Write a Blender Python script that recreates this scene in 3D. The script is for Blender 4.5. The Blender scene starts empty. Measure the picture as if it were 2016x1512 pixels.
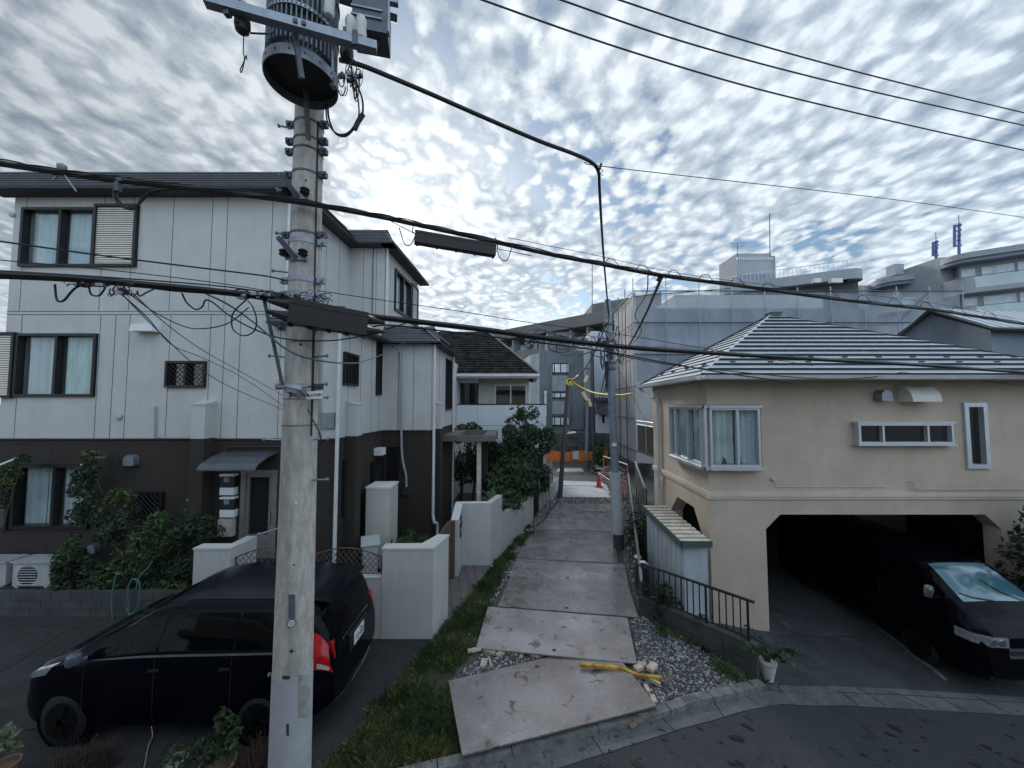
import bpy, bmesh, math, random
import numpy as np
from mathutils import Vector, Matrix, noise as mnoise
R = math.radians
sc = bpy.context.scene
C = sc.collection
random.seed(7); RNG = np.random.default_rng(7)

# ------------------------------------------------------------------ camera
CAMZ = 4.2; PITCH = R(3.0); FPX = 727.0
cam = bpy.data.cameras.new('camera'); camo = bpy.data.objects.new('camera', cam); C.objects.link(camo)
camo.location = (0, 0, CAMZ); camo.rotation_euler = (R(90) + PITCH, 0, 0)
cam.sensor_width = 36; cam.lens = 36 * FPX / 2016; cam.clip_start = .05; cam.clip_end = 3000
sc.camera = camo
# ------------------------------------------------------------------ light
SUN_AZ = R(-18.5); SUN_EL = R(27)          # ahead of the camera, a little to the left, behind cloud
SUND = Vector((math.sin(SUN_AZ) * math.cos(SUN_EL), math.cos(SUN_AZ) * math.cos(SUN_EL), math.sin(SUN_EL)))
sl = bpy.data.lights.new('sun', 'SUN'); sl.energy = 1.2; sl.angle = R(12); sl.color = (1, .96, .91)
so = bpy.data.objects.new('sun', sl); C.objects.link(so); so.rotation_euler = SUND.to_track_quat('Z', 'Y').to_euler()
sc.view_settings.view_transform = 'Standard'; sc.view_settings.look = 'None'
sc.view_settings.exposure = 1.0; sc.view_settings.gamma = 1
W = bpy.data.worlds.new('World'); sc.world = W; W.use_nodes = True
def world():
    nt = W.node_tree; N = nt.nodes; L = nt.links; N.clear()
    def nd(t, **k):
        n = N.new(t)
        for a, b in k.items(): setattr(n, a, b)
        return n
    def mth(op, a, b=None, c=None, clamp=False):
        n = nd('ShaderNodeMath', operation=op); n.use_clamp = clamp
        for i, v in enumerate((a, b, c)):
            if v is None: continue
            if isinstance(v, (int, float)): n.inputs[i].default_value = v
            else: L.new(v, n.inputs[i])
        return n.outputs[0]
    def mix(f, a, b, bt='MIX'):
        n = nd('ShaderNodeMix', data_type='RGBA', blend_type=bt)
        for i, v in ((0, f), (6, a), (7, b)):
            if isinstance(v, (int, float)): n.inputs[i].default_value = v
            elif isinstance(v, tuple): n.inputs[i].default_value = (*v, 1)
            else: L.new(v, n.inputs[i])
        return n.outputs[2]
    sky = nd('ShaderNodeTexSky', sky_type='NISHITA', sun_disc=False)
    sky.sun_elevation = SUN_EL; sky.sun_rotation = SUN_AZ
    sky.air_density = 1.0; sky.dust_density = .8; sky.ozone_density = 2
    tc = nd('ShaderNodeTexCoord'); sep = nd('ShaderNodeSeparateXYZ'); L.new(tc.outputs['Generated'], sep.inputs[0])
    z = mth('ADD', mth('MAXIMUM', sep.outputs[2], 0.0), .13)
    u = mth('DIVIDE', sep.outputs[0], z); v = mth('DIVIDE', sep.outputs[1], z)
    cb = nd('ShaderNodeCombineXYZ'); L.new(u, cb.inputs[0]); L.new(v, cb.inputs[1])
    def nz(scale, detail, rough, rot, sx, sy, dist=0., lx=0.):
        mp = nd('ShaderNodeMapping'); mp.inputs['Rotation'].default_value = (0, 0, R(rot)); mp.inputs['Scale'].default_value = (sx, sy, 1)
        mp.inputs['Location'].default_value = (lx, lx * .7, 0)
        L.new(cb.outputs[0], mp.inputs[0])
        n = nd('ShaderNodeTexNoise'); n.inputs['Scale'].default_value = scale; n.inputs['Detail'].default_value = detail
        n.inputs['Roughness'].default_value = rough; n.inputs['Distortion'].default_value = dist
        L.new(mp.outputs[0], n.inputs[0]); return n.outputs[0]
    big = nz(.75, 3, .5, 12, 1.05, .9, .3, 3.1)
    mid = nz(2.6, 5, .55, 12, 1.1, .9, .15, 7.7)
    fin = nz(13.0, 9, .62, 10, 1.15, .92, .15, 1.3)
    mp = nd('ShaderNodeMapping'); mp.inputs['Rotation'].default_value = (0, 0, R(10)); mp.inputs['Scale'].default_value = (1.15, .9, 1)
    wv = nd('ShaderNodeTexNoise'); wv.inputs['Scale'].default_value = 3.5; wv.inputs['Detail'].default_value = 5; wv.inputs['Roughness'].default_value = .6
    L.new(cb.outputs[0], wv.inputs[0]); wo_ = nd('ShaderNodeVectorMath', operation='MULTIPLY_ADD'); L.new(wv.outputs['Color'], wo_.inputs[0]); wo_.inputs[1].default_value = (.20, .20, 0); L.new(cb.outputs[0], wo_.inputs[2])
    L.new(wo_.outputs[0], mp.inputs[0])
    vo = nd('ShaderNodeTexVoronoi', feature='SMOOTH_F1'); vo.inputs['Scale'].default_value = 18.; vo.inputs['Smoothness'].default_value = 1.; L.new(mp.outputs[0], vo.inputs[0])
    puff = mth('SUBTRACT', 1., mth('MULTIPLY', vo.outputs['Distance'], 1.25))
    d = mth('ADD', mth('ADD', mth('MULTIPLY', big, .36), mth('MULTIPLY', mid, .30)), mth('ADD', mth('MULTIPLY', fin, .20), mth('MULTIPLY', puff, .14)))
    cov = nd('ShaderNodeMapRange', interpolation_type='SMOOTHSTEP'); L.new(d, cov.inputs[0])
    cov.inputs[1].default_value = .40; cov.inputs[2].default_value = .455
    tex = mth('ADD', mth('ADD', mth('MULTIPLY', puff, .30), mth('MULTIPLY', fin, .42)), mth('MULTIPLY', mid, .28))
    br = nd('ShaderNodeValToRGB'); L.new(tex, br.inputs[0])
    e = br.color_ramp.elements
    e[0].position = .37; e[0].color = (.27, .32, .38, 1); e[1].position = .58; e[1].color = (.68, .71, .735, 1)
    x = e.new(.475); x.color = (.44, .485, .53, 1)
    dp = nd('ShaderNodeVectorMath', operation='DOT_PRODUCT'); L.new(tc.outputs['Generated'], dp.inputs[0]); dp.inputs[1].default_value = SUND
    dd = mth('MAXIMUM', dp.outputs['Value'], 0.)
    g1 = mth('POWER', dd, 5.); g2 = mth('POWER', dd, 60.); g3 = mth('POWER', dd, 500.)
    side = nd('ShaderNodeMapRange'); L.new(sep.outputs[0], side.inputs[0])
    side.inputs[1].default_value = -.75; side.inputs[2].default_value = -.10; side.inputs[3].default_value = .60; side.inputs[4].default_value = 1.
    lum = mth('ADD', mth('ADD', mth('MULTIPLY', g1, .10), .90), mth('ADD', mth('MULTIPLY', g2, .38), mth('MULTIPLY', g3, .7)))
    bk = nd('ShaderNodeMapRange', interpolation_type='SMOOTHSTEP'); L.new(dp.outputs['Value'], bk.inputs[0])     # unseen clouds behind the camera, brightened to light the house fronts
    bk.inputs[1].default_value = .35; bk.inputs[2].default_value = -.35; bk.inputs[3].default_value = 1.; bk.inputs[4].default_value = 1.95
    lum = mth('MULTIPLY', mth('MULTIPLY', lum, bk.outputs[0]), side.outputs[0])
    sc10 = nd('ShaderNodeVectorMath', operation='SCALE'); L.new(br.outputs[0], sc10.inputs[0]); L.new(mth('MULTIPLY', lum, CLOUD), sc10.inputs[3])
    cool = mix(mth('POWER', dd, .8), (.88, 1.0, 1.12), (.98, 1., 1.015))
    warm = mix(mth('MULTIPLY', g2, .45, clamp=True), cool, (1.05, 1.0, .93))
    cl = mix(1., sc10.outputs[0], warm, 'MULTIPLY')
    out = mix(mth('MULTIPLY', cov.outputs[0], .96), mix(1., sky.outputs[0], (.58, .62, .60), 'MULTIPLY'), cl)
    # thin veil near the horizon
    hz = nd('ShaderNodeMapRange', interpolation_type='SMOOTHSTEP'); L.new(sep.outputs[2], hz.inputs[0])
    hz.inputs[1].default_value = .02; hz.inputs[2].default_value = .30; hz.inputs[3].default_value = .55; hz.inputs[4].default_value = 0.
    out = mix(hz.outputs[0], out, (4.6, 5.0, 5.4))
    bg = nd('ShaderNodeBackground'); bg.inputs[1].default_value = .1; L.new(out, bg.inputs[0])
    wo = nd('ShaderNodeOutputWorld'); L.new(bg.outputs[0], wo.inputs[0])
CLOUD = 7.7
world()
# ------------------------------------------------------------------ photo pixel -> place
cp, sp_ = math.cos(PITCH), math.sin(PITCH)
def ray(px, py):
    x = (px - 1008) / FPX; y = (756 - py) / FPX
    return Vector((x, cp - y * sp_, sp_ + y * cp))
def at(px, py, Y):
    d = ray(px, py); t = Y / d.y
    return Vector((d.x * t, Y, CAMZ + d.z * t))
def sstep(t): t = max(0., min(1., t)); return t * t * (3 - 2 * t)
def h(x, y):                                  # the land: flat, falling away to the right of the alley
    s = x - (2.3 + .25 * (y - 5.5))
    v = -.36 * sstep(s / 2.6) - .07 * max(0, min(s, 9) - 2.6)
    return v * (1 - sstep((y - 12) / 3))
def g(px, py, dz=0):
    d = ray(px, py); z = 0
    for _ in range(25):
        t = (z - CAMZ) / d.z; z = h(d.x * t, d.y * t) + dz
    return Vector((d.x * t, d.y * t, z))
def gz(px, py, z):
    d = ray(px, py); t = (z - CAMZ) / d.z
    return Vector((d.x * t, d.y * t, z))
# ------------------------------------------------------------------ materials
MATS = {}
def M(key, col=(.5, .5, .5), rough=.8, var=.12, scale=4., bump=0., bscale=60., metal=0., streak=0., spec=.5, col2=None, tscale=(1, 1, 1), trans=0):
    if key in MATS: return MATS[key]
    m = bpy.data.materials.new(key); m.use_nodes = True; nt = m.node_tree; N = nt.nodes; L = nt.links
    b = N['Principled BSDF']; b.inputs['Roughness'].default_value = rough; b.inputs['Metallic'].default_value = metal
    b.inputs['Specular IOR Level'].default_value = spec
    tc = N.new('ShaderNodeTexCoord'); mp = N.new('ShaderNodeMapping'); mp.inputs['Scale'].default_value = tscale
    L.new(tc.outputs['Object'], mp.inputs[0])
    n = N.new('ShaderNodeTexNoise'); n.inputs['Scale'].default_value = scale; n.inputs['Detail'].default_value = 7; n.inputs['Roughness'].default_value = .62
    L.new(mp.outputs[0], n.inputs[0])
    r = N.new('ShaderNodeValToRGB'); e = r.color_ramp.elements
    c2 = col2 or tuple(c * (1 + var) for c in col)
    e[0].position = .35; e[0].color = (*[c * (1 - var) for c in col], 1); e[1].position = .65; e[1].color = (*c2, 1)
    L.new(n.outputs[0], r.inputs[0]); out = r.outputs[0]
    if streak:
        mp2 = N.new('ShaderNodeMapping'); mp2.inputs['Scale'].default_value = (5, 5, .35); L.new(tc.outputs['Object'], mp2.inputs[0])
        n2 = N.new('ShaderNodeTexNoise'); n2.inputs['Scale'].default_value = 1.6; n2.inputs['Detail'].default_value = 6; L.new(mp2.outputs[0], n2.inputs[0])
        rr = N.new('ShaderNodeMapRange'); rr.inputs[1].default_value = .42; rr.inputs[2].default_value = .75; rr.inputs[3].default_value = 0; rr.inputs[4].default_value = streak
        L.new(n2.outputs[0], rr.inputs[0])
        mx = N.new('ShaderNodeMix'); mx.data_type = 'RGBA'; L.new(rr.outputs[0], mx.inputs[0]); L.new(out, mx.inputs[6])
        mx.inputs[7].default_value = (*[c * .35 for c in col], 1); out = mx.outputs[2]
    L.new(out, b.inputs['Base Color'])
    if bump:
        nb = N.new('ShaderNodeTexNoise'); nb.inputs['Scale'].default_value = bscale; nb.inputs['Detail'].default_value = 4
        L.new(mp.outputs[0], nb.inputs[0]); bm_ = N.new('ShaderNodeBump'); bm_.inputs['Strength'].default_value = bump; bm_.inputs['Distance'].default_value = .02
        L.new(nb.outputs[0], bm_.inputs['Height']); L.new(bm_.outputs[0], b.inputs['Normal'])
    MATS[key] = m; return m
def glass(key, tint=(.9, .95, .96), refl=.06, clear=.97):
    if key in MATS: return MATS[key]
    m = bpy.data.materials.new(key); m.use_nodes = True; nt = m.node_tree; N = nt.nodes; L = nt.links; N.remove(N['Principled BSDF'])
    t = N.new('ShaderNodeBsdfTransparent'); t.inputs[0].default_value = (*[c * clear for c in tint], 1)
    gl = N.new('ShaderNodeBsdfGlossy'); gl.inputs['Roughness'].default_value = .03
    lw = N.new('ShaderNodeLayerWeight'); lw.inputs[0].default_value = .5
    pw = N.new('ShaderNodeMath'); pw.operation = 'POWER'; pw.inputs[1].default_value = 4.; L.new(lw.outputs['Facing'], pw.inputs[0])
    ma = N.new('ShaderNodeMath'); ma.operation = 'MULTIPLY_ADD'; ma.inputs[1].default_value = .6; ma.inputs[2].default_value = refl; L.new(pw.outputs[0], ma.inputs[0]); ma.use_clamp = True
    mx = N.new('ShaderNodeMixShader'); L.new(ma.outputs[0], mx.inputs[0]); L.new(t.outputs[0], mx.inputs[1]); L.new(gl.outputs[0], mx.inputs[2])
    L.new(mx.outputs[0], N['Material Output'].inputs[0]); MATS[key] = m; return m
def sheet_mat(key, col, op, scale=3.):
    if key in MATS: return MATS[key]
    m = bpy.data.materials.new(key); m.use_nodes = True; nt = m.node_tree; N = nt.nodes; L = nt.links
    b = N['Principled BSDF']; b.inputs['Roughness'].default_value = .7; b.inputs['Base Color'].default_value = (*col, 1)
    tc = N.new('ShaderNodeTexCoord'); mp = N.new('ShaderNodeMapping'); mp.inputs['Scale'].default_value = (1, 1, .4); L.new(tc.outputs['Object'], mp.inputs[0])
    n = N.new('ShaderNodeTexNoise'); n.inputs['Scale'].default_value = scale; n.inputs['Detail'].default_value = 6; L.new(mp.outputs[0], n.inputs[0])
    rr = N.new('ShaderNodeMapRange'); rr.inputs[1].default_value = .3; rr.inputs[2].default_value = .7; rr.inputs[3].default_value = op - .12; rr.inputs[4].default_value = op + .12
    L.new(n.outputs[0], rr.inputs[0]); L.new(rr.outputs[0], b.inputs['Alpha']); MATS[key] = m; return m
m_render = M('render_light', (.51, .51, .495), .9, .055, 1.5, .5, 70, streak=.09)
m_brown = M('render_brown', (.034, .027, .023), .9, .10, 2.0, .35, 130, streak=.12)
m_joint = M('joint_dark', (.12, .125, .13), .9)
m_bjoint = M('joint_brown', (.035, .03, .03), .9)
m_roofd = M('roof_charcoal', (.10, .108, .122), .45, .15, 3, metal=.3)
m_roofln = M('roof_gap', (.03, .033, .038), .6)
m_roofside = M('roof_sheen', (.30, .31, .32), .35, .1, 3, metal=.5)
m_bronze = M('frame_bronze', (.022, .021, .022), .4, metal=.4)
m_alu = M('frame_aluminium', (.52, .55, .58), .4, .06, metal=.5)
m_white = M('plastic_white', (.72, .74, .75), .5, .06, 3, streak=.08)
m_cur = M('curtain_white', (.62, .66, .67), .95, .06, 6, tscale=(3, 3, .4))
m_curg = M('curtain_green', (.58, .70, .66), .95, .15, 6, tscale=(3, 3, .4))
m_dark = M('dark_inside', (.012, .013, .014), .9)
m_glass = glass('window_glass')
m_glassd = glass('window_glass_dark', (.5, .57, .6), .12, .75)
m_beige = M('render_beige', (.50, .42, .34), .92, .10, 1.2, .5, 70, streak=.07)
m_beigel = M('moulding_cream', (.56, .51, .45), .85, .05, 3, streak=.15)
m_rwhite = M('roof_metal_pale', (.52, .555, .59), .45, .08, 4, metal=.1)
m_gutter = M('gutter_white', (.60, .61, .61), .55, .08, 3, streak=.2)
m_wall = M('wall_render', (.47, .475, .46), .92, .06, 2, .4, 110, streak=.10)
m_concp = M('pole_concrete', (.50, .48, .44), .9, .22, 14, .5, 60, streak=.62, tscale=(1.6, 1.6, .5))
m_conc = M('concrete', (.22, .225, .22), .92, .25, 2.5, .4, 40)
m_concd = M('concrete_dark', (.06, .065, .066), .92, .3, 1.6, .4, 60, streak=.3)
m_steel = M('galvanised', (.26, .29, .33), .45, .15, 9, metal=.6)
m_steeld = M('steel_dark', (.09, .10, .115), .5, .2, 9, metal=.5)
m_black = M('rubber_black', (.012, .012, .014), .55, .2)
m_cable = M('cable_black', (.005, .005, .006), .5, .2)
m_cablet = M('cable_teal', (.03, .10, .14), .5, .1)
m_leaf = M('leaf_dark', (.020, .038, .022), .55, .45, 2.5, spec=.35, col2=(.055, .09, .045))
m_leafm = M('leaf_mid', (.03, .06, .028), .55, .4, 2.5, spec=.3, col2=(.085, .14, .055))
m_twig = M('bark', (.07, .055, .045), .9)
m_rust = M('rust_brown', (.10, .065, .05), .85, .35, 6, .3)
m_asph = M('asphalt', (.055, .058, .062), .88, .25, 1.2, .6, 160)
m_red = M('cone_red', (.55, .02, .025), .5, .15)
m_wood = M('timber', (.42, .34, .24), .85, .25, 5, tscale=(1, 5, 5))
# ------------------------------------------------------------------ object helpers
OFF = {}
def root_of(o):
    while o.parent: o = o.parent
    return o
def thing(name, label, cat, loc=(0, 0, 0), rz=0, group=None, local=False):
    o = bpy.data.objects.new(name, None); C.objects.link(o); o.empty_display_size = .2
    o.location = loc; o.rotation_euler = (0, 0, rz); o['label'] = label; o['category'] = cat
    if group: o['group'] = group
    OFF[o.name] = Vector((0, 0, 0)) if local else Vector(loc)
    return o
class MB:
    def __init__(s): s.v = []; s.f = []; s.m = []; s.sm = False
    def add(s, vs, fs, m=0):
        k = len(s.v); s.v += [tuple(a) for a in vs]; s.f += [tuple(i + k for i in q) for q in fs]; s.m += [m] * len(fs); return s
    def hexa(s, p, m=0):   # 8 pts: bottom 4, top 4
        return s.add(p, [(3, 2, 1, 0), (4, 5, 6, 7), (0, 1, 5, 4), (1, 2, 6, 5), (2, 3, 7, 6), (3, 0, 4, 7)], m)
    def box(s, a, b, m=0):
        x0, y0, z0 = a; x1, y1, z1 = b
        return s.hexa([(x0, y0, z0), (x1, y0, z0), (x1, y1, z0), (x0, y1, z0), (x0, y0, z1), (x1, y0, z1), (x1, y1, z1), (x0, y1, z1)], m)
    def cbox(s, c, d, rz=0, rx=0, ry=0, m=0):
        mt = Matrix.Translation(c) @ Matrix.Rotation(rz, 4, 'Z') @ Matrix.Rotation(ry, 4, 'Y') @ Matrix.Rotation(rx, 4, 'X')
        x, y, z = (k / 2 for k in d)
        return s.hexa([mt @ Vector(q) for q in ((-x, -y, -z), (x, -y, -z), (x, y, -z), (-x, y, -z), (-x, -y, z), (x, -y, z), (x, y, z), (-x, y, z))], m)
    def fbox(s, F, u0, u1, z0, z1, t0, t1, m=0):
        return s.hexa([F.P(u0, z0, t1), F.P(u1, z0, t1), F.P(u1, z0, t0), F.P(u0, z0, t0), F.P(u0, z1, t1), F.P(u1, z1, t1), F.P(u1, z1, t0), F.P(u0, z1, t0)], m)
    def quad(s, a, b, c, d, m=0): return s.add([a, b, c, d], [(0, 1, 2, 3)], m)
    def tube(s, pts, r, seg=8, m=0, cap=True, r2=None):
        pts = [Vector(p) for p in pts]; n = len(pts); vs = []; fs = []; prev = None
        for i, p in enumerate(pts):
            t = (pts[min(i + 1, n - 1)] - pts[max(i - 1, 0)])
            if t.length < 1e-9: t = Vector((0, 0, 1))
            t.normalize()
            if prev is None:
                a = Vector((0, 0, 1)) if abs(t.z) < .9 else Vector((1, 0, 0))
                prev = t.cross(a).normalized()
            prev = (prev - t * prev.dot(t)).normalized(); w = t.cross(prev)
            rr = r if r2 is None else r + (r2 - r) * i / (n - 1)
            for k in range(seg):
                a = 2 * math.pi * k / seg; vs.append(p + (prev * math.cos(a) + w * math.sin(a)) * rr)
        for i in range(n - 1):
            for k in range(seg):
                k2 = (k + 1) % seg; fs.append((i * seg + k, i * seg + k2, (i + 1) * seg + k2, (i + 1) * seg + k))
        if cap: fs.append(tuple(range(seg))[::-1]); fs.append(tuple((n - 1) * seg + k for k in range(seg)))
        s.add(vs, fs, m); return s
    def lathe(s, c, prof, seg=24, axis='z', m=0):   # prof: (r, h)
        c = Vector(c); vs = []; fs = []
        for r, hh in prof:
            for k in range(seg):
                a = 2 * math.pi * k / seg; q = (r * math.cos(a), r * math.sin(a), hh)
                if axis == 'y': q = (q[0], q[2], q[1])
                if axis == 'x': q = (q[2], q[0], q[1])
                vs.append(c + Vector(q))
        for i in range(len(prof) - 1):
            for k in range(seg):
                k2 = (k + 1) % seg; fs.append((i * seg + k, i * seg + k2, (i + 1) * seg + k2, (i + 1) * seg + k))
        fs.append(tuple(range(seg))[::-1]); fs.append(tuple((len(prof) - 1) * seg + k for k in range(seg)))
        s.add(vs, fs, m); s.sm = True; return s
    def prism(s, poly, z0, z1, m=0):
        n = len(poly); vs = [(x, y, z0) for x, y in poly] + [(x, y, z1) for x, y in poly]
        fs = [tuple(range(n))[::-1], tuple(range(n, 2 * n))] + [(i, (i + 1) % n, n + (i + 1) % n, n + i) for i in range(n)]
        return s.add(vs, fs, m)
    def leaves(s, pts, size, m=0, up=.3, asp=.5):
        pts = np.asarray(pts); n = len(pts); k = len(s.v)
        d = RNG.normal(size=(n, 3)); d[:, 2] = np.abs(d[:, 2]) * .6 * (1 if up > 0 else -1); d /= np.linalg.norm(d, axis=1)[:, None]
        e = np.cross(d, RNG.normal(size=(n, 3))); e /= np.linalg.norm(e, axis=1)[:, None]
        f = np.cross(d, e)
        sz = size * (.45 + 1.1 * RNG.random(n) ** 1.5)[:, None]
        a = pts - e * sz; b = pts + f * sz * asp + d * sz * .12; c = pts + e * sz; dd = pts - f * sz * asp + d * sz * .12
        vs = np.stack([a, b, c, dd], 1).reshape(-1, 3)
        s.v += [tuple(x) for x in vs.tolist()]
        s.f += [(k + 4 * i, k + 4 * i + 1, k + 4 * i + 2, k + 4 * i + 3) for i in range(n)]; s.m += [m] * n; return s
    def build(s, name, mat, parent=None, smooth=None, label=None, cat=None, group=None, kind=None, off=None):
        me = bpy.data.meshes.new(name); vs = s.v
        if off is None: off = OFF[root_of(parent).name] if parent else Vector((0, 0, 0))
        if off.length: vs = [(a[0] - off.x, a[1] - off.y, a[2] - off.z) for a in vs]
        me.from_pydata(vs, [], s.f)
        mats = mat if isinstance(mat, (list, tuple)) else [mat]
        for q in mats: me.materials.append(q)
        if any(s.m): me.polygons.foreach_set('material_index', s.m)
        if (s.sm if smooth is None else smooth):
            me.polygons.foreach_set('use_smooth', [True] * len(s.f))
            try: me.set_sharp_from_angle(angle=R(38))
            except Exception: pass
        me.update()
        o = bpy.data.objects.new(name, me); C.objects.link(o)
        if parent: o.parent = parent
        if off.length and not parent: o.location = off
        for k_, v_ in (('label', label), ('category', cat), ('group', group), ('kind', kind)):
            if v_: o[k_] = v_
        return o
class Fr:
    def __init__(s, p0, p1):
        s.o = Vector((p0[0], p0[1])); d = Vector((p1[0], p1[1])) - s.o; s.L = d.length; s.u = d / s.L; s.n = Vector((s.u.y, -s.u.x))
    def P(s, u, z, t=0):
        q = s.o + s.u * u + s.n * t; return Vector((q.x, q.y, z))
    def px(s, px, py, t=0):
        d = ray(px, py); q = s.o + s.n * t
        k = q.dot(s.n) / Vector((d.x, d.y)).dot(s.n)
        w = Vector((d.x, d.y)) * k - q
        return w.dot(s.u), CAMZ + d.z * k
    def rect(s, x0, y0, x1, y1, t=0):
        a = s.px(x0, y0, t); b = s.px(x1, y1, t); c = s.px(x0, y1, t); d = s.px(x1, y0, t)
        us = sorted((.5 * (a[0] + c[0]), .5 * (b[0] + d[0]))); zs = sorted((.5 * (b[1] + c[1]), .5 * (a[1] + d[1])))
        return us[0], us[1], zs[0], zs[1]
def wall(mb, F, u0, u1, z0, z1, holes=(), th=.2, m=0, back=None):
    us = sorted({u0, u1, *[max(u0, min(u1, q)) for r in holes for q in r[:2]]}); zs = sorted({z0, z1, *[max(z0, min(z1, q)) for r in holes for q in r[2:4]]})
    for i in range(len(us) - 1):
        for j in range(len(zs) - 1):
            cu = (us[i] + us[i + 1]) / 2; cz = (zs[j] + zs[j + 1]) / 2
            if any(r[0] < cu < r[1] and r[2] < cz < r[3] for r in holes): continue
            mb.quad(F.P(us[i], zs[j]), F.P(us[i + 1], zs[j]), F.P(us[i + 1], zs[j + 1]), F.P(us[i], zs[j + 1]), m)
    for a, b, c, d in [r[:4] for r in holes]:
        a = max(a, u0); b = min(b, u1); c = max(c, z0); d = min(d, z1)
        if b <= a or d <= c: continue
        q = [(a, c), (b, c), (b, d), (a, d)]
        for i in range(4):
            (ua, za), (ub, zb) = q[i], q[(i + 1) % 4]
            mb.quad(F.P(ua, za), F.P(ua, za, -th), F.P(ub, zb, -th), F.P(ub, zb), m)
        if back is not None: mb.quad(F.P(a, c, -th), F.P(b, c, -th), F.P(b, d, -th), F.P(a, d, -th), back)
def window(par, F, r, fm, fw=.045, cols=(.5,), rows=(), cur=None, gl=None, t1=.03, t0=-.09, lattice=False, name='window', outer=.0, panes=True):
    u0, u1, z0, z1 = r; mb = MB()
    u0 -= outer; u1 += outer; z0 -= outer; z1 += outer
    mb.fbox(F, u0, u1, z0, z0 + fw, t0, t1); mb.fbox(F, u0, u1, z1 - fw, z1, t0, t1)
    mb.fbox(F, u0, u0 + fw, z0 + fw, z1 - fw, t0, t1); mb.fbox(F, u1 - fw, u1, z0 + fw, z1 - fw, t0, t1)
    for c in cols: x = u0 + (u1 - u0) * c; mb.fbox(F, x - fw * .5, x + fw * .5, z0 + fw, z1 - fw, t0, t1 - .012)
    for c in rows: x = z0 + (z1 - z0) * c; mb.fbox(F, u0 + fw, u1 - fw, x - fw * .35, x + fw * .35, t0, t1 - .016)
    if lattice:
        w = u1 - u0; hh = z1 - z0; n = max(2, int(w / .085))
        k = -hh
        while k < w:
            for sgn in (0, 1):
                a0 = max(k, 0); b0 = min(k + hh, w)
                if b0 > a0:
                    za, zb = a0 - k, b0 - k
                    pa, pb = (F.P(u0 + a0, z0 + za, t1 - .01), F.P(u0 + b0, z0 + zb, t1 - .01)) if not sgn else (F.P(u0 + a0, z1 - za, t1 - .008), F.P(u0 + b0, z1 - zb, t1 - .008))
                    mb.tube([pa, pb], .006, 4)
            k += .11
    w_ = mb.build(name, fm, par)
    if panes:
        pb = MB(); pb.fbox(F, u0 + fw, u1 - fw, z0 + fw, z1 - fw, t0 + .03, t0 + .036); pb.build('pane', gl or m_glass, w_)
    if cur:
        cb = MB(); n = max(12, int((u1 - u0) / .018)); gap = .02; ph = random.random() * 6
        for s0, s1, mt in cur:
            a = u0 + (u1 - u0) * s0; b = u0 + (u1 - u0) * s1; k = max(8, int((b - a) / .018)); prev = None
            for i in range(k + 1):
                uu = a + (b - a) * i / k; tt = t0 - .04 + .022 * math.sin(uu * 48 + ph + 1.5 * math.sin(uu * 9)) + .014 * math.sin(uu * 21 + ph * 2)
                q = (F.P(uu, z0 + fw, tt), F.P(uu, z1 - fw * .6, tt))
                if prev: cb.quad(prev[0], q[0], q[1], prev[1], mt)
                prev = q
        o = cb.build('curtain', [m_cur, m_curg], w_, smooth=True)
    return w_
def smooth_pts(p, n=8):
    p = [Vector(q) for q in p]
    if len(p) < 3: return p
    P = [p[0] * 2 - p[1]] + p + [p[-1] * 2 - p[-2]]; out = []
    for i in range(1, len(P) - 2):
        for k in range(n):
            t = k / n; a, b, c, d = P[i - 1], P[i], P[i + 1], P[i + 2]
            out.append(.5 * ((2 * b) + (c - a) * t + (2 * a - 5 * b + 4 * c - d) * t * t + (3 * b - a - 3 * c + d) * t ** 3))
    return out + [p[-1]]
def crown(mb, c, r, n, size, lumps=7, m=0, seed=0, asp=.5, flat=1.):
    rg = np.random.default_rng(seed); c = np.array(c); r = np.array(r)
    L = rg.normal(size=(lumps, 3)); L /= np.linalg.norm(L, axis=1)[:, None]; L *= rg.uniform(.35, .85, (lumps, 1))
    lr = rg.uniform(.28, .55, lumps)
    k = rg.integers(0, lumps, n); d = rg.normal(size=(n, 3)); d /= np.linalg.norm(d, axis=1)[:, None]
    rad = rg.uniform(.55, 1.08, n) ** .5
    p = L[k] + d * (lr[k] * rad)[:, None]
    mb.leaves(c + p * r, size, m, asp=asp)
def text(s, size, parent, mtx, mat, depth=.002, name='lettering'):
    cu = bpy.data.curves.new('t', 'FONT'); cu.body = s; cu.size = size; cu.extrude = depth; cu.align_x = 'CENTER'; cu.align_y = 'CENTER'
    to = bpy.data.objects.new('t', cu); C.objects.link(to)
    me = bpy.data.meshes.new_from_object(to.evaluated_get(bpy.context.evaluated_depsgraph_get()))
    bpy.data.objects.remove(to); bpy.data.curves.remove(cu)
    me.transform(mtx); me.materials.clear(); me.materials.append(mat); me.name = name
    o = bpy.data.objects.new(name, me); C.objects.link(o); o.parent = parent; return o
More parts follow.
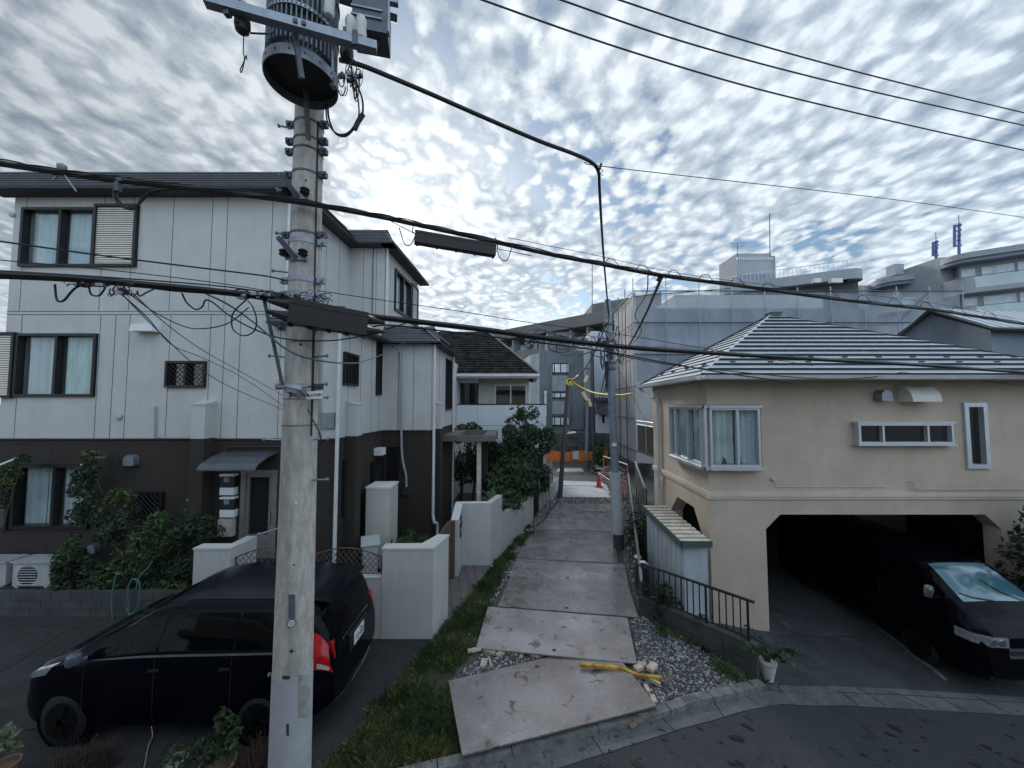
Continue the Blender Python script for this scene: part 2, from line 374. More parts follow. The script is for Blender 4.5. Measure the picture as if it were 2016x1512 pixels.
def drape(name, poly, dz, mat, label=None, kind='structure', step=.5):
    bm = bmesh.new(); bm.faces.new([bm.verts.new((p[0], p[1], 0)) for p in poly])
    xs = [p[0] for p in poly]; ys = [p[1] for p in poly]
    def cut(a, b, ax):
        k = math.ceil(a / step)
        while k * step < b:
            co = [0, 0, 0]; no = [0, 0, 0]; co[ax] = k * step; no[ax] = 1
            bmesh.ops.bisect_plane(bm, geom=bm.verts[:] + bm.edges[:] + bm.faces[:], plane_co=co, plane_no=no); k += 1
    cut(max(min(xs), -14), min(max(xs), 16), 0); cut(max(min(ys), -2), min(max(ys), 30), 1)
    bmesh.ops.triangulate(bm, faces=bm.faces[:])
    for v in bm.verts: v.co.z = h(v.co.x, v.co.y) + dz
    bm.normal_update()
    for f in bm.faces:
        if f.normal.z < 0: f.normal_flip()
    me = bpy.data.meshes.new(name); bm.to_mesh(me); bm.free(); me.materials.append(mat)
    o = bpy.data.objects.new(name, me); C.objects.link(o)
    if kind: o['kind'] = kind
    if label: o['label'] = label
    return o
# ================================================================== GROUND
def stained(key, c1, c2, stain, rough=(.35, .7), metal=0., sscale=1.6, fine=22, bump=.25, thr=(.56, .66), grain=.35):
    m = bpy.data.materials.new(key); m.use_nodes = True; nt = m.node_tree; N = nt.nodes; L = nt.links; b = N['Principled BSDF']
    tc = N.new('ShaderNodeTexCoord')
    oi = N.new('ShaderNodeObjectInfo'); of_ = N.new('ShaderNodeVectorMath'); of_.operation = 'MULTIPLY_ADD'
    cbx = N.new('ShaderNodeCombineXYZ'); L.new(oi.outputs['Random'], cbx.inputs[0]); L.new(oi.outputs['Random'], cbx.inputs[2])
    L.new(cbx.outputs[0], of_.inputs[0]); of_.inputs[1].default_value = (37, 11, 23); L.new(tc.outputs['Object'], of_.inputs[2])
    def nz(s, d=7, r=.6, dist=0):
        n = N.new('ShaderNodeTexNoise'); n.inputs['Scale'].default_value = s; n.inputs['Detail'].default_value = d; n.inputs['Roughness'].default_value = r; n.inputs['Distortion'].default_value = dist
        L.new(of_.outputs[0], n.inputs[0]); return n.outputs[0]
    def rng(i, a, b_, c, d):
        q = N.new('ShaderNodeMapRange'); q.inputs[1].default_value = a; q.inputs[2].default_value = b_; q.inputs[3].default_value = c; q.inputs[4].default_value = d; L.new(i, q.inputs[0]); return q.outputs[0]
    def mx(f, a, b_):
        q = N.new('ShaderNodeMix'); q.data_type = 'RGBA'; L.new(f, q.inputs[0])
        for i, v in ((6, a), (7, b_)):
            if isinstance(v, tuple): q.inputs[i].default_value = (*v, 1)
            else: L.new(v, q.inputs[i])
        return q.outputs[2]
    col = mx(rng(nz(sscale), .35, .65, 0, 1), c1, c2)
    col = mx(rng(nz(sscale * 3.2, 5, .55, .6), thr[0], thr[1], 0, .8), col, stain)
    col = mx(rng(nz(fine, 3), .5, .72, 0, grain), col, tuple(x * 1.8 for x in c2))
    tv_ = N.new('ShaderNodeMapRange'); tv_.inputs[3].default_value = .82; tv_.inputs[4].default_value = 1.15; L.new(oi.outputs['Random'], tv_.inputs[0])
    tm = N.new('ShaderNodeVectorMath'); tm.operation = 'SCALE'; L.new(col, tm.inputs[0]); L.new(tv_.outputs[0], tm.inputs[3])
    mz = rng(nz(sscale * .55, 3, .5), .4, .62, 0, .32); col = mx(mz, tm.outputs[0], tuple(q * .62 for q in c1))
    L.new(col, b.inputs['Base Color']); L.new(rng(nz(sscale * 2.1, 8, .65), .35, .65, rough[0], rough[1]), b.inputs['Roughness'])
    b.inputs['Metallic'].default_value = metal
    bp = N.new('ShaderNodeBump'); bp.inputs['Strength'].default_value = bump; bp.inputs['Distance'].default_value = .01
    L.new(nz(fine * 2, 4), bp.inputs['Height']); L.new(bp.outputs[0], b.inputs['Normal']); MATS[key] = m; return m
m_dirt = M('dirt_gravel', (.085, .083, .08), .95, .35, 7, .8, 90)
m_pad = stained('parking_concrete', (.026, .029, .030), (.042, .045, .046), (.018, .019, .021), (.7, .9), thr=(.58, .62))
m_drive = stained('driveway_concrete', (.032, .036, .041), (.05, .055, .06), (.075, .082, .086), (.55, .85), thr=(.6, .68))
m_gut = stained('gutter_concrete', (.085, .093, .10), (.135, .145, .15), (.04, .043, .047), (.7, .9), thr=(.58, .66), sscale=2.5)
m_road = stained('road_asphalt', (.034, .038, .043), (.046, .05, .056), (.012, .013, .016), (.75, .95), sscale=.9, fine=48, bump=.6, thr=(.62, .66), grain=.8)
m_plate = stained('steel_plate_rust', (.27, .23, .225), (.40, .37, .37), (.06, .05, .05), (.20, .46), .5, 1.5, 30, .15, (.60, .68))
m_plate2 = stained('steel_plate_grey', (.26, .24, .235), (.43, .41, .40), (.07, .06, .058), (.15, .42), .5, 1.7, 24, .18, (.59, .70))
m_slab = stained('slab_pale', (.36, .38, .38), (.46, .48, .48), (.24, .25, .25), (.5, .8), 0, .9, 20, .15)
gx = [-900, -300, -100, -40, -22] + [k * .5 for k in range(-28, 33)] + [22, 40, 100, 300, 900]
gy = [-900, -200, -40, -10] + [k * .5 for k in range(-4, 61)] + [40, 60, 100, 300, 900]
mb = MB(); mb.add([(x, y, h(x, y)) for y in gy for x in gx], [(j * len(gx) + i, j * len(gx) + i + 1, (j + 1) * len(gx) + i + 1, (j + 1) * len(gx) + i) for j in range(len(gy) - 1) for i in range(len(gx) - 1)])
mb.build('ground', m_dirt, smooth=True, kind='structure')
KB = [g(*p) for p in ((500, 1600), (760, 1530), (912, 1493), (1100, 1446), (1293, 1398), (1340, 1381), (1400, 1366), (1450, 1355), (1492, 1345))]      # back edge of the kerb
KB0 = g(1492, 1345)
DR = [g(*p) for p in ((1492, 1345), (1620, 1352), (1760, 1357), (2016, 1374), (2300, 1395), (2700, 1425))]
AS = [g(*p) for p in ((520, 1720), (860, 1590), (1105, 1512), (1250, 1466), (1400, 1421), (1470, 1400), (1540, 1387), (1640, 1390), (2016, 1410), (2300, 1430), (2700, 1470))]
first, last = AS[0], AS[-1]
road_poly = [(p.x, p.y) for p in AS] + [(40, last.y - 2), (40, -6), (-14, -6), (-14, first.y - 2.4)]
drape('road', road_poly, .006, m_road)
gut_poly = [(p.x, p.y) for p in AS] + [(p.x, p.y) for p in reversed(DR)] + [(p.x, p.y) for p in reversed(KB[:-1])]
drape('gutter', gut_poly, .012, m_gut)
mbj = MB()                                           # gutter joints and drain plates
def gline(p, q, w, m=0, dz=.016, n=6):
    p = Vector(p); q = Vector(q); d = (q - p).normalized(); s = Vector((-d.y, d.x, 0)) * w / 2
    for i in range(n):
        a = p.lerp(q, i / n); b = p.lerp(q, (i + 1) / n); v = []
        for c, sg in ((a, -1), (b, -1), (b, 1), (a, 1)):
            e = c + s * sg; v.append((e.x, e.y, h(e.x, e.y) + dz))
        mbj.quad(*v, m)
for a, b in (((985, 1470), (1000, 1535)), ((1150, 1430), (1190, 1490)), ((1290, 1402), (1330, 1442)), ((1395, 1368), (1425, 1412)), ((1450, 1356), (1520, 1392)), ((1580, 1356), (1612, 1386)), ((1650, 1360), (1690, 1390)),
             ((1700, 1362), (1745, 1392)), ((1760, 1364), (1830, 1398)), ((1840, 1368), (1900, 1402)), ((1920, 1372), (1990, 1408)), ((860, 1512), (880, 1560))):
    gline(g(*a), g(*b), .016)
for i in range(len(DR) - 1): gline(DR[i] + Vector((0, -.13, 0)), DR[i + 1] + Vector((0, -.13, 0)), .012)
def gpoly(pts, m, dz): mbj.add([g(*p) + Vector((0, 0, dz)) for p in pts], [tuple(range(len(pts)))[::-1]], m)
gpoly(((1466, 1372), (1505, 1362), (1540, 1380), (1500, 1392)), 1, .017)
gpoly(((1610, 1364), (1655, 1366), (1680, 1386), (1630, 1388)), 1, .017)
gpoly(((985, 1492), (1045, 1477), (1062, 1506), (1002, 1522)), 1, .017)
mbj.build('gutter_joints', [M('joint_gap', (.035, .037, .04)), M('drain_lid', (.10, .105, .11), .9, .2, 12)], kind='structure')
rs_ = random.Random(4); mbq = MB()
for k in range(46):
    c_ = g(rs_.uniform(1180, 2016), rs_.uniform(1425, 1512)); 
    if c_.y > 6: continue
    r0 = rs_.choice((.012, .015, .02, .03, .05)) * rs_.uniform(.6, 1.3); an = rs_.uniform(-.6, .1); n_ = 11
    pp_ = []
    for j in range(n_): a_ = 2 * math.pi * j / n_; q_ = r0 * rs_.uniform(.6, 1.25); ux, uy = q_ * math.cos(a_) * 1.6, q_ * math.sin(a_) * .8; X_, Y_ = c_.x + ux * math.cos(an) - uy * math.sin(an), c_.y + ux * math.sin(an) + uy * math.cos(an); pp_.append((X_, Y_, h(X_, Y_) + .0125))
    mbq.add(pp_, [tuple(range(n_))])
mbq.build('road_stains', M('oil_stain', (.008, .009, .010), .6), kind='structure')
# kerb stones
kb = MB(); pts = smooth_pts([(p.x, p.y, 0) for p in KB], 6); n = len(pts)
for i in range(n - 1):
    a, b = pts[i], pts[i + 1]; d = (b - a).normalized(); s = Vector((d.y, -d.x, 0)); b2 = b - d * (.012 if i % 5 == 4 else 0)
    q = []
    for dz, w0, w1 in ((-.03, -.01, .15), (.07, 0, .13)):
        for p, w in ((a, w1), (b2, w1), (b2, w0), (a, w0)):
            e = p + s * w; q.append((e.x, e.y, h(e.x, e.y) + dz))
    kb.hexa(q)
kb.build('kerb', M('kerb_concrete', (.15, .155, .15), .92, .45, 5, .5, 50), kind='structure')
drape('driveway', [(p.x, p.y) for p in DR] + [(12, 12), (4.2, 12), (4.15, 7.3), (3.95, 6.3)], .008, m_drive)
pad = [g(*p) for p in ((-500, 1216), (0, 1212), (380, 1212), (640, 1230), (851, 1259), (856, 1268), (800, 1325), (740, 1400), (690, 1462), (600, 1530), (300, 1620), (-500, 1650))]
drape('parking_pad', [(p.x, p.y) for p in pad], .008, m_pad)
mbc = MB()
def gcrack(pl, w):
    pl = smooth_pts([g(*p) for p in pl], 5)
    for i in range(len(pl) - 1):
        a, b = pl[i], pl[i + 1]; d = (b - a).normalized(); s = Vector((-d.y, d.x, 0)) * (w * random.uniform(.4, 1) / 2)
        j = Vector((random.uniform(-.012, .012), random.uniform(-.012, .012), 0))
        mbc.quad(*[(v.x, v.y, h(v.x, v.y) + .013) for v in (a - s, b - s + j, b + s + j, a + s)])
gcrack(((172, 1223), (100, 1262), (50, 1296), (0, 1324)), .02); gcrack(((0, 1440), (60, 1438), (105, 1432)), .02)
gcrack(((318, 1418), (300, 1460), (280, 1512)), .03); gcrack(((300, 1512), (330, 1470), (350, 1430)), .012)
gcrack(((1525, 1253), (1620, 1254), (1725, 1254), (1790, 1256)), .018)
mbc.build('pavement_cracks', M('crack', (.012, .013, .014), 1), kind='structure')
mbs = MB()
for k in range(9):
    a = g(1620 + k * 28 - k, 1163 + k * 16 + (k ** 1.6)); b = g(1620 + (k + 1) * 28 - k, 1163 + (k + 1) * 16 + ((k + 1) ** 1.6)); s = Vector((.05, .02, 0))
    mbs.quad(*[(v.x, v.y, h(v.x, v.y) + .014) for v in (a - s, b - s, b + s, a + s)])
mbs.build('parking_line', M('line_worn', (.13, .14, .145), .9, .5, 9), kind='structure')
# manhole oval on the driveway, wet stains on road
mh = MB(); c = g(1638, 1261); mh.lathe((c.x, c.y, c.z + .012), [(.13, 0), (.13, .006)], 20); mh.build('drain_cover', m_steeld, label='small round drain cover set in the garage driveway', cat='drain cover')
# brick path beside the walls
m_brick = bpy.data.materials.new('brick_path'); m_brick.use_nodes = True
_n = m_brick.node_tree; _b = _n.nodes['Principled BSDF']; _t = _n.nodes.new('ShaderNodeTexBrick'); _c = _n.nodes.new('ShaderNodeTexCoord'); _mp = _n.nodes.new('ShaderNodeMapping')
_mp.inputs['Rotation'].default_value = (0, 0, R(-12)); _n.links.new(_c.outputs['Object'], _mp.inputs[0]); _n.links.new(_mp.outputs[0], _t.inputs[0])
_t.inputs['Color1'].default_value = (.17, .15, .145, 1); _t.inputs['Color2'].default_value = (.13, .115, .115, 1); _t.inputs['Mortar'].default_value = (.03, .03, .03, 1)
_t.inputs['Scale'].default_value = 1.; _t.inputs['Brick Width'].default_value = .21; _t.inputs['Row Height'].default_value = .105; _t.inputs['Mortar Size'].default_value = .008; _t.offset = 0
_n.links.new(_t.outputs[0], _b.inputs['Base Color']); _b.inputs['Roughness'].default_value = .85
bp = [g(*p) for p in ((851, 1262), (880, 1225), (925, 1175), (967, 1115), (905, 1113), (880, 1140), (872, 1175), (855, 1235))]
drape('path', [(p.x, p.y) for p in bp], .012, m_brick)
# ================================================================== PLATES in the alley
PL = [  # four ground corners (px), label, material, height
 (((883, 1340), (910, 1487), (1293, 1389), (1196, 1266)), 'steel plate nearest the road, skewed, reddish with dark stains', 0, .03),
 (((961, 1194), (937, 1275), (1254, 1306), (1235, 1216)), 'steel plate whose front edge rests on wood scraps, right behind the skewed front plate', 0, .075),
 (((1005, 1134), (980, 1193), (1257, 1215), (1236, 1150)), 'brightest and widest steel plate, third from the road', 1, .045),
 (((1017, 1097), (1004, 1134), (1237, 1150), (1229, 1110)), 'steel plate with pale scratches at its left end, fourth from the road', 1, .025),
 (((1036, 1064), (1016, 1098), (1217, 1108), (1212, 1075)), 'brownish steel plate beside the foot of the grey pole, fifth from the road', 0, .05),
 (((1056, 1040), (1035, 1064), (1213, 1075), (1212, 1047)), 'steel plate with a small dark hole, sixth from the road', 1, .03),
 (((1077, 1020), (1056, 1040), (1212, 1047), (1211, 1026)), 'steel plate with a dark curved stain, seventh from the road', 1, .05),
 (((1086, 1004), (1077, 1020), (1211, 1026), (1211, 1008)), 'narrow looking steel plate with tyre marks, eighth from the road', 1, .03),
 (((1099, 990), (1090, 1004), (1211, 1008), (1210, 993)), 'last grey steel plate before the strip of gravel', 1, .05),
 (((1104, 955), (1103, 978), (1205, 979), (1195, 957)), 'pale slab beyond the gravel strip, beside the nearer red cone', 2, .03),
 (((1106, 946), (1104, 955), (1196, 957), (1185, 949)), 'pale slab beyond the gravel strip, level with the farther red cone', 2, .05),
 (((1100, 921), (1096, 928), (1150, 928), (1145, 921)), 'small pale slab lying on the dirt in front of the orange barrier', 2, .03)]
for i, (q, lab, mi, z) in enumerate(PL):
    w = [gz(a, b, (z if i else (.05, .135, .135, .03)[j_])) for j_, (a, b) in enumerate(q)]; c = sum(w, Vector()) / 4; mb = MB()
    th = .022
    mb.hexa([(p.x, p.y, p.z - th) for p in w] + [tuple(p) for p in w])
    for f in range(len(mb.f)): pass
    if mi < 2:
        hp = w[0].lerp(w[3], .5).lerp(w[1].lerp(w[2], .5), .9 if i else .12); mb.lathe((hp.x, hp.y, hp.z + .0005), [(.035, 0), (.035, .0015)], 12, m=1)
    o = mb.build('concrete_slab' if mi == 2 else 'steel_plate', [(m_plate, m_plate2, m_slab)[mi], m_black], smooth=False, off=Vector((c.x, c.y, 0)), label=lab, cat='slab' if mi == 2 else 'steel plate', group='pale slabs at the far end' if mi == 2 else 'steel plates covering the alley')
# timber scraps
def plank(p, q, w, t, lab, z=.02, mat=m_wood, grp='wood scraps round the plates'):
    a, b = g(*p), g(*q); c = (a + b) / 2; d = b - a; rz = math.atan2(d.y, d.x)
    mb = MB(); L_ = d.length
    mb.hexa([(-L_ / 2, -w / 2, 0), (L_ / 2, -w * .46, 0), (L_ / 2 * .97, w / 2, 0), (-L_ / 2, w * .48, 0), (-L_ / 2, -w / 2, t), (L_ / 2, -w * .46, t), (L_ / 2 * .97, w / 2, t), (-L_ / 2, w * .48, t)])
    o = mb.build('wood_scrap', mat, label=lab, cat='wood scrap', group=grp)
    o.location = (c.x, c.y, c.z + z); o.rotation_euler = (random.uniform(-.06, .06), random.uniform(-.05, .05), rz); return o
m_woodp = M('timber_pale', (.52, .45, .34), .85, .25, 5); m_woodd = M('timber_weathered', (.22, .16, .12), .9, .4, 5)
for p, q, w, t, lab, z, mt in (
  ((921, 1288), (947, 1283), .07, .04, 'leftmost pale wood block on the grass edge left of the plates', .03, m_woodp),
  ((953, 1284), (975, 1290), .07, .04, 'pale wood block under the left front corner of the second plate', .01, m_wood),
  ((977, 1293), (996, 1285), .05, .04, 'slanting wood block, third from the left along the second plate edge', .01, m_woodp),
  ((1000, 1290), (1006, 1284), .04, .03, 'small wood chip, fourth along the second plate edge', .01, m_wood),
  ((1008, 1287), (1020, 1291), .04, .03, 'small wood chip crossing its neighbour at the middle of the plate edge', .012, m_woodp),
  ((1025, 1299), (1028, 1288), .05, .03, 'upright looking short block in the gravel gap', .01, m_wood),
  ((1040, 1288), (1054, 1294), .05, .03, 'wood block right of the short block in the gravel gap', .01, m_woodp),
  ((1054, 1297), (1070, 1291), .04, .03, 'last wood block where the two front plates meet', .01, m_wood),
  ((955, 1300), (951, 1315), .10, .025, 'wide pale board end standing on the grass left of the gravel gap', .01, m_woodp),
  ((963, 1300), (967, 1315), .03, .03, 'thin pale slat beside the wide board end', .012, m_woodp),
  ((1255, 1308), (1272, 1313), .08, .03, 'weathered board above the yellow rail end', .01, m_wood),
  ((1250, 1330), (1264, 1324), .09, .05, 'short wood block at the right edge of the front plate', .07, m_woodp),
  ((1278, 1334), (1290, 1322), .10, .05, 'pale wood block lying across the yellow rail', .09, m_woodp),
  ((1264, 1337), (1300, 1355), .06, .045, 'long wood batten below the yellow rail', .03, m_wood),
  ((1270, 1352), (1278, 1366), .06, .03, 'pale splintered wood piece beside the right edge of the front plate', .01, m_woodp),
  ((1284, 1372), (1290, 1388), .07, .03, 'pale wood piece at the right front corner of the front plate', .01, m_woodp),
  ((1250, 1412), (1288, 1402), .16, .05, 'rotten brown board jammed under the front plate on the gutter', .02, m_woodd),
  ((1246, 1424), (1262, 1422), .10, .04, 'broken brown board lying flat on the gutter', .02, m_woodd),
  ((1240, 1436), (1252, 1430), .06, .03, 'small brown splinter lowest on the gutter', .02, m_woodd)):
    plank(p, q, w, t, lab, z, mt)
yr = MB(); q = smooth_pts([gz(1142, 1306, .14), gz(1180, 1309, .13), gz(1222, 1313, .11), gz(1255, 1326, .1), gz(1304, 1332, .1)], 6)
for a, b in zip(q[:-1], q[1:]):
    d = (b - a).normalized(); s = Vector((-d.y, d.x, 0)) * .028
    yr.hexa([a - s - Vector((0, 0, .04)), b - s - Vector((0, 0, .04)), b + s - Vector((0, 0, .04)), a + s - Vector((0, 0, .04)), a - s, b - s, b + s, a + s])
yr.build('yellow_rail', M('yellow_worn', (.42, .25, .035), .7, .5, 8), label='bent yellow rail lying on the front steel plate', cat='rail')
# ================================================================== GRASS + GRAVEL (stuff)
def inpoly(x, y, poly):
    c = False; j = len(poly) - 1
    for i in range(len(poly)):
        xi, yi = poly[i]; xj, yj = poly[j]
        if (yi > y) != (yj > y) and x < (xj - xi) * (y - yi) / (yj - yi) + xi: c = not c
        j = i
    return c
def scatter(poly, n, rg):
    xs = [p[0] for p in poly]; ys = [p[1] for p in poly]; out = []
    while len(out) < n:
        x = rg.uniform(min(xs), max(xs)); y = rg.uniform(min(ys), max(ys))
        if inpoly(x, y, poly): out.append((x, y))
    return out
GP = [g(*p) for p in ((560, 1600), (640, 1512), (700, 1450), (755, 1385), (800, 1325), (856, 1266), (888, 1222), (970, 1118), (1008, 1078), (1040, 1048), (1048, 1050), (1012, 1092), (1000, 1120), (968, 1180), (945, 1262), (880, 1338), (908, 1490), (800, 1530))]
GP = [(p.x, p.y) for p in GP]
drape('grass_soil', GP, .010, M('soil_mossy', (.04, .045, .02), .95, .4, 9, .6))
GP2 = GP + []
rg = random.Random(3)
def blades(mb, pts, hgt, wid, rg, mfun=None, lean=.5):
    for x, y in pts:
        z = h(x, y); a = rg.uniform(0, 6.28); hh = hgt * rg.uniform(.5, 1.3); l = lean * hh * rg.uniform(.2, 1.); dx, dy = math.cos(a), math.sin(a); w = wid * rg.uniform(.6, 1.2)
        b = rg.uniform(0, 6.28); wx, wy = math.cos(b) * w, math.sin(b) * w
        mb.add([(x - wx, y - wy, z), (x + wx, y + wy, z), (x + wx * .7 + dx * l * .4, y + wy * .7 + dy * l * .4, z + hh * .6), (x + dx * l, y + dy * l, z + hh)], [(0, 1, 2), (0, 2, 3)], mfun(x, y) if mfun else 0)
gmix = lambda x, y: 1 if mnoise.noise(Vector((x * 1.7, y * 1.7, 0))) > .12 + rg.uniform(-.15, .15) else (2 if rg.random() < .10 else 0)
def gkeep(p):
    v = mnoise.noise(Vector((p[0] * 2.3, p[1] * 2.3, 4))); return v > -.28 + rg.uniform(-.12, .12)
gp_ = [(x + rg.gauss(0, .05), y + rg.gauss(0, .05)) for x, y in scatter(GP, 36000, rg) if gkeep((x, y))]
gmix = lambda x, y: (2 if mnoise.noise(Vector((x * 1.3 + 5, y * 1.3, 2))) > .18 - .35 * sstep((5.3 - y) / 1.) + rg.uniform(-.2, .2) and rg.random() < .6 else (1 if mnoise.noise(Vector((x * 2.7, y * 2.7, 0))) > .05 + rg.uniform(-.2, .2) else 0))
mb = MB(); blades(mb, gp_, .065, .006, rg, gmix, 1.0); cl_ = [rg.choice(gp_) for _ in range(90)]
blades(mb, [(a + rg.gauss(0, .045), b + rg.gauss(0, .045)) for a, b in cl_ for _ in range(45)], .11, .007, rg, gmix, 1.1)
mb.build('grass', [M('grass_green', (.042, .07, .025), .7, .35, 3, spec=.2), M('grass_light', (.07, .11, .035), .7, .3, 3, spec=.2), M('grass_straw', (.16, .15, .06), .8, .2, spec=.2)], kind='stuff', label='rough green grass strip between the parked car and the steel plates', cat='grass')
tfs = [g(*p) for p in ((835, 1300), (850, 1285), (870, 1300), (760, 1390), (830, 1440), (690, 1500), (1040, 1040), (1020, 1065), (1440, 1330), (1460, 1320), (1425, 1318), (1360, 1262), (1480, 1335), (1310, 1245), (1320, 1240), (1400, 1285))]
mb = MB()
for t in tfs:
    blades(mb, [(t.x + rg.gauss(0, .10), t.y + rg.gauss(0, .10)) for _ in range(260)], .09, .009, rg, gmix, 1.)
mb.build('weeds', [m_leafm, M('weed_light', (.11, .16, .045), .6, .3), m_leaf], kind='stuff', label='low weeds growing at wall feet and in the gravel', cat='weeds')
def stones(mb, pts, s0, s1, rg, base=0.):
    for x, y in pts:
        r = rg.uniform(s0, s1); z = h(x, y) + r * .2 + base; k = []
        for dx, dy, dz in ((1, 0, 0), (0, 1, 0), (-1, 0, 0), (0, -1, 0), (0, 0, .8), (0, 0, -.5)):
            k.append((x + (dx + rg.uniform(-.35, .35)) * r, y + (dy + rg.uniform(-.35, .35)) * r, z + (dz + rg.uniform(-.2, .2)) * r))
        mi = rg.choice((0, 0, 1, 1, 2)); mb.add(k, [(0, 1, 4), (1, 2, 4), (2, 3, 4), (3, 0, 4)], mi)
GR = [g(*p) for p in ((1240, 1222), (1262, 1216), (1225, 1085), (1235, 1080), (1262, 1180), (1300, 1215), (1380, 1262), (1488, 1338), (1400, 1360), (1296, 1390), (1240, 1323), (1258, 1306))]
GR = [(p.x, p.y) for p in GR]
GRL = [(p.x, p.y) for p in [g(*p) for p in ((1046, 1024), (1096, 966), (1102, 976), (1062, 1030), (1036, 1063), (1004, 1134), (968, 1190), (962, 1180), (1000, 1100), (1020, 1060))]]
GRM = [(p.x, p.y) for p in [g(*p) for p in ((950, 1278), (1080, 1292), (885, 1338), (940, 1300))]]
GRF = [(p.x, p.y) for p in [g(*p) for p in ((1100, 979), (1205, 980), (1210, 991), (1097, 990))]]
GRR = [(p.x, p.y) for p in [g(*p) for p in ((1226, 960), (1236, 960), (1256, 1100), (1258, 1180), (1240, 1120), (1228, 1090))]]
mb = MB(); stones(mb, scatter(GR, 7500, rg), .010, .026, rg); stones(mb, scatter(GRL, 2600, rg), .02, .045, rg); stones(mb, [(x + rg.gauss(0, .1), y) for x, y in scatter(GP, 900, rg) if y > 6.2 and not gkeep((x, y))], .015, .035, rg); stones(mb, scatter(GRM, 700, rg), .010, .024, rg); stones(mb, scatter(GRF, 700, rg), .02, .04, rg); stones(mb, scatter(GRR, 1400, rg), .02, .05, rg)
mb.build('gravel', [M('stone_mid', (.15, .15, .15), .9, .3), M('stone_dark', (.055, .055, .06), .9, .3), M('stone_pale', (.42, .42, .41), .9, .2)], kind='stuff', label='loose grey gravel beside the steel plates', cat='gravel')
exec_after = []
# ================================================================== LEFT HOUSE
YF = 8.37
XL = at(18, 560, YF).x; XA = at(664, 870, YF).x; tv = math.tan(R(2.5))
SA = lambda y: XA + tv * (y - YF)                     # 1F+2F side wall line
YB = 10.95; XC = at(848, 870, YB).x; YD = 14.0; XD = XC + tv * (YD - YB)
X3 = at(572, 480, YF).x; YB3 = 11.2; X3b = X3 + tv * (YB3 - YF); XC3 = at(757, 560, YB3).x; YD3 = 14.6; XD3 = XC3 + tv * (YD3 - YB3)
zb = at(300, 863, YF).z; z3 = at(300, 616, YF).z; zev = at(300, 386, YF).z; zrt = at(300, 347, YF).z
house = thing('house', 'three storey grey rendered house with brown ground floor behind the near pole', 'house', ((XL + XA) / 2, YF, 0))
FF = Fr((XL, YF), (XA, YF)); F3 = Fr((XL, YF), (X3, YF))
FS = Fr((XA, YF), (SA(YB), YB)); FB = Fr((SA(YB), YB), (XC, YB)); FD = Fr((XC, YB), (XD, YD))
F3S = Fr((X3, YF), (X3b, YB3)); F3B = Fr((X3b, YB3), (XC3, YB3)); F3D = Fr((XC3, YB3), (XD3, YD3))
w3 = FF.rect(44, 410, 190, 526); w2 = FF.rect(33, 657, 191, 781); ws = FF.rect(329, 711, 407, 763)
w1 = FF.rect(28, 914, 180, 1040); ws1 = FF.rect(246, 968, 324, 1018); dr = FF.rect(474, 925, 545, 1098)
wS2 = FS.rect(675, 682, 703, 746); wSs = FS.rect(740, 664, 750, 778); wS1 = FS.rect(673, 905, 686, 1012); wS1b = FS.rect(729, 903, 751, 950)
wB1 = FB.rect(762, 880, 786, 1000); wD2 = FD.rect(877, 695, 888, 773); w3D = F3D.rect(776, 530, 808, 612)
def fixz(r, z0, z1): return (r[0], r[1], z0, z1)
wS2 = fixz(wS2, *FF.rect(329, 690, 407, 757)[2:]); w3D = fixz(w3D, zev - 1.75, zev - .35); wD2 = fixz(wD2, zb + .55, z3 - .5); wS1b = fixz(wS1b, 1.6, 2.6)
zsk = z3 - .28                                        # skirt-roof eave of the second floor
mb = MB()
wall(mb, F3, 0, F3.L, zb, zrt - .1, [w3, w2, ws], m=0)
wall(mb, FF, F3.L, FF.L, zb, zsk + .1, [], m=0)
wall(mb, FS, 0, FS.L, zb, zsk + .1, [wS2, wSs], m=0)
wall(mb, FB, 0, FB.L, zb, zsk + .1, [], m=0)
wall(mb, FD, 0, FD.L, zb, zsk + .1, [wD2], m=0)
wall(mb, F3S, 0, F3S.L, zsk, zev + .1, [], m=0); wall(mb, F3B, 0, F3B.L, zsk, zev + .1, [], m=0); wall(mb, F3D, 0, F3D.L, zsk, zev + .1, [w3D], m=0)
for x in (46, 201, 259, 338, 415, 445, 534): u = FF.px(x, 500)[0]; mb.fbox(FF, u - .006, u + .006, z3 + .06, zev, 0, .004, 1)
for x in (36, 192, 222, 250, 331, 411, 439, 470, 550, 625): u = FF.px(x, 740)[0]; mb.fbox(FF, u - .006, u + .006, zb, z3 - .04, 0, .004, 1)
mb.fbox(F3, 0, F3.L, z3 + .03, z3 + .045, 0, .005, 1); mb.fbox(F3, 0, F3.L, z3 - .045, z3 - .03, 0, .005, 1)
for F, us in ((FS, (.45, 1.1, 1.75, 2.3)), (FB, (.45, .9)), (FD, (.5, 1., 1.5, 2.0, 2.5)), (F3S, (.7, 1.5, 2.2)), (F3B, (.42, .82)), (F3D, (.5, 2.2))):
    for u in us:
        z_0, z_1 = (zb, zsk) if F in (FS, FB, FD) else (zsk, zev)
        mb.fbox(F, u - .006, u + .006, z_0, z_1, 0, .004, 1)
mb.build('upper_wall', [m_render, m_joint], house)
mb = MB()
for F, hs in ((FF, [w1, ws1, dr]), (FS, [wS1, wS1b]), (FB, [wB1]), (FD, [])): wall(mb, F, 0, F.L, -.3, zb, hs, m=0)
for F in (FF, FS, FB, FD):
    mb.fbox(F, 0, F.L + .02, zb - .035, zb, 0, .03); mb.fbox(F, 0, F.L, zb - .12, zb - .105, 0, .012, 1); mb.fbox(F, 0, F.L, .28, .30, 0, .03)
for x in (100, 222, 246, 325, 410, 470, 625): u = FF.px(x, 900)[0]; mb.fbox(FF, u - .006, u + .006, .3, zb - .12, 0, .004, 1)
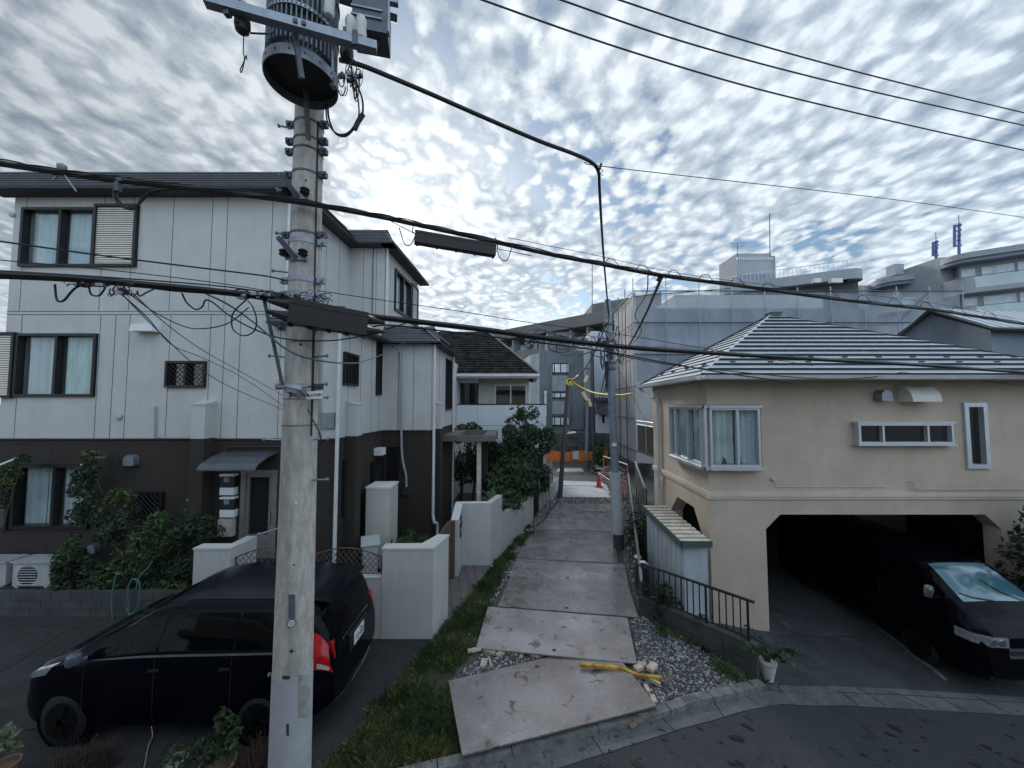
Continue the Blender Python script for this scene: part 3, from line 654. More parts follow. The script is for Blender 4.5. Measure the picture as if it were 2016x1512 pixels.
mb.build('lower_wall', [m_brown, m_bjoint], house)
mb = MB()                                            # closing body (back and far walls, flat roof)
mb.prism([(XL, YF + .25), (XA - .25, YF + .25), (SA(YB) - .25, YB + .25), (XC - .25, YB + .25), (XD - .25, YD), (XD - .25, 19), (XL, 19)], -.2, zsk)
mb.prism([(XL, YF + .25), (X3 - .25, YF + .25), (X3b - .25, YB3 + .25), (XC3 - .25, YB3 + .25), (XD3 - .25, YD3), (XL, YD3 + 1.5)], zsk, zrt - .12)
mb.build('far_walls', m_render, house)
# mansard strips with horizontal seams
def mansard(mb, F, u0, u1, zlo, zhi, out, rows=7, i0=0., i1=0., bot=.03, back=.25, mitre0=0, mitre1=0):
    # face leaning back from (zlo, t=out) to (zhi, t=out-back); ends mitred by i0/i1 at the top
    for k in range(rows):
        a = k / rows; b = (k + 1) / rows
        za, zb_ = zlo + (zhi - zlo) * a, zlo + (zhi - zlo) * b - .012; ta, tb = out - back * a, out - back * b
        ua0, ub0 = u0 + i0 * a + mitre0, u0 + i0 * b + mitre0; ua1, ub1 = u1 + i1 * a + mitre1, u1 + i1 * b + mitre1
        mb.hexa([F.P(ua0, za, ta + .008), F.P(ua1, za, ta + .008), F.P(ua1, za, ta - .03), F.P(ua0, za, ta - .03), F.P(ub0, zb_, tb), F.P(ub1, zb_, tb), F.P(ub1, zb_, tb - .03), F.P(ub0, zb_, tb - .03)], 0)
        mb.quad(F.P(ua0, za - .012, ta - .012), F.P(ua1, za - .012, ta - .012), F.P(ub1, zb_ + .012, tb - .012), F.P(ub0, zb_ + .012, tb - .012), 1)
    mb.fbox(F, u0, u1, zlo - .05, zlo - .004, -.02, out - .005, 1)          # soffit
rt = MB()
OV = .38
mansard(rt, F3, -.30, F3.L + OV, zev + .02, zrt, OV, 8, .1, -.25, back=.2)
mansard(rt, F3B, -.02, F3B.L + OV, zev + .02, zrt, OV, 8, 0, -.25, back=.2)
rt.fbox(F3, -.05, F3.L + .1, zrt - .06, zrt - .01, -3, .16, 0)
rt.build('roof_front_panels', [m_roofd, m_roofln], house)
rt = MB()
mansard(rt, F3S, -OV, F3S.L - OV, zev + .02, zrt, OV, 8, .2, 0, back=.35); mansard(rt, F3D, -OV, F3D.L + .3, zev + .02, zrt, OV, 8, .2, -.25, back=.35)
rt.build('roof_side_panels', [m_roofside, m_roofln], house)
# skirt roof above second floor
sk = MB(); OS = .32; zt2 = zsk + .52
mansard(sk, FF, F3.L - .3, FF.L + OS, zsk + .02, zt2, OS, 6, 0, -.35, back=.6)
sk.build('skirt_roof_front_panels', [m_roofd, m_roofln], house); sk = MB(); mansard(sk, FB, -.02, FB.L + OS, zsk + .02, zt2, OS, 6, 0, -.25, back=.35); sk.build('skirt_roof_front_panels', [m_roofd, m_roofln], house)
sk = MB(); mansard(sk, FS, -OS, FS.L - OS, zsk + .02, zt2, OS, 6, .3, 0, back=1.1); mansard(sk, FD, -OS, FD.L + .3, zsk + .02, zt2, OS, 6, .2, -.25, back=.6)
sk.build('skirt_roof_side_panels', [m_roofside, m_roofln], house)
mb = MB(); mb.prism([(XC - 1.4, YB + .1), (XC - .1, YB + .1), (XD - .1, YD), (XD - 1.4, YD)], zt2 - .1, zt2 - .03); mb.build('bay_roof', m_roofd, house)
# windows
wn = window(house, FF, w3, m_bronze, .06, (.52,), cur=[(.1, .5, 0), (.54, .96, 0)], t1=.06)
lv = MB(); r = FF.rect(193, 409, 268, 521)
def louvre(mb, F, r, n, t0=.01, t1=.05):
    u0, u1, z0, z1 = r
    for k in range(n):
        a = z0 + (z1 - z0) * k / n; b = z0 + (z1 - z0) * (k + .72) / n
        mb.hexa([F.P(u0, a, t1), F.P(u1, a, t1), F.P(u1, a, t0), F.P(u0, a, t0), F.P(u0, b, t1 - .015), F.P(u1, b, t1 - .015), F.P(u1, b, t0), F.P(u0, b, t0)], 0)
    mb.fbox(F, u0, u1, z0, z1, 0, t0 + .01, 1)
    for q in ((u0 - .05, u0 - .0, z0 - .06, z1 + .06), (u1 + .0, u1 + .06, z0 - .06, z1 + .06)): mb.fbox(F, *q, 0, t1 + .03, 2)
    mb.fbox(F, u0, u1, z1, z1 + .06, 0, t1 + .03, 2); mb.fbox(F, u0, u1, z0 - .06, z0, 0, t1 + .03, 2)
m_shut = M('shutter_cream', (.66, .62, .55), .5, .05); m_gap = M('shutter_gap', (.07, .068, .065), .7)
louvre(lv, FF, r, 26); lv.build('shutter_box', [m_shut, m_gap, m_bronze], house)
window(house, FF, w2, m_bronze, .06, (.5,), cur=[(.06, .47, 0), (.54, .96, 1)], t1=.06)
lv = MB(); louvre(lv, FF, FF.rect(-45, 660, 27, 778), 26); lv.build('shutter_box', [m_shut, m_gap, m_bronze], house)
window(house, FF, ws, m_bronze, .05, (.5,), cur=[(.05, .95, 0)], t1=.07, lattice=True, gl=m_glassd)
window(house, FF, w1, m_bronze, .07, (.53,), cur=[(.05, .48, 0), (.56, .97, 0)], t1=.06)
lv = MB(); louvre(lv, FF, FF.rect(-45, 918, 20, 1036), 26); lv.build('shutter_box', [m_gap, m_gap, m_bronze], house)
window(house, FF, ws1, m_bronze, .05, (.5,), cur=[(.05, .95, 1)], t1=.07, lattice=True, gl=m_glassd)
window(house, FS, wS2, m_bronze, .05, (.5,), cur=[(.05, .95, 0)], t1=.06, lattice=True, gl=m_glassd)
window(house, FS, wSs, m_bronze, .05, (), gl=m_glassd, cur=[(0, 1, 1)], t1=.05)
window(house, FS, wS1, m_bronze, .05, (), gl=m_glassd, cur=[(0, 1, 1)], t1=.05, lattice=True)
window(house, FS, wS1b, m_bronze, .05, (.5,), gl=m_glassd, cur=[(0, 1, 0)], t1=.08, lattice=True)
window(house, FD, wD2, m_bronze, .05, (.5,), gl=m_glassd, cur=[(0, 1, 1)], t1=.05)
window(house, F3D, w3D, m_bronze, .08, (.5,), cur=[(.05, .95, 0)], t1=.06)
lv = MB(); louvre(lv, F3D, (w3D[1] + .08, w3D[1] + .75, w3D[2], w3D[3]), 26); lv.build('shutter_box', [m_shut, m_gap, m_bronze], house)
db = MB(); db.fbox(FB, *wB1, -.15, -.1); db.fbox(FB, wB1[0], wB1[0] + .05, wB1[2], wB1[3], -.1, .02); db.fbox(FB, wB1[1] - .05, wB1[1], wB1[2], wB1[3], -.1, .02); db.build('back_door', m_bronze, house)
# kitchen door with lower vent
u0, u1, z0, z1 = dr; db = MB(); m_dframe = M('door_bronze_grey', (.20, .19, .18), .5, .1, metal=.3)
db.fbox(FF, u0, u0 + .1, z0, z1, -.12, .04); db.fbox(FF, u1 - .1, u1, z0, z1, -.12, .04); db.fbox(FF, u0 + .1, u1 - .1, z1 - .07, z1, -.12, .04)
db.fbox(FF, u0 + .1, u1 - .1, z0, z0 + .5, -.1, .0); db.fbox(FF, u0 + .1, u0 + .17, z0 + .5, z1 - .07, -.1, 0.); db.fbox(FF, u1 - .19, u1 - .1, z0 + .5, z1 - .07, -.1, 0.); db.fbox(FF, u0 + .17, u1 - .19, z1 - .16, z1 - .07, -.1, 0)
for k in range(5): db.fbox(FF, u0 + .2, u1 - .22, z0 + .15 + k * .05, z0 + .18 + k * .05, 0, .012)
dor = db.build('door', m_dframe, house)
db = MB(); db.fbox(FF, u0 + .17, u1 - .19, z0 + .5, z1 - .16, -.09, -.06)
for k in range(28): zz = z0 + .53 + k * .052; db.fbox(FF, u0 + .17, u1 - .19, zz, zz + .006, -.055, -.03)
db.build('screen', m_dark, dor)
db = MB(); db.fbox(FF, u1 - .16, u1 - .125, z0 + .75, z0 + 1.0, 0, .04); db.build('handle', m_steel, dor)
# awning over that door
a0, a1, _, _ = FF.rect(440, 892, 546, 917); aw = MB(); zt = FF.px(490, 889)[1]
pr = [(0., zt), (.35, zt - .07), (.62, zt - .17), (.72, zt - .27)]
for (ta, za), (tb, zb_) in zip(pr[:-1], pr[1:]):
    aw.hexa([FF.P(a0, za - .03, ta), FF.P(a0, zb_ - .03, tb), FF.P(a1, zb_ - .03, tb), FF.P(a1, za - .03, ta), FF.P(a0, za, ta), FF.P(a0, zb_, tb), FF.P(a1, zb_, tb), FF.P(a1, za, ta)])
aw.build('awning', M('awning_slate', (.10, .11, .13), .4, .1, metal=.3), house)
# fins / pipe covers
def fin(F, r, ztop, t, name='pilaster'):
    u0, u1 = r; mb = MB()
    mb.fbox(F, u0, u1, zb + .02, ztop - .0, 0, t, 0); mb.hexa([F.P(u0 - .015, ztop, t + .015), F.P(u1 + .015, ztop, t + .015), F.P(u1 + .015, ztop, 0), F.P(u0 - .015, ztop, 0), F.P(u0 - .015, ztop + .02, t + .015), F.P(u1 + .015, ztop + .02, t + .015), F.P(u1 + .015, ztop + .10, 0), F.P(u0 - .015, ztop + .10, 0)], 0)
    mb.fbox(F, u0, u1, -.1, zb + .02, 0, t - .003, 1)
    mb.build(name, [m_render, m_brown], house)
a = FF.px(400, 800)[0]; fin(FF, (a, a + .30), FF.px(410, 797)[1], .30)
fin(FS, (.35, .62), FF.px(410, 797)[1], .28); fin(FD, (.30, .58), FF.px(410, 797)[1], .22)
# hoods, vents, meters
hb = MB(); r = FF.rect(274, 637, 318, 655); hb.hexa([FF.P(r[0], r[2], .22), FF.P(r[1], r[2], .22), FF.P(r[1], r[2], 0), FF.P(r[0], r[2], 0), FF.P(r[0] + .02, r[3] - .05, .22), FF.P(r[1] - .02, r[3] - .05, .22), FF.P(r[1], r[3], 0), FF.P(r[0], r[3], 0)]); hb.build('vent_hood', m_white, house)
def roundhood(F, px, py, rad, mat, par, name='vent_hood', dep=.12):
    u, z = F.px(px, py); mb = MB(); n = 14; v = []; f = []
    for i in range(n + 1):
        a = math.pi * i / n
        for q, s in ((0, 1), (dep, .92)): v.append(F.P(u + rad * math.cos(a) * s, z + rad * math.sin(a) * s, q))
        
    for i in range(n): f.append((2 * i, 2 * i + 1, 2 * i + 3, 2 * i + 2))
    k = len(v); v += [F.P(u + rad, z - rad * .8, 0), F.P(u + rad * .92, z - rad * .9, dep), F.P(u - rad, z - rad * .8, 0), F.P(u - rad * .92, z - rad * .9, dep)]
    f += [(0, 1, k + 1, k), (2 * n, 2 * n + 1, k + 3, k + 2), tuple(2 * i + 1 for i in range(n + 1)) + (k + 3, k + 1)]
    mb.add(v, f); return mb.build(name, mat, par)
roundhood(FF, 263, 905, .13, m_steel, house); roundhood(FF, 190, 1078, .10, m_steel, house)
for px, py, rr in ((236, 820, .07), (27, 424, .06)):
    u, z = FF.px(px, py); mb = MB(); mb.lathe(FF.P(u, z, .01), [(rr, .0), (rr, -.03), (rr * .7, -.05)], 18, 'y'); mb.build('round_vent', m_wall, house)
for x0, y0, x1, y1 in ((432, 934, 460, 975), (432, 979, 460, 1019), (368, 982, 393, 1016)):
    r = FF.rect(x0, y0, x1, y1, .14); mb = MB(); zc = r[2] + .16
    mb.fbox(FF, r[0], r[1], r[2], zc, 0, .13, 0); mb.fbox(FF, r[0] + .005, r[1] - .005, zc, r[3] - .04, 0, .12, 1); mb.fbox(FF, r[0] - .005, r[1] + .005, r[3] - .04, r[3], 0, .145, 0); mb.fbox(FF, r[0] + .08, r[1] - .12, zc + .12, zc + .22, .12, .125, 2)
    mb.build('electric_meter', [m_white, m_black, M('meter_glass', (.2, .23, .26), .2)], house)
r = FF.rect(430, 1022, 458, 1056, .1); mb = MB(); mb.fbox(FF, *r, 0, .12); mb.build('meter_base_box', M('box_cream', (.5, .47, .42), .7), house)
r = FS.rect(738, 881, 752, 896, .1); mb = MB(); mb.fbox(FS, 2.0, 2.3, 2.75, 2.95, 0, .22); mb.build('vent_hood', m_white, house)
mb = MB(); u = FF.px(625, 700)[0]; mb.fbox(FF, *FF.rect(636, 812, 660, 843), 0, .06); mb.build('junction_box', m_steel, house)
# rain pipes
def pipe(pts, r, mat, par, name='downpipe', seg=8):
    mb = MB(); mb.tube(pts, r, seg); mb.sm = True; return mb.build(name, mat, par, smooth=True)
mb_ = [(FF.P(FF.L + .03, zsk, .07), FF.P(FF.L + .03, 0, .07)), (FD.P(.0, zsk, .09), FD.P(.0, .9, .09)), (FD.P(2.9, zsk, .07), FD.P(2.9, 0, .07)), (F3.P(F3.L - .01, zev, .06), F3.P(F3.L - .01, z3 + .2, .06)), (F3D.P(.03, zev, .06), F3D.P(.03, zsk + .5, .06))]
for a, b in mb_: pipe([a, b], .042, m_gutter, house)
pipe(smooth_pts([FD.P(0, .95, .09), FD.P(-.05, .75, .15), FD.P(.08, .65, .2), FD.P(.08, .1, .2)], 4), .042, m_gutter, house)
m_cond = M('conduit_grey', (.30, .31, .33), .5)
pipe(smooth_pts([at(776, 680, YB - .08), at(786, 690, YB - .08), at(789, 712, YB - .08), at(790, 840, YB - .08), at(792, 900, YB - .08), at(799, 935, YB - .08), at(800, 958, YB - .08)], 6), .035, m_cond, house, 'conduit')
mb = MB(); mb.fbox(FB, *FB.rect(794, 957, 808, 973), 0, .1); mb.build('conduit_box', m_bjoint, house)
pipe(smooth_pts([FF.P(*FF.px(309, 800), .04), FF.P(*FF.px(309, 850), .04), FF.P(*FF.px(316, 861), .04), FF.P(*FF.px(395, 862), .06)], 5), .018, m_cond, house, 'conduit')
pipe([FF.P(*FF.px(392, 880), .03), FF.P(*FF.px(391, 985), .03)], .018, m_bjoint, house, 'conduit')
pipe(smooth_pts([FF.P(*FF.px(560, 879), .04), FF.P(*FF.px(455, 880), .04), FF.P(*FF.px(449, 886), .04), FF.P(*FF.px(448, 935), .04)], 5), .018, m_bjoint, house, 'conduit')
for x in (626, 630, 634): pipe([FF.P(*FF.px(x, 640), .03), FF.P(*FF.px(x - 3, 862), .03)], .012, m_cond, house, 'conduit')
pipe([F3B.P(.72, zev, .03), F3B.P(.72, zsk + .4, .03)], .015, m_joint, house, 'conduit')
# clothes-pole brackets above the ground floor window
for x in (20, 178):
    mb = MB(); u, z = FF.px(x, 903, .3); mb.tube([FF.P(u, z, 0), FF.P(u, z, .18), FF.P(u - .06, z - .12, .42)], .022, 6); mb.build('pole_bracket', m_white, house)
# porch slab
porch = thing('porch', 'flat dark porch roof on one pale post beside the grey house', 'porch', (-1.6, 13.2, 0))
zp = at(920, 868, 12.3).z; xa, xb = at(868, 868, 12.3).x, at(975, 868, 12.3).x; mb = MB()
mb.box((xa, 12.3, zp - .02), (xb, 12.5, zp + .18)); mb.box((xa, 14.6, zp - .02), (xb, 14.8, zp + .18)); mb.box((xa, 12.5, zp - .02), (xa + .55, 14.6, zp + .18)); mb.box((xb - .4, 12.5, zp - .02), (xb, 14.6, zp + .18))
mb.build('porch_roof', M('porch_brown', (.13, .125, .12), .6, .1), porch)
mb = MB(); px_ = at(943, 900, 12.6).x; mb.box((px_ - .07, 12.55, 0), (px_ + .07, 12.72, zp)); mb.build('post', M('post_cream', (.55, .53, .48), .8), porch)
mb = MB(); px_ = at(955, 900, 13.1).x; mb.box((px_ - .1, 13.0, 0), (px_ + .1, 13.2, zp)); mb.build('post', m_brown, porch)
# ================================================================== garden walls
def loftwall(mb, pts, th, cope=True, m=0):
    # pts: (x, y, ztop); thickness to the left of travel
    for (x0, y0, a), (x1, y1, b) in zip(pts[:-1], pts[1:]):
        d = Vector((x1 - x0, y1 - y0)).normalized(); n = Vector((-d.y, d.x)) * th
        mb.hexa([(x0, y0, -.3), (x1, y1, -.3), (x1 + n.x, y1 + n.y, -.3), (x0 + n.x, y0 + n.y, -.3), (x0, y0, a), (x1, y1, b), (x1 + n.x, y1 + n.y, b), (x0 + n.x, y0 + n.y, a)], m)
c0 = g(851, 1259); YW = c0.y; c1 = g(882, 1216); ztop = at(800, 1082, YW).z; zlow = at(735, 1139, YW).z
gw = thing('garden_wall', 'pale rendered parking wall with a raised corner behind the rear of the black car', 'wall', (c0.x - 1, YW, 0))
mb = MB(); xw = at(752, 1150, YW).x; xw0 = at(380, 1120, YW).x; xw1 = at(452, 1120, YW).x
mb.prism([(xw, YW), (c0.x, YW), (c1.x, c1.y), (c1.x - .20, c1.y + .03), (c0.x - .24, YW + .22), (xw, YW + .2)], -.2, ztop)
mb.prism([(xw1, YW + .01), (xw - .001, YW + .01), (xw - .001, YW + .18), (xw1, YW + .18)], -.2, zlow)
mb.prism([(xw0, YW), (xw1, YW), (xw1, YW + .2), (xw0, YW + .2)], -.2, ztop)
mb.hexa([(xw1 - .2, YW + .2, -.2), (xw1, YW + .2, -.2), (xw1, 7.5, -.2), (xw1 - .2, 7.5, -.2), (xw1 - .2, YW + .2, ztop), (xw1, YW + .2, ztop), (xw1, 7.5, ztop), (xw1 - .2, 7.5, ztop)])
mb.build('wall', m_wall, gw)
mb = MB(); mb.prism([(xw - .015, YW - .015), (c0.x + .01, YW - .015), (c1.x + .015, c1.y + .01), (c1.x - .215, c1.y + .04), (c0.x - .255, YW + .235), (xw - .015, YW + .215)], ztop, ztop + .03); mb.prism([(xw0 - .01, YW - .015), (xw1 + .01, YW - .015), (xw1 + .01, YW + .215), (xw0 - .01, YW + .215)], ztop, ztop + .03)
mb.prism([(xw1, YW - .005), (xw - .02, YW - .005), (xw - .02, YW + .195), (xw1 + .012, YW + .195)], zlow, zlow + .025)
mb.build('coping', M('coping', (.52, .525, .515), .9, .06, 4), gw)
# scalloped lattice fence on the low wall
def lattice_fence(u0, u1, label):
    lf = thing('lattice_fence', label, 'fence', ((u0 + u1) / 2, YW + .1, zlow))
    mb = MB(); n = 26; top = [(u0 + (u1 - u0) * i / n, zlow + .30 + .20 * math.sin(math.pi * (i / n) * .92 + .12)) for i in range(n + 1)]
    mb.tube([(x, YW + .1, z) for x, z in top], .012, 6); mb.tube([(u0, YW + .1, zlow + .05), (u1, YW + .1, zlow + .05)], .010, 6)
    mb.build('top_rail', m_rust, lf); mb = MB()
    def zt(x): return np.interp(x, [a for a, _ in top], [b for _, b in top])
    k = u0 - .5
    while k < u1:
        for sg in (1, -1):
            P_ = []
            for j in range(12):
                xx = k + .045 * j if sg > 0 else k + .5 - .045 * j; zz = zlow + .05 + .05 * j
                if u0 <= xx <= u1 and zz <= zt(xx): P_.append((xx, YW + .1 + sg * .006, zz))
            if len(P_) > 1: mb.tube([P_[0], P_[-1]], .006, 4)
        k += .10
    mb.tube([(u0 + .02, YW + .1, zlow), (u0 + .02, YW + .1, zlow + .34)], .014, 6); mb.tube([(u1 - .02, YW + .1, zlow), (u1 - .02, YW + .1, zlow + .34)], .014, 6)
    mb.build('lattice', m_rust, lf)
xm = (xw1 + xw) / 2 - .12
lattice_fence(xw1 + .02, xw1 + (xw - xw1) * .48, 'brown scalloped lattice fence left of the near pole'); lattice_fence(xw1 + (xw - xw1) * .49, xw - .02, 'brown scalloped lattice fence right of the near pole, in front of the small air conditioner')
# mailbox wall and long alley wall
p1 = g(902, 1136); p2 = g(909, 1114); p3 = g(966, 1113); zt2w = at(936, 992, p3.y).z
aw_ = thing('garden_wall', 'pale rendered entrance wall with a mail slot, running on beside the alley', 'wall', (p3.x, p3.y, 0))
p4 = g(1050, 1024); d34 = Vector((p4.x - p3.x, p4.y - p3.y)); dn = d34.normalized(); nn = Vector((-dn.y, dn.x)) * .16
mid_ = (p3.x + dn.x * .82, p3.y + dn.y * .82)
mb = MB(); z_a = at(895, 1025, p1.y).z
mb.hexa([(p1.x - .17, p1.y, -.1), (p1.x, p1.y, -.1), (p2.x, p2.y, -.1), (p2.x - .17, p2.y, -.1), (p1.x - .17, p1.y, z_a), (p1.x, p1.y, z_a), (p2.x, p2.y, zt2w - .001), (p2.x - .17, p2.y, zt2w - .001)])
mb.hexa([(p2.x - .17, p2.y, -.1), (p3.x, p3.y, -.1), (p3.x + nn.x, p3.y + .16, -.1), (p2.x - .17, p2.y + .16, -.1), (p2.x - .17, p2.y, zt2w), (p3.x, p3.y, zt2w), (p3.x + nn.x, p3.y + .16, zt2w), (p2.x - .17, p2.y + .16, zt2w)])
mb.hexa([(p3.x, p3.y, -.1), (mid_[0], mid_[1], -.1), (mid_[0] + nn.x, mid_[1] + nn.y, -.1), (p3.x + nn.x, p3.y + .16, -.1), (p3.x, p3.y, zt2w), (mid_[0], mid_[1], zt2w + .04), (mid_[0] + nn.x, mid_[1] + nn.y, zt2w + .04), (p3.x + nn.x, p3.y + .16, zt2w)])
zl = at(1044, 973, p4.y).z
mb.hexa([(mid_[0], mid_[1], -.1), (p4.x, p4.y, -.1), (p4.x + nn.x, p4.y + nn.y, -.1), (mid_[0] + nn.x, mid_[1] + nn.y, -.1), (mid_[0], mid_[1], zl + .12), (p4.x, p4.y, zl), (p4.x + nn.x, p4.y + nn.y, zl), (mid_[0] + nn.x, mid_[1] + nn.y, zl + .12)])
mb.build('wall', m_wall, aw_)
mb = MB(); zc = zt2w
mb.hexa([(p2.x - .18, p2.y - .012, zc + .001), (p3.x + .006, p3.y - .012, zc + .001), (p3.x + nn.x, p3.y + .17, zc + .001), (p2.x - .18, p2.y + .17, zc + .001), (p2.x - .18, p2.y - .012, zc + .025), (p3.x + .006, p3.y - .012, zc + .025), (p3.x + nn.x, p3.y + .17, zc + .025), (p2.x - .18, p2.y + .17, zc + .025)])
mb.hexa([(p1.x - .18, p1.y - .01, z_a + .001), (p1.x + .01, p1.y - .01, z_a + .001), (p2.x + .01, p2.y - .014, zc), (p2.x - .18, p2.y - .014, zc), (p1.x - .18, p1.y - .01, z_a + .025), (p1.x + .01, p1.y - .01, z_a + .025), (p2.x + .01, p2.y - .014, zc + .024), (p2.x - .18, p2.y - .014, zc + .024)])
mb.build('coping', MATS['coping'], aw_)
mb = MB(); ym = (p1.y + p2.y) / 2
mb.box((p1.x + .012, ym - .16, zt2w - .50), (p1.x + .03, ym + .16, zt2w - .38)); mb.box((p1.x + .012, ym - .1, zt2w - .72), (p1.x + .03, ym + .06, zt2w - .58)); mb.box((p1.x + .012, ym - .12, zt2w - .3), (p1.x + .026, ym + .12, zt2w - .22)); mb.build('mail_slot', m_black, aw_)
# gate between the two walls
gt = thing('garden_gate', 'brown metal garden gate with an arched top standing open beside the mail wall', 'gate', (c1.x, (c1.y + p1.y) / 2, 0))
mb = MB(); xg = p1.x - .1; mb.box((xg - .06, p1.y - .14, 0), (xg + .02, p1.y - .04, z_a + .02)); mb.build('gate_post', m_rust, gt)
mb = MB(); ya, yb = c1.y + .25, p1.y - .16; q = [(xg - .45 + .4 * t, ya + (yb - ya) * t, 1.05 + .3 * math.sin(t * math.pi * .5) + .06 * math.sin(t * 9)) for t in [i / 12 for i in range(13)]]
for i in range(12):
    a, b = q[i], q[i + 1]; mb.hexa([(a[0], a[1], .1), (b[0], b[1], .1), (b[0] - .03, b[1], .1), (a[0] - .03, a[1], .1), a, b, (b[0] - .03, b[1], b[2]), (a[0] - .03, a[1], a[2])])
mb.build('gate_leaf', m_rust, gt)
# low block wall in front of the left garden
bw = MB(); zb0 = at(200, 1166, 7.5).z; x0b = at(-300, 1190, 7.5).x; k = x0b; ro = 0
for ro in range(3):
    k = x0b + (ro % 2) * .2
    while k < xw0 - .42: bw.box((k + .004, 7.5, ro * zb0 / 3 - .02 * (ro == 0)), (k + .396, 7.62, (ro + 1) * zb0 / 3 - .006)); k += .4
bw.box((x0b, 7.51, 0), (xw0, 7.61, zb0 - .01))
bw.build('block_wall', m_concd, label='low dark concrete block wall in front of the left garden', cat='wall')
mb = MB(); mb.box((x0b - 2, 7.63, -.1), (xw0, YF - .001, .38)); mb.build('garden_soil', M('soil', (.035, .03, .025), .95, .3, 8, .5), kind='structure')
# block panel fence and dark gate further down the alley
a_ = g(1061, 1008); b_ = g(1087, 978); Fp = Fr((a_.x, a_.y), (b_.x, b_.y)); zpt = at(1061, 925, a_.y).z
pf = thing('panel_fence', 'weathered concrete panel fence below the big tree', 'fence', (a_.x, a_.y, 0))
mb = MB(); n = 4
for i in range(n):
    for j in range(4): mb.fbox(Fp, Fp.L * i / n + .05, Fp.L * (i + 1) / n - .05, j * zpt / 4 + .01, (j + 1) * zpt / 4 - .01, -.06, 0)
mb.build('panels', M('panel_concrete', (.30, .32, .34), .9, .35, 3, .4, streak=.35), pf)
for i in range(n + 1): mb = MB(); u = Fp.L * i / n; mb.fbox(Fp, u - .05, u + .05, 0, zpt + .04, -.08, .03); mb.build('post', m_conc, pf)
mb = MB(); p4b = Vector((p4.x + dn.x * .08, p4.y + dn.y * .08)); Fg = Fr(p4b, (a_.x, a_.y)); mb.fbox(Fg, .05, Fg.L - .08, .05, zpt * .93, -.06, -.02)
for k in range(9): u = .08 + (Fg.L - .2) * k / 8; mb.fbox(Fg, u, u + .02, .05, zpt * .93, -.02, -.005)
mb.fbox(Fg, -.03, .04, 0, zpt * .98, -.1, 0, 1); mb.build('side_gate', [m_black, m_rust], label='dark slatted side gate between the rendered wall and the panel fence', cat='gate')
lw_ = MB(); e_ = g(1100, 962); f_ = g(1088, 985); lw_.hexa([(f_.x, f_.y, 0), (e_.x, e_.y, 0), (e_.x - .2, e_.y, 0), (f_.x - .2, f_.y, 0), (f_.x, f_.y, .6), (e_.x, e_.y, .55), (e_.x - .2, e_.y, .55), (f_.x - .2, f_.y, .6)])
lw_.build('low_wall', m_wall, label='short pale wall stub beyond the concrete panel fence', cat='wall')
# ================================================================== yard things
def ac_unit(x, y, z, w, d, hh, label, cover=False, rz=0):
    t = thing('air_conditioner', label, 'air conditioner', (x, y, z), rz, 'outdoor air conditioner units', local=True)
    mb = MB(); mb.box((-w / 2, -d / 2, .04), (w / 2, d / 2, hh)); mb.box((-w / 2 + .05, -d / 2, 0), (-w / 2 + .12, d / 2, .04)); mb.box((w / 2 - .12, -d / 2, 0), (w / 2 - .05, d / 2, .04)); mb.build('casing', M('ac_casing', (.40, .41, .41), .6, .08, 3, streak=.2), t)  # white casing greyed: the shade around it is put into its colour
    mb = MB(); mb.lathe((-.08, -d / 2 - .012, hh * .5), [(hh * .38, 0), (hh * .38, .011)], 24, 'y'); mb.build('fan_grille', m_black, t)
    mb = MB()
    for k in range(8): zz = hh * .14 + k * hh * .1; mb.box((-.08 - hh * .38, -d / 2 - .02, zz), (-.08 + hh * .38, -d / 2 - .013, zz + .008))
    mb.build('grille_bars', m_white, t)
    if cover:
        mb = MB()
        for k in range(9): mb.box((-w / 2 - .03 + (w + .06) * k / 9 + .004, -d / 2 - .05, hh + .01), (-w / 2 - .03 + (w + .06) * (k + 1) / 9 - .004, d / 2 + .05, hh + .03 + .004 * (k % 2)))
        mb.build('top_cover', M('cover_white', (.50, .53, .56), .35, .05, metal=.2), t)
    return t
a = at(62, 1140, 7.95); ac_unit(a.x + .12, 8.0, .38, .78, .30, .52, 'white air conditioner with ribbed cover beside the bush in the left garden', True)
a = at(-10, 1140, 7.95); ac_unit(a.x - .1, 8.05, .38, .78, .30, .50, 'leftmost white air conditioner cut by the photo edge', True)
a = at(720, 1100, 8.3); ac_unit(a.x, 8.55, .35, .62, .3, .72, 'white air conditioner with strapped sloping cover behind the lattice fence', True, R(-68))
wh = thing('water_heater', 'tall cream water heater cabinet against the side of the grey house', 'water heater', at(750, 1080, 9.7), local=False)
OFF[wh.name] = Vector(wh.location); xa = at(721, 960, 9.3).x; xb = at(768, 960, 9.3).x; zt = at(740, 962, 9.3).z
mb = MB(); mb.box((xa, 9.3, .15), (xb, 9.95, zt)); m_heat = M('heater_cream', (.52, .51, .47), .5, .06); mb.build('cabinet', m_heat, wh)
mb = MB(); mb.box((xa - .015, 9.285, zt + .002), (xb + .015, 9.965, zt + .045)); mb.build('lid', m_white, wh)
mb = MB(); mb.box((xb + .003, 9.35, .55), (xb + .012, 9.9, .95)); mb.box((xb + .003, 9.4, .62), (xb + .016, 9.47, .78)); mb.build('service_panel', m_heat, wh)
mb = MB(); mb.box((xb + .014, 9.40, .64), (xb + .018, 9.5, .8)); mb.build('control_cover', m_black, wh)
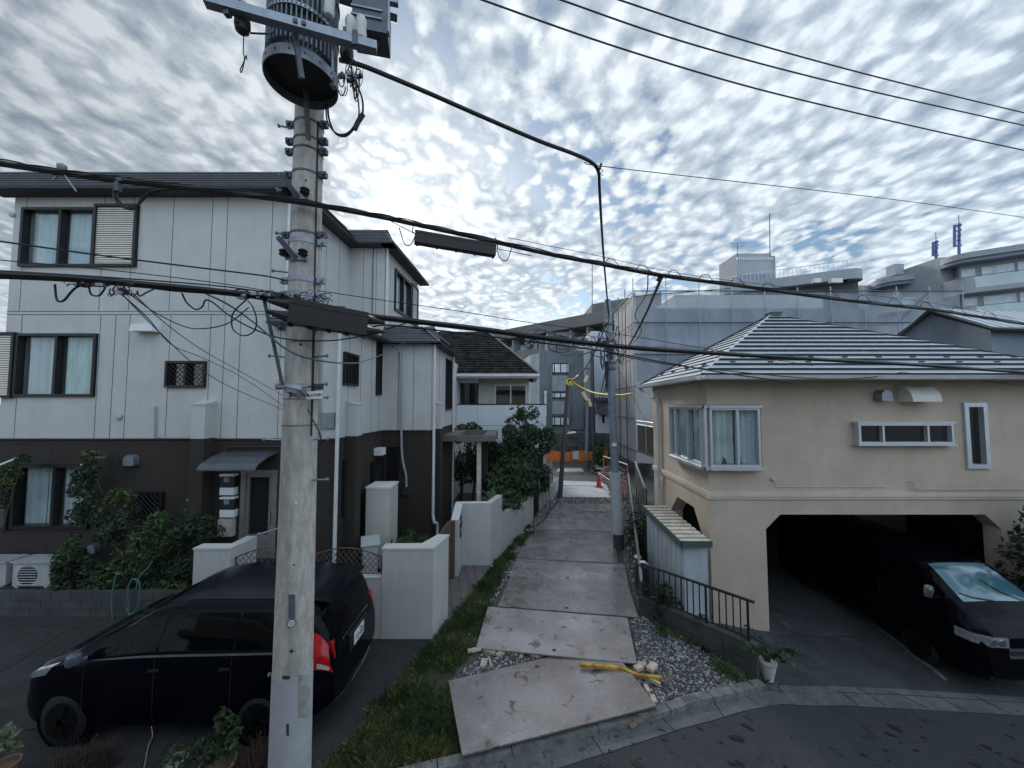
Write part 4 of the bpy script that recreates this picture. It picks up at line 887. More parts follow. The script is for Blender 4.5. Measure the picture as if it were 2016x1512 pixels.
# ================================================================== RIGHT HOUSE
YR = 7.6; XR = at(1397, 1000, YR).x; XE = 11.2; YRB = 10.9
XRB = XR + tv * (YRB - YR)
rh = thing('house', 'two storey beige house with striped metal hip roof and open garage', 'house', ((XR + XE) / 2, YR, h(6, YR)))
FR = Fr((XR, YR), (XE, YR)); FRS = Fr((XRB, YRB), (XR, YR)); zband = at(1700, 975, YR).z; zeav = at(1700, 745, YR).z
zg = at(1700, 1013, YR).z; zch = at(1509, 1042, YR).z; ug = FR.px(1510, 1100)[0]; ug1 = FR.px(1536, 1013)[0]
uh1 = FR.px(1940, 1013)[0]; uh = FR.px(1972, 1048)[0]
wf = FR.rect(1397, 797, 1499, 928, .0); wsm = FR.rect(1690, 832, 1876, 876); wt = FR.rect(1897, 793, 1942, 922)
wf = (.02, wf[1], wf[2], wf[3])
ugs = FRS.L
sb = [FRS.px(1318, 850)[0], FRS.px(1387, 850)[0]]; wsd = (sb[0], FRS.L - .02, wf[2], wf[3])
gs0 = FRS.px(1320, 985)[0]; gs1 = FRS.L - .38
mb = MB(); B0 = -1.0
wall(mb, FR, 0, FR.L, zband, zeav + .1, [wf, wsm, wt], m=0, th=.22)
wall(mb, FRS, 0, FRS.L, zband, zeav + .1, [wsd], m=0, th=.22)
wall(mb, FR, 0, FR.L, B0, zband, [(ug, uh, B0, zg)], m=0, th=.3)
wall(mb, FRS, 0, FRS.L, B0, zband, [(gs0, gs1, B0, zg - .05)], m=0, th=.3)
for (ua, ub, uc) in ((ug, ug1, 1), (uh, uh1, 1)):      # chamfered corners of the garage mouth
    mb.add([FR.P(ua, zch, -.001), FR.P(ua, zg, -.001), FR.P(ub, zg, -.001), FR.P(ua, zch, -.3), FR.P(ua, zg, -.3), FR.P(ub, zg, -.3)], [(0, 1, 2), (5, 4, 3), (0, 2, 5, 3)], 0)
for ua, ub in ((gs0, gs0 + .45), (gs1, gs1 - .35)):
    mb.add([FRS.P(ua, zg - .5, -.001), FRS.P(ua, zg - .05, -.001), FRS.P(ub, zg - .05, -.001), FRS.P(ua, zg - .5, -.3), FRS.P(ua, zg - .05, -.3), FRS.P(ub, zg - .05, -.3)], [(0, 1, 2), (5, 4, 3), (0, 2, 5, 3)], 0)
mb.quad((XE, YR, B0), (XE, YRB, B0), (XE, YRB, zeav), (XE, YR, zeav)); mb.quad((XE, YRB, B0), (XRB, YRB, B0), (XRB, YRB, zeav), (XE, YRB, zeav))
mb.build('wall', m_beige, rh)
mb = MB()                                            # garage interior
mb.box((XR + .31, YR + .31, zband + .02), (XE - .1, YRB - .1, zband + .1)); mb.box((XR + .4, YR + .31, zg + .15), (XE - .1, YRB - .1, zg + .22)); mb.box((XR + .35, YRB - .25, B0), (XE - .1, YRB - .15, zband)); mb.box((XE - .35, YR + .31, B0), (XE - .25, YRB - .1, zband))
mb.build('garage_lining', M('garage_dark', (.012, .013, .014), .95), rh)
mb = MB(); xq = at(1958, 1100, YR + 1.8).x
mb.box((XE - 1.9, YRB - .6, B0), (XE - .4, YRB - .26, zg)); mb.build('garage_rear_wall', m_beige, rh)
bd = MB()                                            # moulding band on two sides
for F, L0, L1 in ((FR, -.05, FR.L), (FRS, 0, FRS.L + .0)):
    bd.fbox(F, L0, L1, zband - .02, zband + .07, 0, .05); bd.fbox(F, L0, L1 - .01, zband - .075, zband - .022, 0, .03)
bd.build('moulding', m_beigel, rh)
# roof : irregular pyramid with stepped courses
zE = zeav + .03; c_fl = Vector((at(1381, 740, YR - .45).x, YR - .45, zE)); c_fr = Vector((11.7, YR - .45, zE)); c_bl = Vector((at(1262, 757, YRB + .35).x, YRB + .35, zE)); c_br = Vector((11.7, YRB + 1.5, zE))
apx = at(1519, 621, YR + 1.75)
def courses(mb, a, b, top, n, lip=.03):
    for k in range(n):
        f0 = k / n; f1 = (k + 1) / n
        p0, p1 = a.lerp(top, f0), b.lerp(top, f0); q0, q1 = a.lerp(top, f1), b.lerp(top, f1)
        nn_ = (b - a).cross(top - a).normalized()
        if nn_.z < 0: nn_ = -nn_
        up = nn_ * lip
        if k == n - 1: mb.add([p0, p1, q0, p0 + up, p1 + up, q0 + up * .2], [(3, 4, 5)], 0); mb.quad(p0, p1, p1 + up, p0 + up, 1)
        else:
            # pan slopes from raised front lip down to the roof plane; lip face coloured dark as its shadow line
            mb.quad(p0 + up, p1 + up, q1, q0, 0); mb.quad(p0 - Vector((0, 0, .0)), p1, p1 + up, p0 + up, 1)
            fp0 = p0.lerp(q0, .28) ; fp1 = p1.lerp(q1, .28)
mb = MB(); courses(mb, c_fl, c_fr, apx, 15, .055); courses(mb, c_bl, c_fl, apx, 15, .03); courses(mb, c_br, c_bl, apx, 15, .055); courses(mb, c_fr, c_br, apx, 15, .055)
mb.add([c_fl, c_fr, c_br, c_bl], [(3, 2, 1, 0)], 1)
rf = mb.build('roof', [m_rwhite, M('roof_lap_dark', (.035, .042, .055), .6)], rh)
mb = MB(); mb.tube([c_fl + Vector((0, 0, .04)), apx + Vector((0, 0, .03))], .022, 5); mb.tube([c_bl + Vector((0, 0, .04)), apx + Vector((0, 0, .03))], .03, 5, m=1); mb.tube([c_fr + Vector((0, 0, .04)), apx + Vector((0, 0, .03))], .02, 5, m=1); mb.build('hip_trim', [m_rwhite, MATS['roof_lap_dark']], rf)
mb = MB(); mb.cbox(apx + Vector((.04, 0, .02)), (.28, .25, .06)); mb.cbox(apx + Vector((.04, 0, .055)), (.34, .3, .02)); mb.build('ridge_cap', m_roofd, rf)
def snow(par, a, b, top, n, f):
    mb = MB()
    for k in range(n):
        t = (k + .5) / n
        for ff in f:
            p = a.lerp(b, t + .02 * (ff > .2)).lerp(top, ff) + Vector((0, 0, .05)); mb.cbox(p, (.10, .03, .05))
    mb.build('snow_guards', m_roofln, par)
snow(rf, c_fl, c_fr, apx, 9, (.14, .21)); snow(rf, c_bl, c_fl, apx, 4, (.14,))
mb = MB()
for p, q in ((c_fl, c_fr), (c_bl, c_fl)):
    d = (q - p).normalized(); n_ = Vector((d.y, -d.x, 0)); e0 = -.02; 
    mb.hexa([p + n_ * .0 + Vector((0, 0, -.09)), q + Vector((0, 0, -.09)), q - n_ * .04 + Vector((0, 0, -.09)), p - n_ * .04 + Vector((0, 0, -.09)), p + Vector((0, 0, .0)), q + Vector((0, 0, .0)), q - n_ * .04, p - n_ * .04])
    mb.hexa([p + n_ * .10 + Vector((0, 0, -.075)), q + n_ * .10 + Vector((0, 0, -.075)), q + n_ * .006 + Vector((0, 0, -.095)), p + n_ * .006 + Vector((0, 0, -.095)), p + n_ * .125 + Vector((0, 0, -.0)), q + n_ * .125 + Vector((0, 0, -.0)), q + n_ * .006 + Vector((0, 0, -.02)), p + n_ * .006 + Vector((0, 0, -.02))])
mb.build('gutter', m_gutter, rh)
mb = MB(); mb.tube([c_bl + Vector((-.04, .02, -.08)), c_bl + Vector((.02, -.1, -.22)), FRS.P(.2, zeav - .35, .12), FRS.P(.35, zeav - .35, .07)], .04, 6); mb.build('gutter_elbow', m_gutter, rh)
ud = FRS.px(1301, 900)[0]; pipe([FRS.P(ud, zeav - .35, .06), FRS.P(ud, zband + .1, .06), FRS.P(ud, zband - .05, .1), FRS.P(ud, zband - .3, .06), FRS.P(ud, B0 + .6, .06)], .045, m_gutter, rh)
# corner bay window
PR = .14
def baywin(F, u0, u1, z0, z1, cols, name='bay_window', cur=None):
    w = window(rh, F, (u0, u1, z0, z1), m_alu, .045, cols, cur=cur, t1=PR, t0=PR - .1, name=name)
    mb = MB(); mb.fbox(F, u0 - .02, u1 + .03, z1 + .002, z1 + .05, 0, PR + .04); mb.fbox(F, u0 - .02, u1 + .03, z0 - .06, z0 - .002, 0, PR + .05); mb.build('sill_and_head', m_alu, w); return w
wz0, wz1 = FR.rect(1397, 803, 1499, 920, PR)[2:]
uR = FR.px(1498, 860, PR)[0]; uS = FRS.px(1317, 860, PR)[0]
baywin(FR, -.02, uR, wz0, wz1, (.56,), cur=[(.15, .52, 0), (.58, .97, 0)])
baywin(FRS, uS, FRS.L + .02, wz0, wz1, (.22, .60), cur=[(.02, .6, 0), (.62, .96, 0)])
mb = MB(); k = FR.P(-.06, wz0, PR - .02); mb.box((k.x - .07, k.y - .02, wz0 - .06), (k.x - .02, k.y + .03, wz1 + .05)); mb.box((k.x - .07, k.y - .03, wz0 - .06), (k.x + .06, k.y + .14, wz0 + .005)); mb.box((k.x - .07, k.y - .03, wz1 - .005), (k.x + .06, k.y + .14, wz1 + .05)); mb.build('bay_corner_post', m_alu, rh)
for du in (.12, .42):
    fg = MB(); k = FR.P(du + .2, wz0 + .05, .01)
    fg.lathe((k.x, k.y, k.z), [(.045, 0), (.05, .03), (.03, .06), (.035, .08), (.028, .105), (.01, .12)], 10); fg.cbox((k.x - .025, k.y, k.z + .12), (.02, .02, .03)); fg.cbox((k.x + .025, k.y, k.z + .12), (.02, .02, .03))
    fg.build('figurine', m_black, label='small dark figurine on the sill behind the corner window glass, %s of the two' % ('left' if du < .2 else 'right'), cat='figurine', off=Vector((k.x, k.y, k.z)))
# horizontal slit window
r = FR.rect(1690, 834, 1876, 874, .12)
sw = window(rh, FR, r, m_alu, .04, (.265, .74), t1=.14, t0=.02, gl=m_glassd, name='slit_window')
mb = MB(); mb.fbox(FR, r[0] - .03, r[1] + .03, r[3] + .002, r[3] + .04, 0, .16); mb.fbox(FR, r[0] - .03, r[1] + .04, r[2] - .035, r[2] - .002, 0, .16); mb.fbox(FR, r[0] - .01, r[0], r[2], r[3], 0, .14); mb.build('casing', m_alu, sw)
mb = MB(); mb.fbox(FR, r[0], r[1], r[2], r[3], -.12, -.1); mb.build('dark_room', m_dark, sw)
tw = window(rh, FR, wt, m_alu, .085, (), t1=.05, t0=-.08, gl=m_glassd, name='tall_window')
mb = MB(); mb.fbox(FR, *wt, -.16, -.14)
for k in range(16): zz = wt[2] + (wt[3] - wt[2]) * k / 16; mb.fbox(FR, wt[0], wt[1], zz, zz + .03, -.14, -.125, 1)
mb.build('blind', [m_dark, M('blind_grey', (.12, .13, .135))], tw)
# hoods
roundhood(FR, 1730, 779, .12, m_steel, rh, dep=.18)
hb = MB(); r = FR.rect(1776, 757, 1832, 791, .1); n = 10; prof = [(.0, r[3])] + [(.30 * math.sin(math.pi / 2 * i / n), r[2] + (r[3] - r[2]) * math.cos(math.pi / 2 * i / n)) for i in range(1, n + 1)] + [(0, r[2])]
v = [FR.P(r[0], z, t) for t, z in prof] + [FR.P(r[1], z, t) for t, z in prof]; N_ = len(prof)
hb.add(v, [tuple(range(N_))[::-1], tuple(range(N_, 2 * N_))] + [(i, i + 1, N_ + i + 1, N_ + i) for i in range(N_ - 1)]); hb.build('extractor_hood', M('hood_cream', (.62, .61, .57), .5), rh)
mb = MB(); u, z = FR.px(1791, 948); mb.tube([FR.P(u, z, .0), FR.P(u, z, .07), FR.P(u, z - .1, .07), FR.P(u + .06, z - .14, .07), FR.P(FR.L - .5, z - .14, .07)], .014, 6); mb.build('water_pipe', m_beige, rh)
mb = MB(); u, z = FR.px(1521, 943); mb.lathe(FR.P(u, z, .02), [(.04, 0), (.03, -.04)], 10, 'y'); mb.tube([FR.P(u + .03, z - .02, .02), FR.P(u + .05, z - .15, .02), FR.P(u + 2.3, z - .155, .02)], .006, 4); mb.build('cable_inlet', m_beigel, rh)
# rear balcony
bal = thing('balcony', 'small steel balcony with a dark panel at the back of the beige house', 'balcony', (XRB, YRB + .5, 0))
xb0 = at(1256, 820, YRB + 1.6).x; yb1 = YRB + 1.7; zbf = at(1270, 890, YRB + .9).z; zbt = at(1270, 838, YRB + .9).z
mb = MB(); mb.box((xb0, YRB + .01, zbf - .1), (XRB + 1, yb1, zbf)); mb.build('balcony_floor', m_roofd, bal)
mb = MB()
for z in (zbt, zbt + .12): mb.tube([(xb0, YRB + .05, z), (xb0, yb1, z)], .02, 6); mb.tube([(xb0, YRB + .05, z), (XRB, YRB + .05, z)], .02, 6)
for y in (YRB + .05, YRB + .85, yb1): mb.tube([(xb0, y, zbf), (xb0, y, zbt + .12)], .02, 6)
for k in range(4): mb.tube([(xb0 - .1, YRB + .1, zbt + .4 + .25 * k), (xb0 + .5, YRB + .1, zbt + .4 + .25 * k)], .012, 5)
mb.build('railing', m_alu, bal); mb = MB(); mb.box((xb0 - .006, YRB + .1, zbf), (xb0 + .01, yb1 - .05, zbt - .03)); mb.box((xb0 + .02, YRB + .04, zbf), (XRB, YRB + .06, zbt - .03)); mb.build('dark_panel', m_dark, bal)
mb = MB(); mb.tube([(xb0 + .1, YRB + .15, -.2), (xb0 + .1, YRB + .15, zbf)], .035, 6); mb.build('post', m_alu, bal)
# ------------------------------------------------ shed
sx0, sx1, sy0, sy1 = at(1346, 1075, 7.25).x, at(1393, 1075, 7.25).x, 7.25, 9.2; zf = at(1370, 1068, 7.22).z; zbk = zf + .12
sx1 = min(sx1, XR - .06)
sh = thing('storage_shed', 'pale blue metal shed with rusty ribbed roof beside the beige house', 'shed', ((sx0 + sx1) / 2, sy0, h(3.4, 7.3)))
mb = MB(); mb.hexa([(sx0, sy0, -.6), (sx1, sy0, -.6), (sx1 + .05, sy1, -.6), (sx0 + .0, sy1, -.6), (sx0, sy0, zf - .05), (sx1, sy0, zf - .05), (sx1 + .05, sy1, zbk - .05), (sx0, sy1, zbk - .05)])
for k in range(8): y = sy0 + .12 + k * .23; mb.box((sx0 - .006, y, -.6), (sx0 - .0005, y + .05, zf - .07))
mb.build('body', M('shed_blue_white', (.40, .45, .50), .6, .12, 2, streak=.3), sh)
mb = MB(); e = .08; n = 11
for k in range(n):
    a = k / n; b = (k + .55) / n; ya, yb = sy0 - e + (sy1 - sy0 + 2 * e) * a, sy0 - e + (sy1 - sy0 + 2 * e) * b; za, zb_ = zf + (zbk - zf) * a, zf + (zbk - zf) * b; yc = sy0 - e + (sy1 - sy0 + 2 * e) * (k + 1) / n; zc = zf + (zbk - zf) * (k + 1) / n
    mb.hexa([(sx0 - e, ya, za), (sx1 + .03, ya, za), (sx1 + .03, yb, zb_), (sx0 - e, yb, zb_), (sx0 - e, ya, za + .045), (sx1 + .03, ya, za + .045), (sx1 + .03, yb, zb_ + .045), (sx0 - e, yb, zb_ + .045)], 0)
    mb.hexa([(sx0 - e, yb, zb_), (sx1 + .03, yb, zb_), (sx1 + .03, yc, zc), (sx0 - e, yc, zc), (sx0 - e, yb, zb_ + .012), (sx1 + .03, yb, zb_ + .012), (sx1 + .03, yc, zc + .012), (sx0 - e, yc, zc + .012)], 1)
mb.build('roof', [M('shed_roof_cream', (.50, .47, .40), .6, .15, 3, streak=.4), M('shed_roof_rust', (.16, .11, .075), .8, .4, 5)], sh)
mb = MB(); mb.box((sx0 - e - .02, sy0 - e - .03, zf - .07), (sx1 + .04, sy0 - e - .003, zf + .05)); mb.hexa([(sx0 - e - .03, sy0 - e - .03, zf - .07), (sx0 - e - .003, sy0 - e - .03, zf - .07), (sx0 - e - .003, sy1 + e, zbk - .07), (sx0 - e - .03, sy1 + e, zbk - .07), (sx0 - e - .03, sy0 - e - .03, zf + .05), (sx0 - e - .003, sy0 - e - .03, zf + .05), (sx0 - e - .003, sy1 + e, zbk + .05), (sx0 - e - .03, sy1 + e, zbk + .05)])
mb.build('fascia', M('fascia_green', (.055, .09, .085), .5), sh)
# ------------------------------------------------ railing on block kerb wall
A = gz(1262, 1180, .33); B = gz(1489, 1276, .33); dir_ = (B - A); LR = Fr((A.x, A.y), (B.x, B.y)); zr = .33
bk = MB(); bk.fbox(LR, -.05, LR.L, -.6, zr, -.12, 0); bk.fbox(LR, -.05, LR.L + .004, zr + .0, zr + .03, -.125, .005)
for k in range(1, 4): bk.fbox(LR, LR.L * k / 4, LR.L * k / 4 + .008, -.3, zr, 0, .002, 1)
bk.fbox(LR, 0, LR.L, .1, .107, 0, .002, 1)
bk.build('block_kerb', [m_concd, m_black], label='low mossy concrete block wall under the black railing', cat='wall')
rl = thing('railing', 'black metal railing with upright bars on the low block wall', 'railing', (A.x, A.y, zr))
zt_ = at(1482, 1190, B.y + .02).z; mb = MB(); mb.fbox(LR, 0, LR.L - .02, zt_, zt_ + .03, -.08, -.03); mb.fbox(LR, 0, LR.L - .12, zr + .07, zr + .09, -.07, -.045)
mb.tube([LR.P(0, zt_ + .015, -.055), LR.P(-.08, zt_ - .05, -.055), LR.P(-.12, zr + .2, -.055), LR.P(-.1, zr + .07, -.055)], .014, 6); mb.build('rails', m_black, rl)
n = 17
for k in range(n + 1):
    u = .02 + (LR.L - .14) * k / n; w = .018 if k in (11, n) else .009; mb = MB(); mb.fbox(LR, u - w, u + w, zr + (0 if k in (11, n) else .07), zt_, -.065, -.05); mb.build('upright', m_black, rl)
# pot at the end, lid crates etc
c = g(1495, 1285, .0); c = Vector((B.x + .24, B.y + .10, h(B.x + .2, B.y + .1) + .02))
pp = thing('potted_plant', 'fern in a white ribbed pot at the end of the black railing', 'potted plant', c)
mb = MB(); pr = [(.07, 0)]
for k in range(8): pr += [(.07 + .05 * k / 8 + .004, .02 + k * .03), (.07 + .05 * k / 8, .035 + k * .03)]
mb.lathe(c, pr + [(.13, .27), (.13, .29), (.11, .29)], 18); mb.build('pot', m_wall, pp)
mb = MB()
for k in range(26):
    a = random.uniform(0, 6.28); l = random.uniform(.25, .55); q = [c + Vector((math.cos(a) * l * t, math.sin(a) * l * t, .28 + .35 * math.sin(t * 2.2) * l * 2)) for t in (0, .3, .6, .85, 1)]
    for i in range(4):
        for j in range(5): mb.leaves([q[i].lerp(q[i + 1], j / 5)], .035)
mb.build('leaves', m_leafm, pp)
# plants behind the railing
def shrub(name, lab, cat, c, r, n, size, mat, seed, lumps=8, trunk=True, group=None, asp=.5):
    t = thing(name, lab, cat, (c[0], c[1], h(c[0], c[1])), group=group); z0 = h(c[0], c[1])
    mb = MB(); crown(mb, c, r, n, size, lumps, 0, seed, asp); mb.build('foliage', mat, t)
    if trunk:
        mb = MB(); rg_ = random.Random(seed)
        for k in range(5):
            a = rg_.uniform(0, 6.28); e = Vector((c[0] + math.cos(a) * r[0] * .5, c[1] + math.sin(a) * r[1] * .5, c[2] + r[2] * .3))
            mb.tube([(c[0] + rg_.uniform(-.05, .05), c[1], z0 - .05), (c[0] + math.cos(a) * r[0] * .12, c[1] + math.sin(a) * r[1] * .1, z0 + (c[2] - z0) * .6), e], .03, 6, r2=.008)
        mb.build('stems', m_twig, t)
    return t
m_leafp = M('leaf_pale', (.16, .20, .12), .6, .3)
shrub('shrub', 'leafy shrub with pale leaves behind the left end of the black railing', 'shrub', (2.95, 7.35, .45), (.36, .25, .45), 420, .05, [m_leaf], 5)
shrub('shrub', 'small spiky dark plant behind the middle of the black railing', 'shrub', (3.42, 6.75, .25), (.18, .15, .18), 200, .04, [m_leaf], 6)
shrub('hedge', 'dark clipped hedge between the alley fence and the beige house', 'hedge', (3.95, 10.7, .3), (.75, 1.2, 1.0), 4200, .05, [m_leaf], 8, 14, False)
shrub('tree', 'dark leafy tree at the right edge beside the garage', 'tree', (10.15, 6.9, 1.3), (.95, .6, 1.45), 3600, .065, [m_leaf], 9, 12)
bn = MB(); cc = Vector((3.72, 6.55, h(3.7, 6.5))); bn.lathe(cc, [(.10, 0), (.13, .35), (.135, .37), (.12, .38)], 14); bn.build('bucket', m_black, label='black bucket standing behind the right end of the railing', cat='bucket')
bn = MB(); cc = Vector((3.5, 7.0, h(3.4, 7))); bn.hexa([(cc.x - .18, cc.y - .12, cc.z), (cc.x + .18, cc.y - .12, cc.z), (cc.x + .2, cc.y + .14, cc.z), (cc.x - .16, cc.y + .14, cc.z), (cc.x - .22, cc.y - .15, cc.z + .2), (cc.x + .22, cc.y - .15, cc.z + .16), (cc.x + .24, cc.y + .18, cc.z + .18), (cc.x - .18, cc.y + .18, cc.z + .24)]); bn.build('storage_crate', m_white, label='white plastic crate on the ground in front of the shed', cat='crate')
# old alley fence on the right
def rust_fence(p0, p1, zt0, zt1, zlo, lab, n=7):
    F = Fr(p0, p1); t = thing('alley_fence', lab, 'fence', (p0[0], p0[1], 0)); mb = MB()
    m = int(F.L / .16)
    for k in range(m):
        a, b = F.L * k / m, F.L * (k + 1) / m - .01; za = zt0 + (zt1 - zt0) * a / F.L; o = .015 * (k % 2)
        mb.hexa([F.P(a, zlo, o), F.P(b, zlo, o), F.P(b, zlo, o - .012), F.P(a, zlo, o - .012), F.P(a, za, o), F.P(b, za, o), F.P(b, za, o - .012), F.P(a, za, o - .012)])
    mb.build('boards', M('fence_brown_grey', (.12, .10, .095), .85, .35, 3, streak=.4), t)
    mb = MB(); mb.hexa([F.P(0, zt0, .03), F.P(F.L, zt1, .03), F.P(F.L, zt1, -.03), F.P(0, zt0, -.03), F.P(0, zt0 + .035, .03), F.P(F.L, zt1 + .035, .03), F.P(F.L, zt1 + .035, -.03), F.P(0, zt0 + .035, -.03)]); mb.build('top_rail', m_conc, t)
    for k in range(n): mb = MB(); u = F.L * k / (n - 1); mb.fbox(F, u - .02, u + .02, -.3, zt0 + (zt1 - zt0) * k / (n - 1) - .01, -.06, -.02); mb.build('post', m_steeld, t)
rust_fence((5.35, 17.2), (2.60, 7.6), .95, .62, -.2, 'low rusty board fence along the right edge of the alley', 9)
rust_fence((5.15, 15.6), (4.05, 11.4), 1.75, 1.6, .9, 'upper tilted board fence panel behind the grey pole', 5)
for i, (x, y, hh) in enumerate(((2.86, 8.2, .75), (3.0, 8.45, .6), (2.93, 8.75, .65))):
    mb = MB(); mb.cbox((x, y, hh / 2), (.07, .10, hh), R(15 * i), R(12), R(-10)); mb.cbox((x - .02, y, hh), (.12, .12, .04), R(10), 0, 0, 1)
    mb.build('timber_offcut', [m_concd, m_white], label=('short white capped timber post leaning nearest the railing', 'short white capped timber post leaning in the middle of the three', 'short white capped timber post leaning farthest from the railing')[i], cat='timber', group='leaning timber posts by the shed')
# ================================================================== the building the photo is taken from
hb_ = thing('apartment_building', 'plain rendered apartment building with balconies across the street, from which the photo is taken', 'building', (0, -4.6, 0))
mb = MB(); mb.box((-11, -13, -1), (12, -4.6, 7.6)); mb.build('wall', M('home_wall', (.30, .29, .28), .9, .08, 1), hb_)
for z in (2.55, 5.6): mb = MB(); mb.box((-11, -4.59, z), (12, -3.7, z + .16)); mb.build('balcony_slab', m_conc, hb_)
for z in (2.71, 5.76):
    mb = MB()
    for zz in (.35, .7, 1.1): mb.box((-11, -3.74, z + zz), (12, -3.7, z + zz + .04))
    mb.build('balcony_rail', m_alu, hb_)
# ================================================================== FAR END OF THE ALLEY
def cone(p, lab):
    t = thing('traffic_cone', lab, 'traffic cone', (p.x, p.y, 0), group='red cones in the alley')
    mb = MB(); mb.box((p.x - .19, p.y - .19, 0), (p.x + .19, p.y + .19, .035)); mb.build('base', m_black, t)
    mb = MB(); mb.lathe((p.x, p.y, 0), [(.15, .037), (.135, .05), (.035, .68), (.03, .70)], 18); mb.build('cone_body', m_red, t)
    mb = MB(); mb.lathe((p.x, p.y, 0), [(.045, .60), (.032, .75), (.0, .76)], 10); mb.build('ring_top', m_white, t)
k1, k2 = g(1179, 960), g(1206, 975); cone(k1, 'farther red traffic cone, left end of the white bar'); cone(k2, 'nearer red traffic cone half hidden by the grey pole'); cone(g(1222, 981), 'red traffic cone just right of the grey pole')
mb = MB(); mb.tube([k1 + Vector((0, 0, .74)), k2 + Vector((0, 0, .60))], .02, 6); mb.build('cone_bar', m_white, label='white and red bar linking the red cones', cat='bar')
rb = thing('red_barrier', 'red and white folding work barrier behind the cones', 'barrier', g(1190, 955)); m_bar = M('barrier_red', (.48, .10, .07), .6, .2)
p = g(1189, 950); q = g(1236, 975); Fb = Fr((p.x, p.y), (q.x, q.y)); zt_b = at(1190, 898, p.y).z
mb = MB()
for u in (0, Fb.L * .5, Fb.L): mb.tube([Fb.P(u, 0), Fb.P(u, zt_b)], .03, 6)
mb.tube([Fb.P(0, zt_b * .42), Fb.P(Fb.L, zt_b * .42)], .02, 6); mb.tube([Fb.P(0, .1), Fb.P(Fb.L, .1)], .02, 6)
for k in range(12): mb.tube([Fb.P(Fb.L * k / 12, .1), Fb.P(Fb.L * (k + .6) / 12, zt_b * .42)], .014, 5)
mb.build('frame', m_bar, rb); mb = MB(); mb.tube([Fb.P(0, zt_b), Fb.P(Fb.L, zt_b)], .025, 6); mb.build('top_rail', m_white, rb)
# sacks / rubble behind
rg = random.Random(11); mb = MB()
for k in range(60):
    p_ = (g(1200, 940) + Vector((rg.uniform(-.7, .9), rg.uniform(-.3, 1.5), rg.uniform(0, .5)))); mb.cbox(p_, (rg.uniform(.1, .35), rg.uniform(.08, .2), rg.uniform(.03, .1)), rg.uniform(0, 3), rg.uniform(-.4, .4))
mb.build('rubble', M('rubble', (.33, .31, .28), .9, .4, 8), kind='stuff', label='heap of rubble and boards behind the red barrier', cat='rubble')
of = thing('barrier_sheet', 'orange plastic sheet barrier across the far end of the alley', 'barrier', g(1140, 912)); m_or = M('orange_sheet', (.72, .20, .045), .65, .22, 1.8, streak=.2)
a, b = g(1070, 910), g(1197, 908); Fo = Fr((a.x, a.y), (b.x, b.y)); zo = at(1130, 889, a.y).z
mb = MB(); n = 40
for i in range(n):
    u0, u1 = Fo.L * i / n, Fo.L * (i + 1) / n; t0, t1 = .04 * math.sin(i * .9), .04 * math.sin((i + 1) * .9); s0, s1 = .05 * math.sin(i * .35), .05 * math.sin((i + 1) * .35)
    mb.quad(Fo.P(u0, .03, t0), Fo.P(u1, .03, t1), Fo.P(u1, zo + s1, t1 * .5), Fo.P(u0, zo + s0, t0 * .5))
mb.build('sheet', m_or, of, smooth=True)
for k in range(5): mb = MB(); mb.tube([Fo.P(Fo.L * k / 4, 0, -.05), Fo.P(Fo.L * k / 4, zo + .12, -.05)], .03, 6); mb.build('post', m_steeld, of)
mb = MB(); u, z = Fo.px(1133, 895); mb.fbox(Fo, u - .22, u + .22, z - .32, z + .25, .06, .075); mb.build('notice', m_white, of)
rw = MB(); a = at(1040, 880, 27.5); b = at(1250, 880, 27.5); zr_ = at(1130, 853, 27.5).z
rw.box((a.x - 3, 27.5, 0), (b.x, 27.9, zr_))
for k in range(6): rw.box((a.x - 3, 27.46, zr_ * k / 6), (b.x, 27.499, zr_ * (k + .93) / 6))
rw.build('retaining_wall', M('retaining_stone', (.10, .108, .11), .95, .45, 1.5, .6, 12, streak=.4), label='dark weathered retaining wall behind the orange barrier', cat='wall')
mb = MB(); a = g(1085, 934); b = g(1190, 936); mb.box((a.x, a.y, .0), (b.x, a.y + .8, .02)); mb.build('dirt_patch', M('dirt_dark', (.07, .065, .055), .95, .4, 3, .6), kind='structure')
# ================================================================== MIDDLE HOUSE (white walls, dark hip roof)
mh_ = thing('house', 'white house with black tiled hip roof and white balcony wall behind the big tree', 'house', (-1, 17, 0))
YH = 17.0; xr = at(1075, 830, YH).x; xl = -6.5; zpt = at(980, 797, YH).z; FH = Fr((xl, YH), (xr, YH))
m_wh = M('wall_white', (.62, .66, .70), .85, .05, 1, .15, 60, streak=.12)
mb = MB(); mb.box((xl, YH, 1.9), (xr, YH + .15, zpt)); mb.box((xr - .12, YH + .16, 0), (xr, 22, zpt)); mb.box((xl, YH + .6, -.1), (xr - .5, YH + 5, 1.9))
u = FH.px(940, 830)[0]; mb.fbox(FH, u - .006, u + .006, 1.9, zpt, 0, .004, 1); z = FH.px(940, 838)[1]; mb.fbox(FH, 0, FH.L, z - .008, z + .008, 0, .004, 1)
mb.build('balcony_wall', [m_wh, m_joint], mh_); mb = MB(); mb.box((xl, YH - .02, zpt + .001), (xr + .02, YH + .18, zpt + .05)); mb.build('handrail', m_bronze, mh_)
YU = YH + .9; zeh = at(960, 740, YH - .1).z; xru = at(1040, 770, YU).x; FU = Fr((xl, YU), (xru, YU))
wU = FU.rect(974, 757, 1037, 797); wU = (wU[0], wU[1], zpt - .9, wU[3]); wU2 = FU.rect(897, 752, 942, 793); wU2 = (wU2[0], wU2[1], zpt - .1, wU2[3])
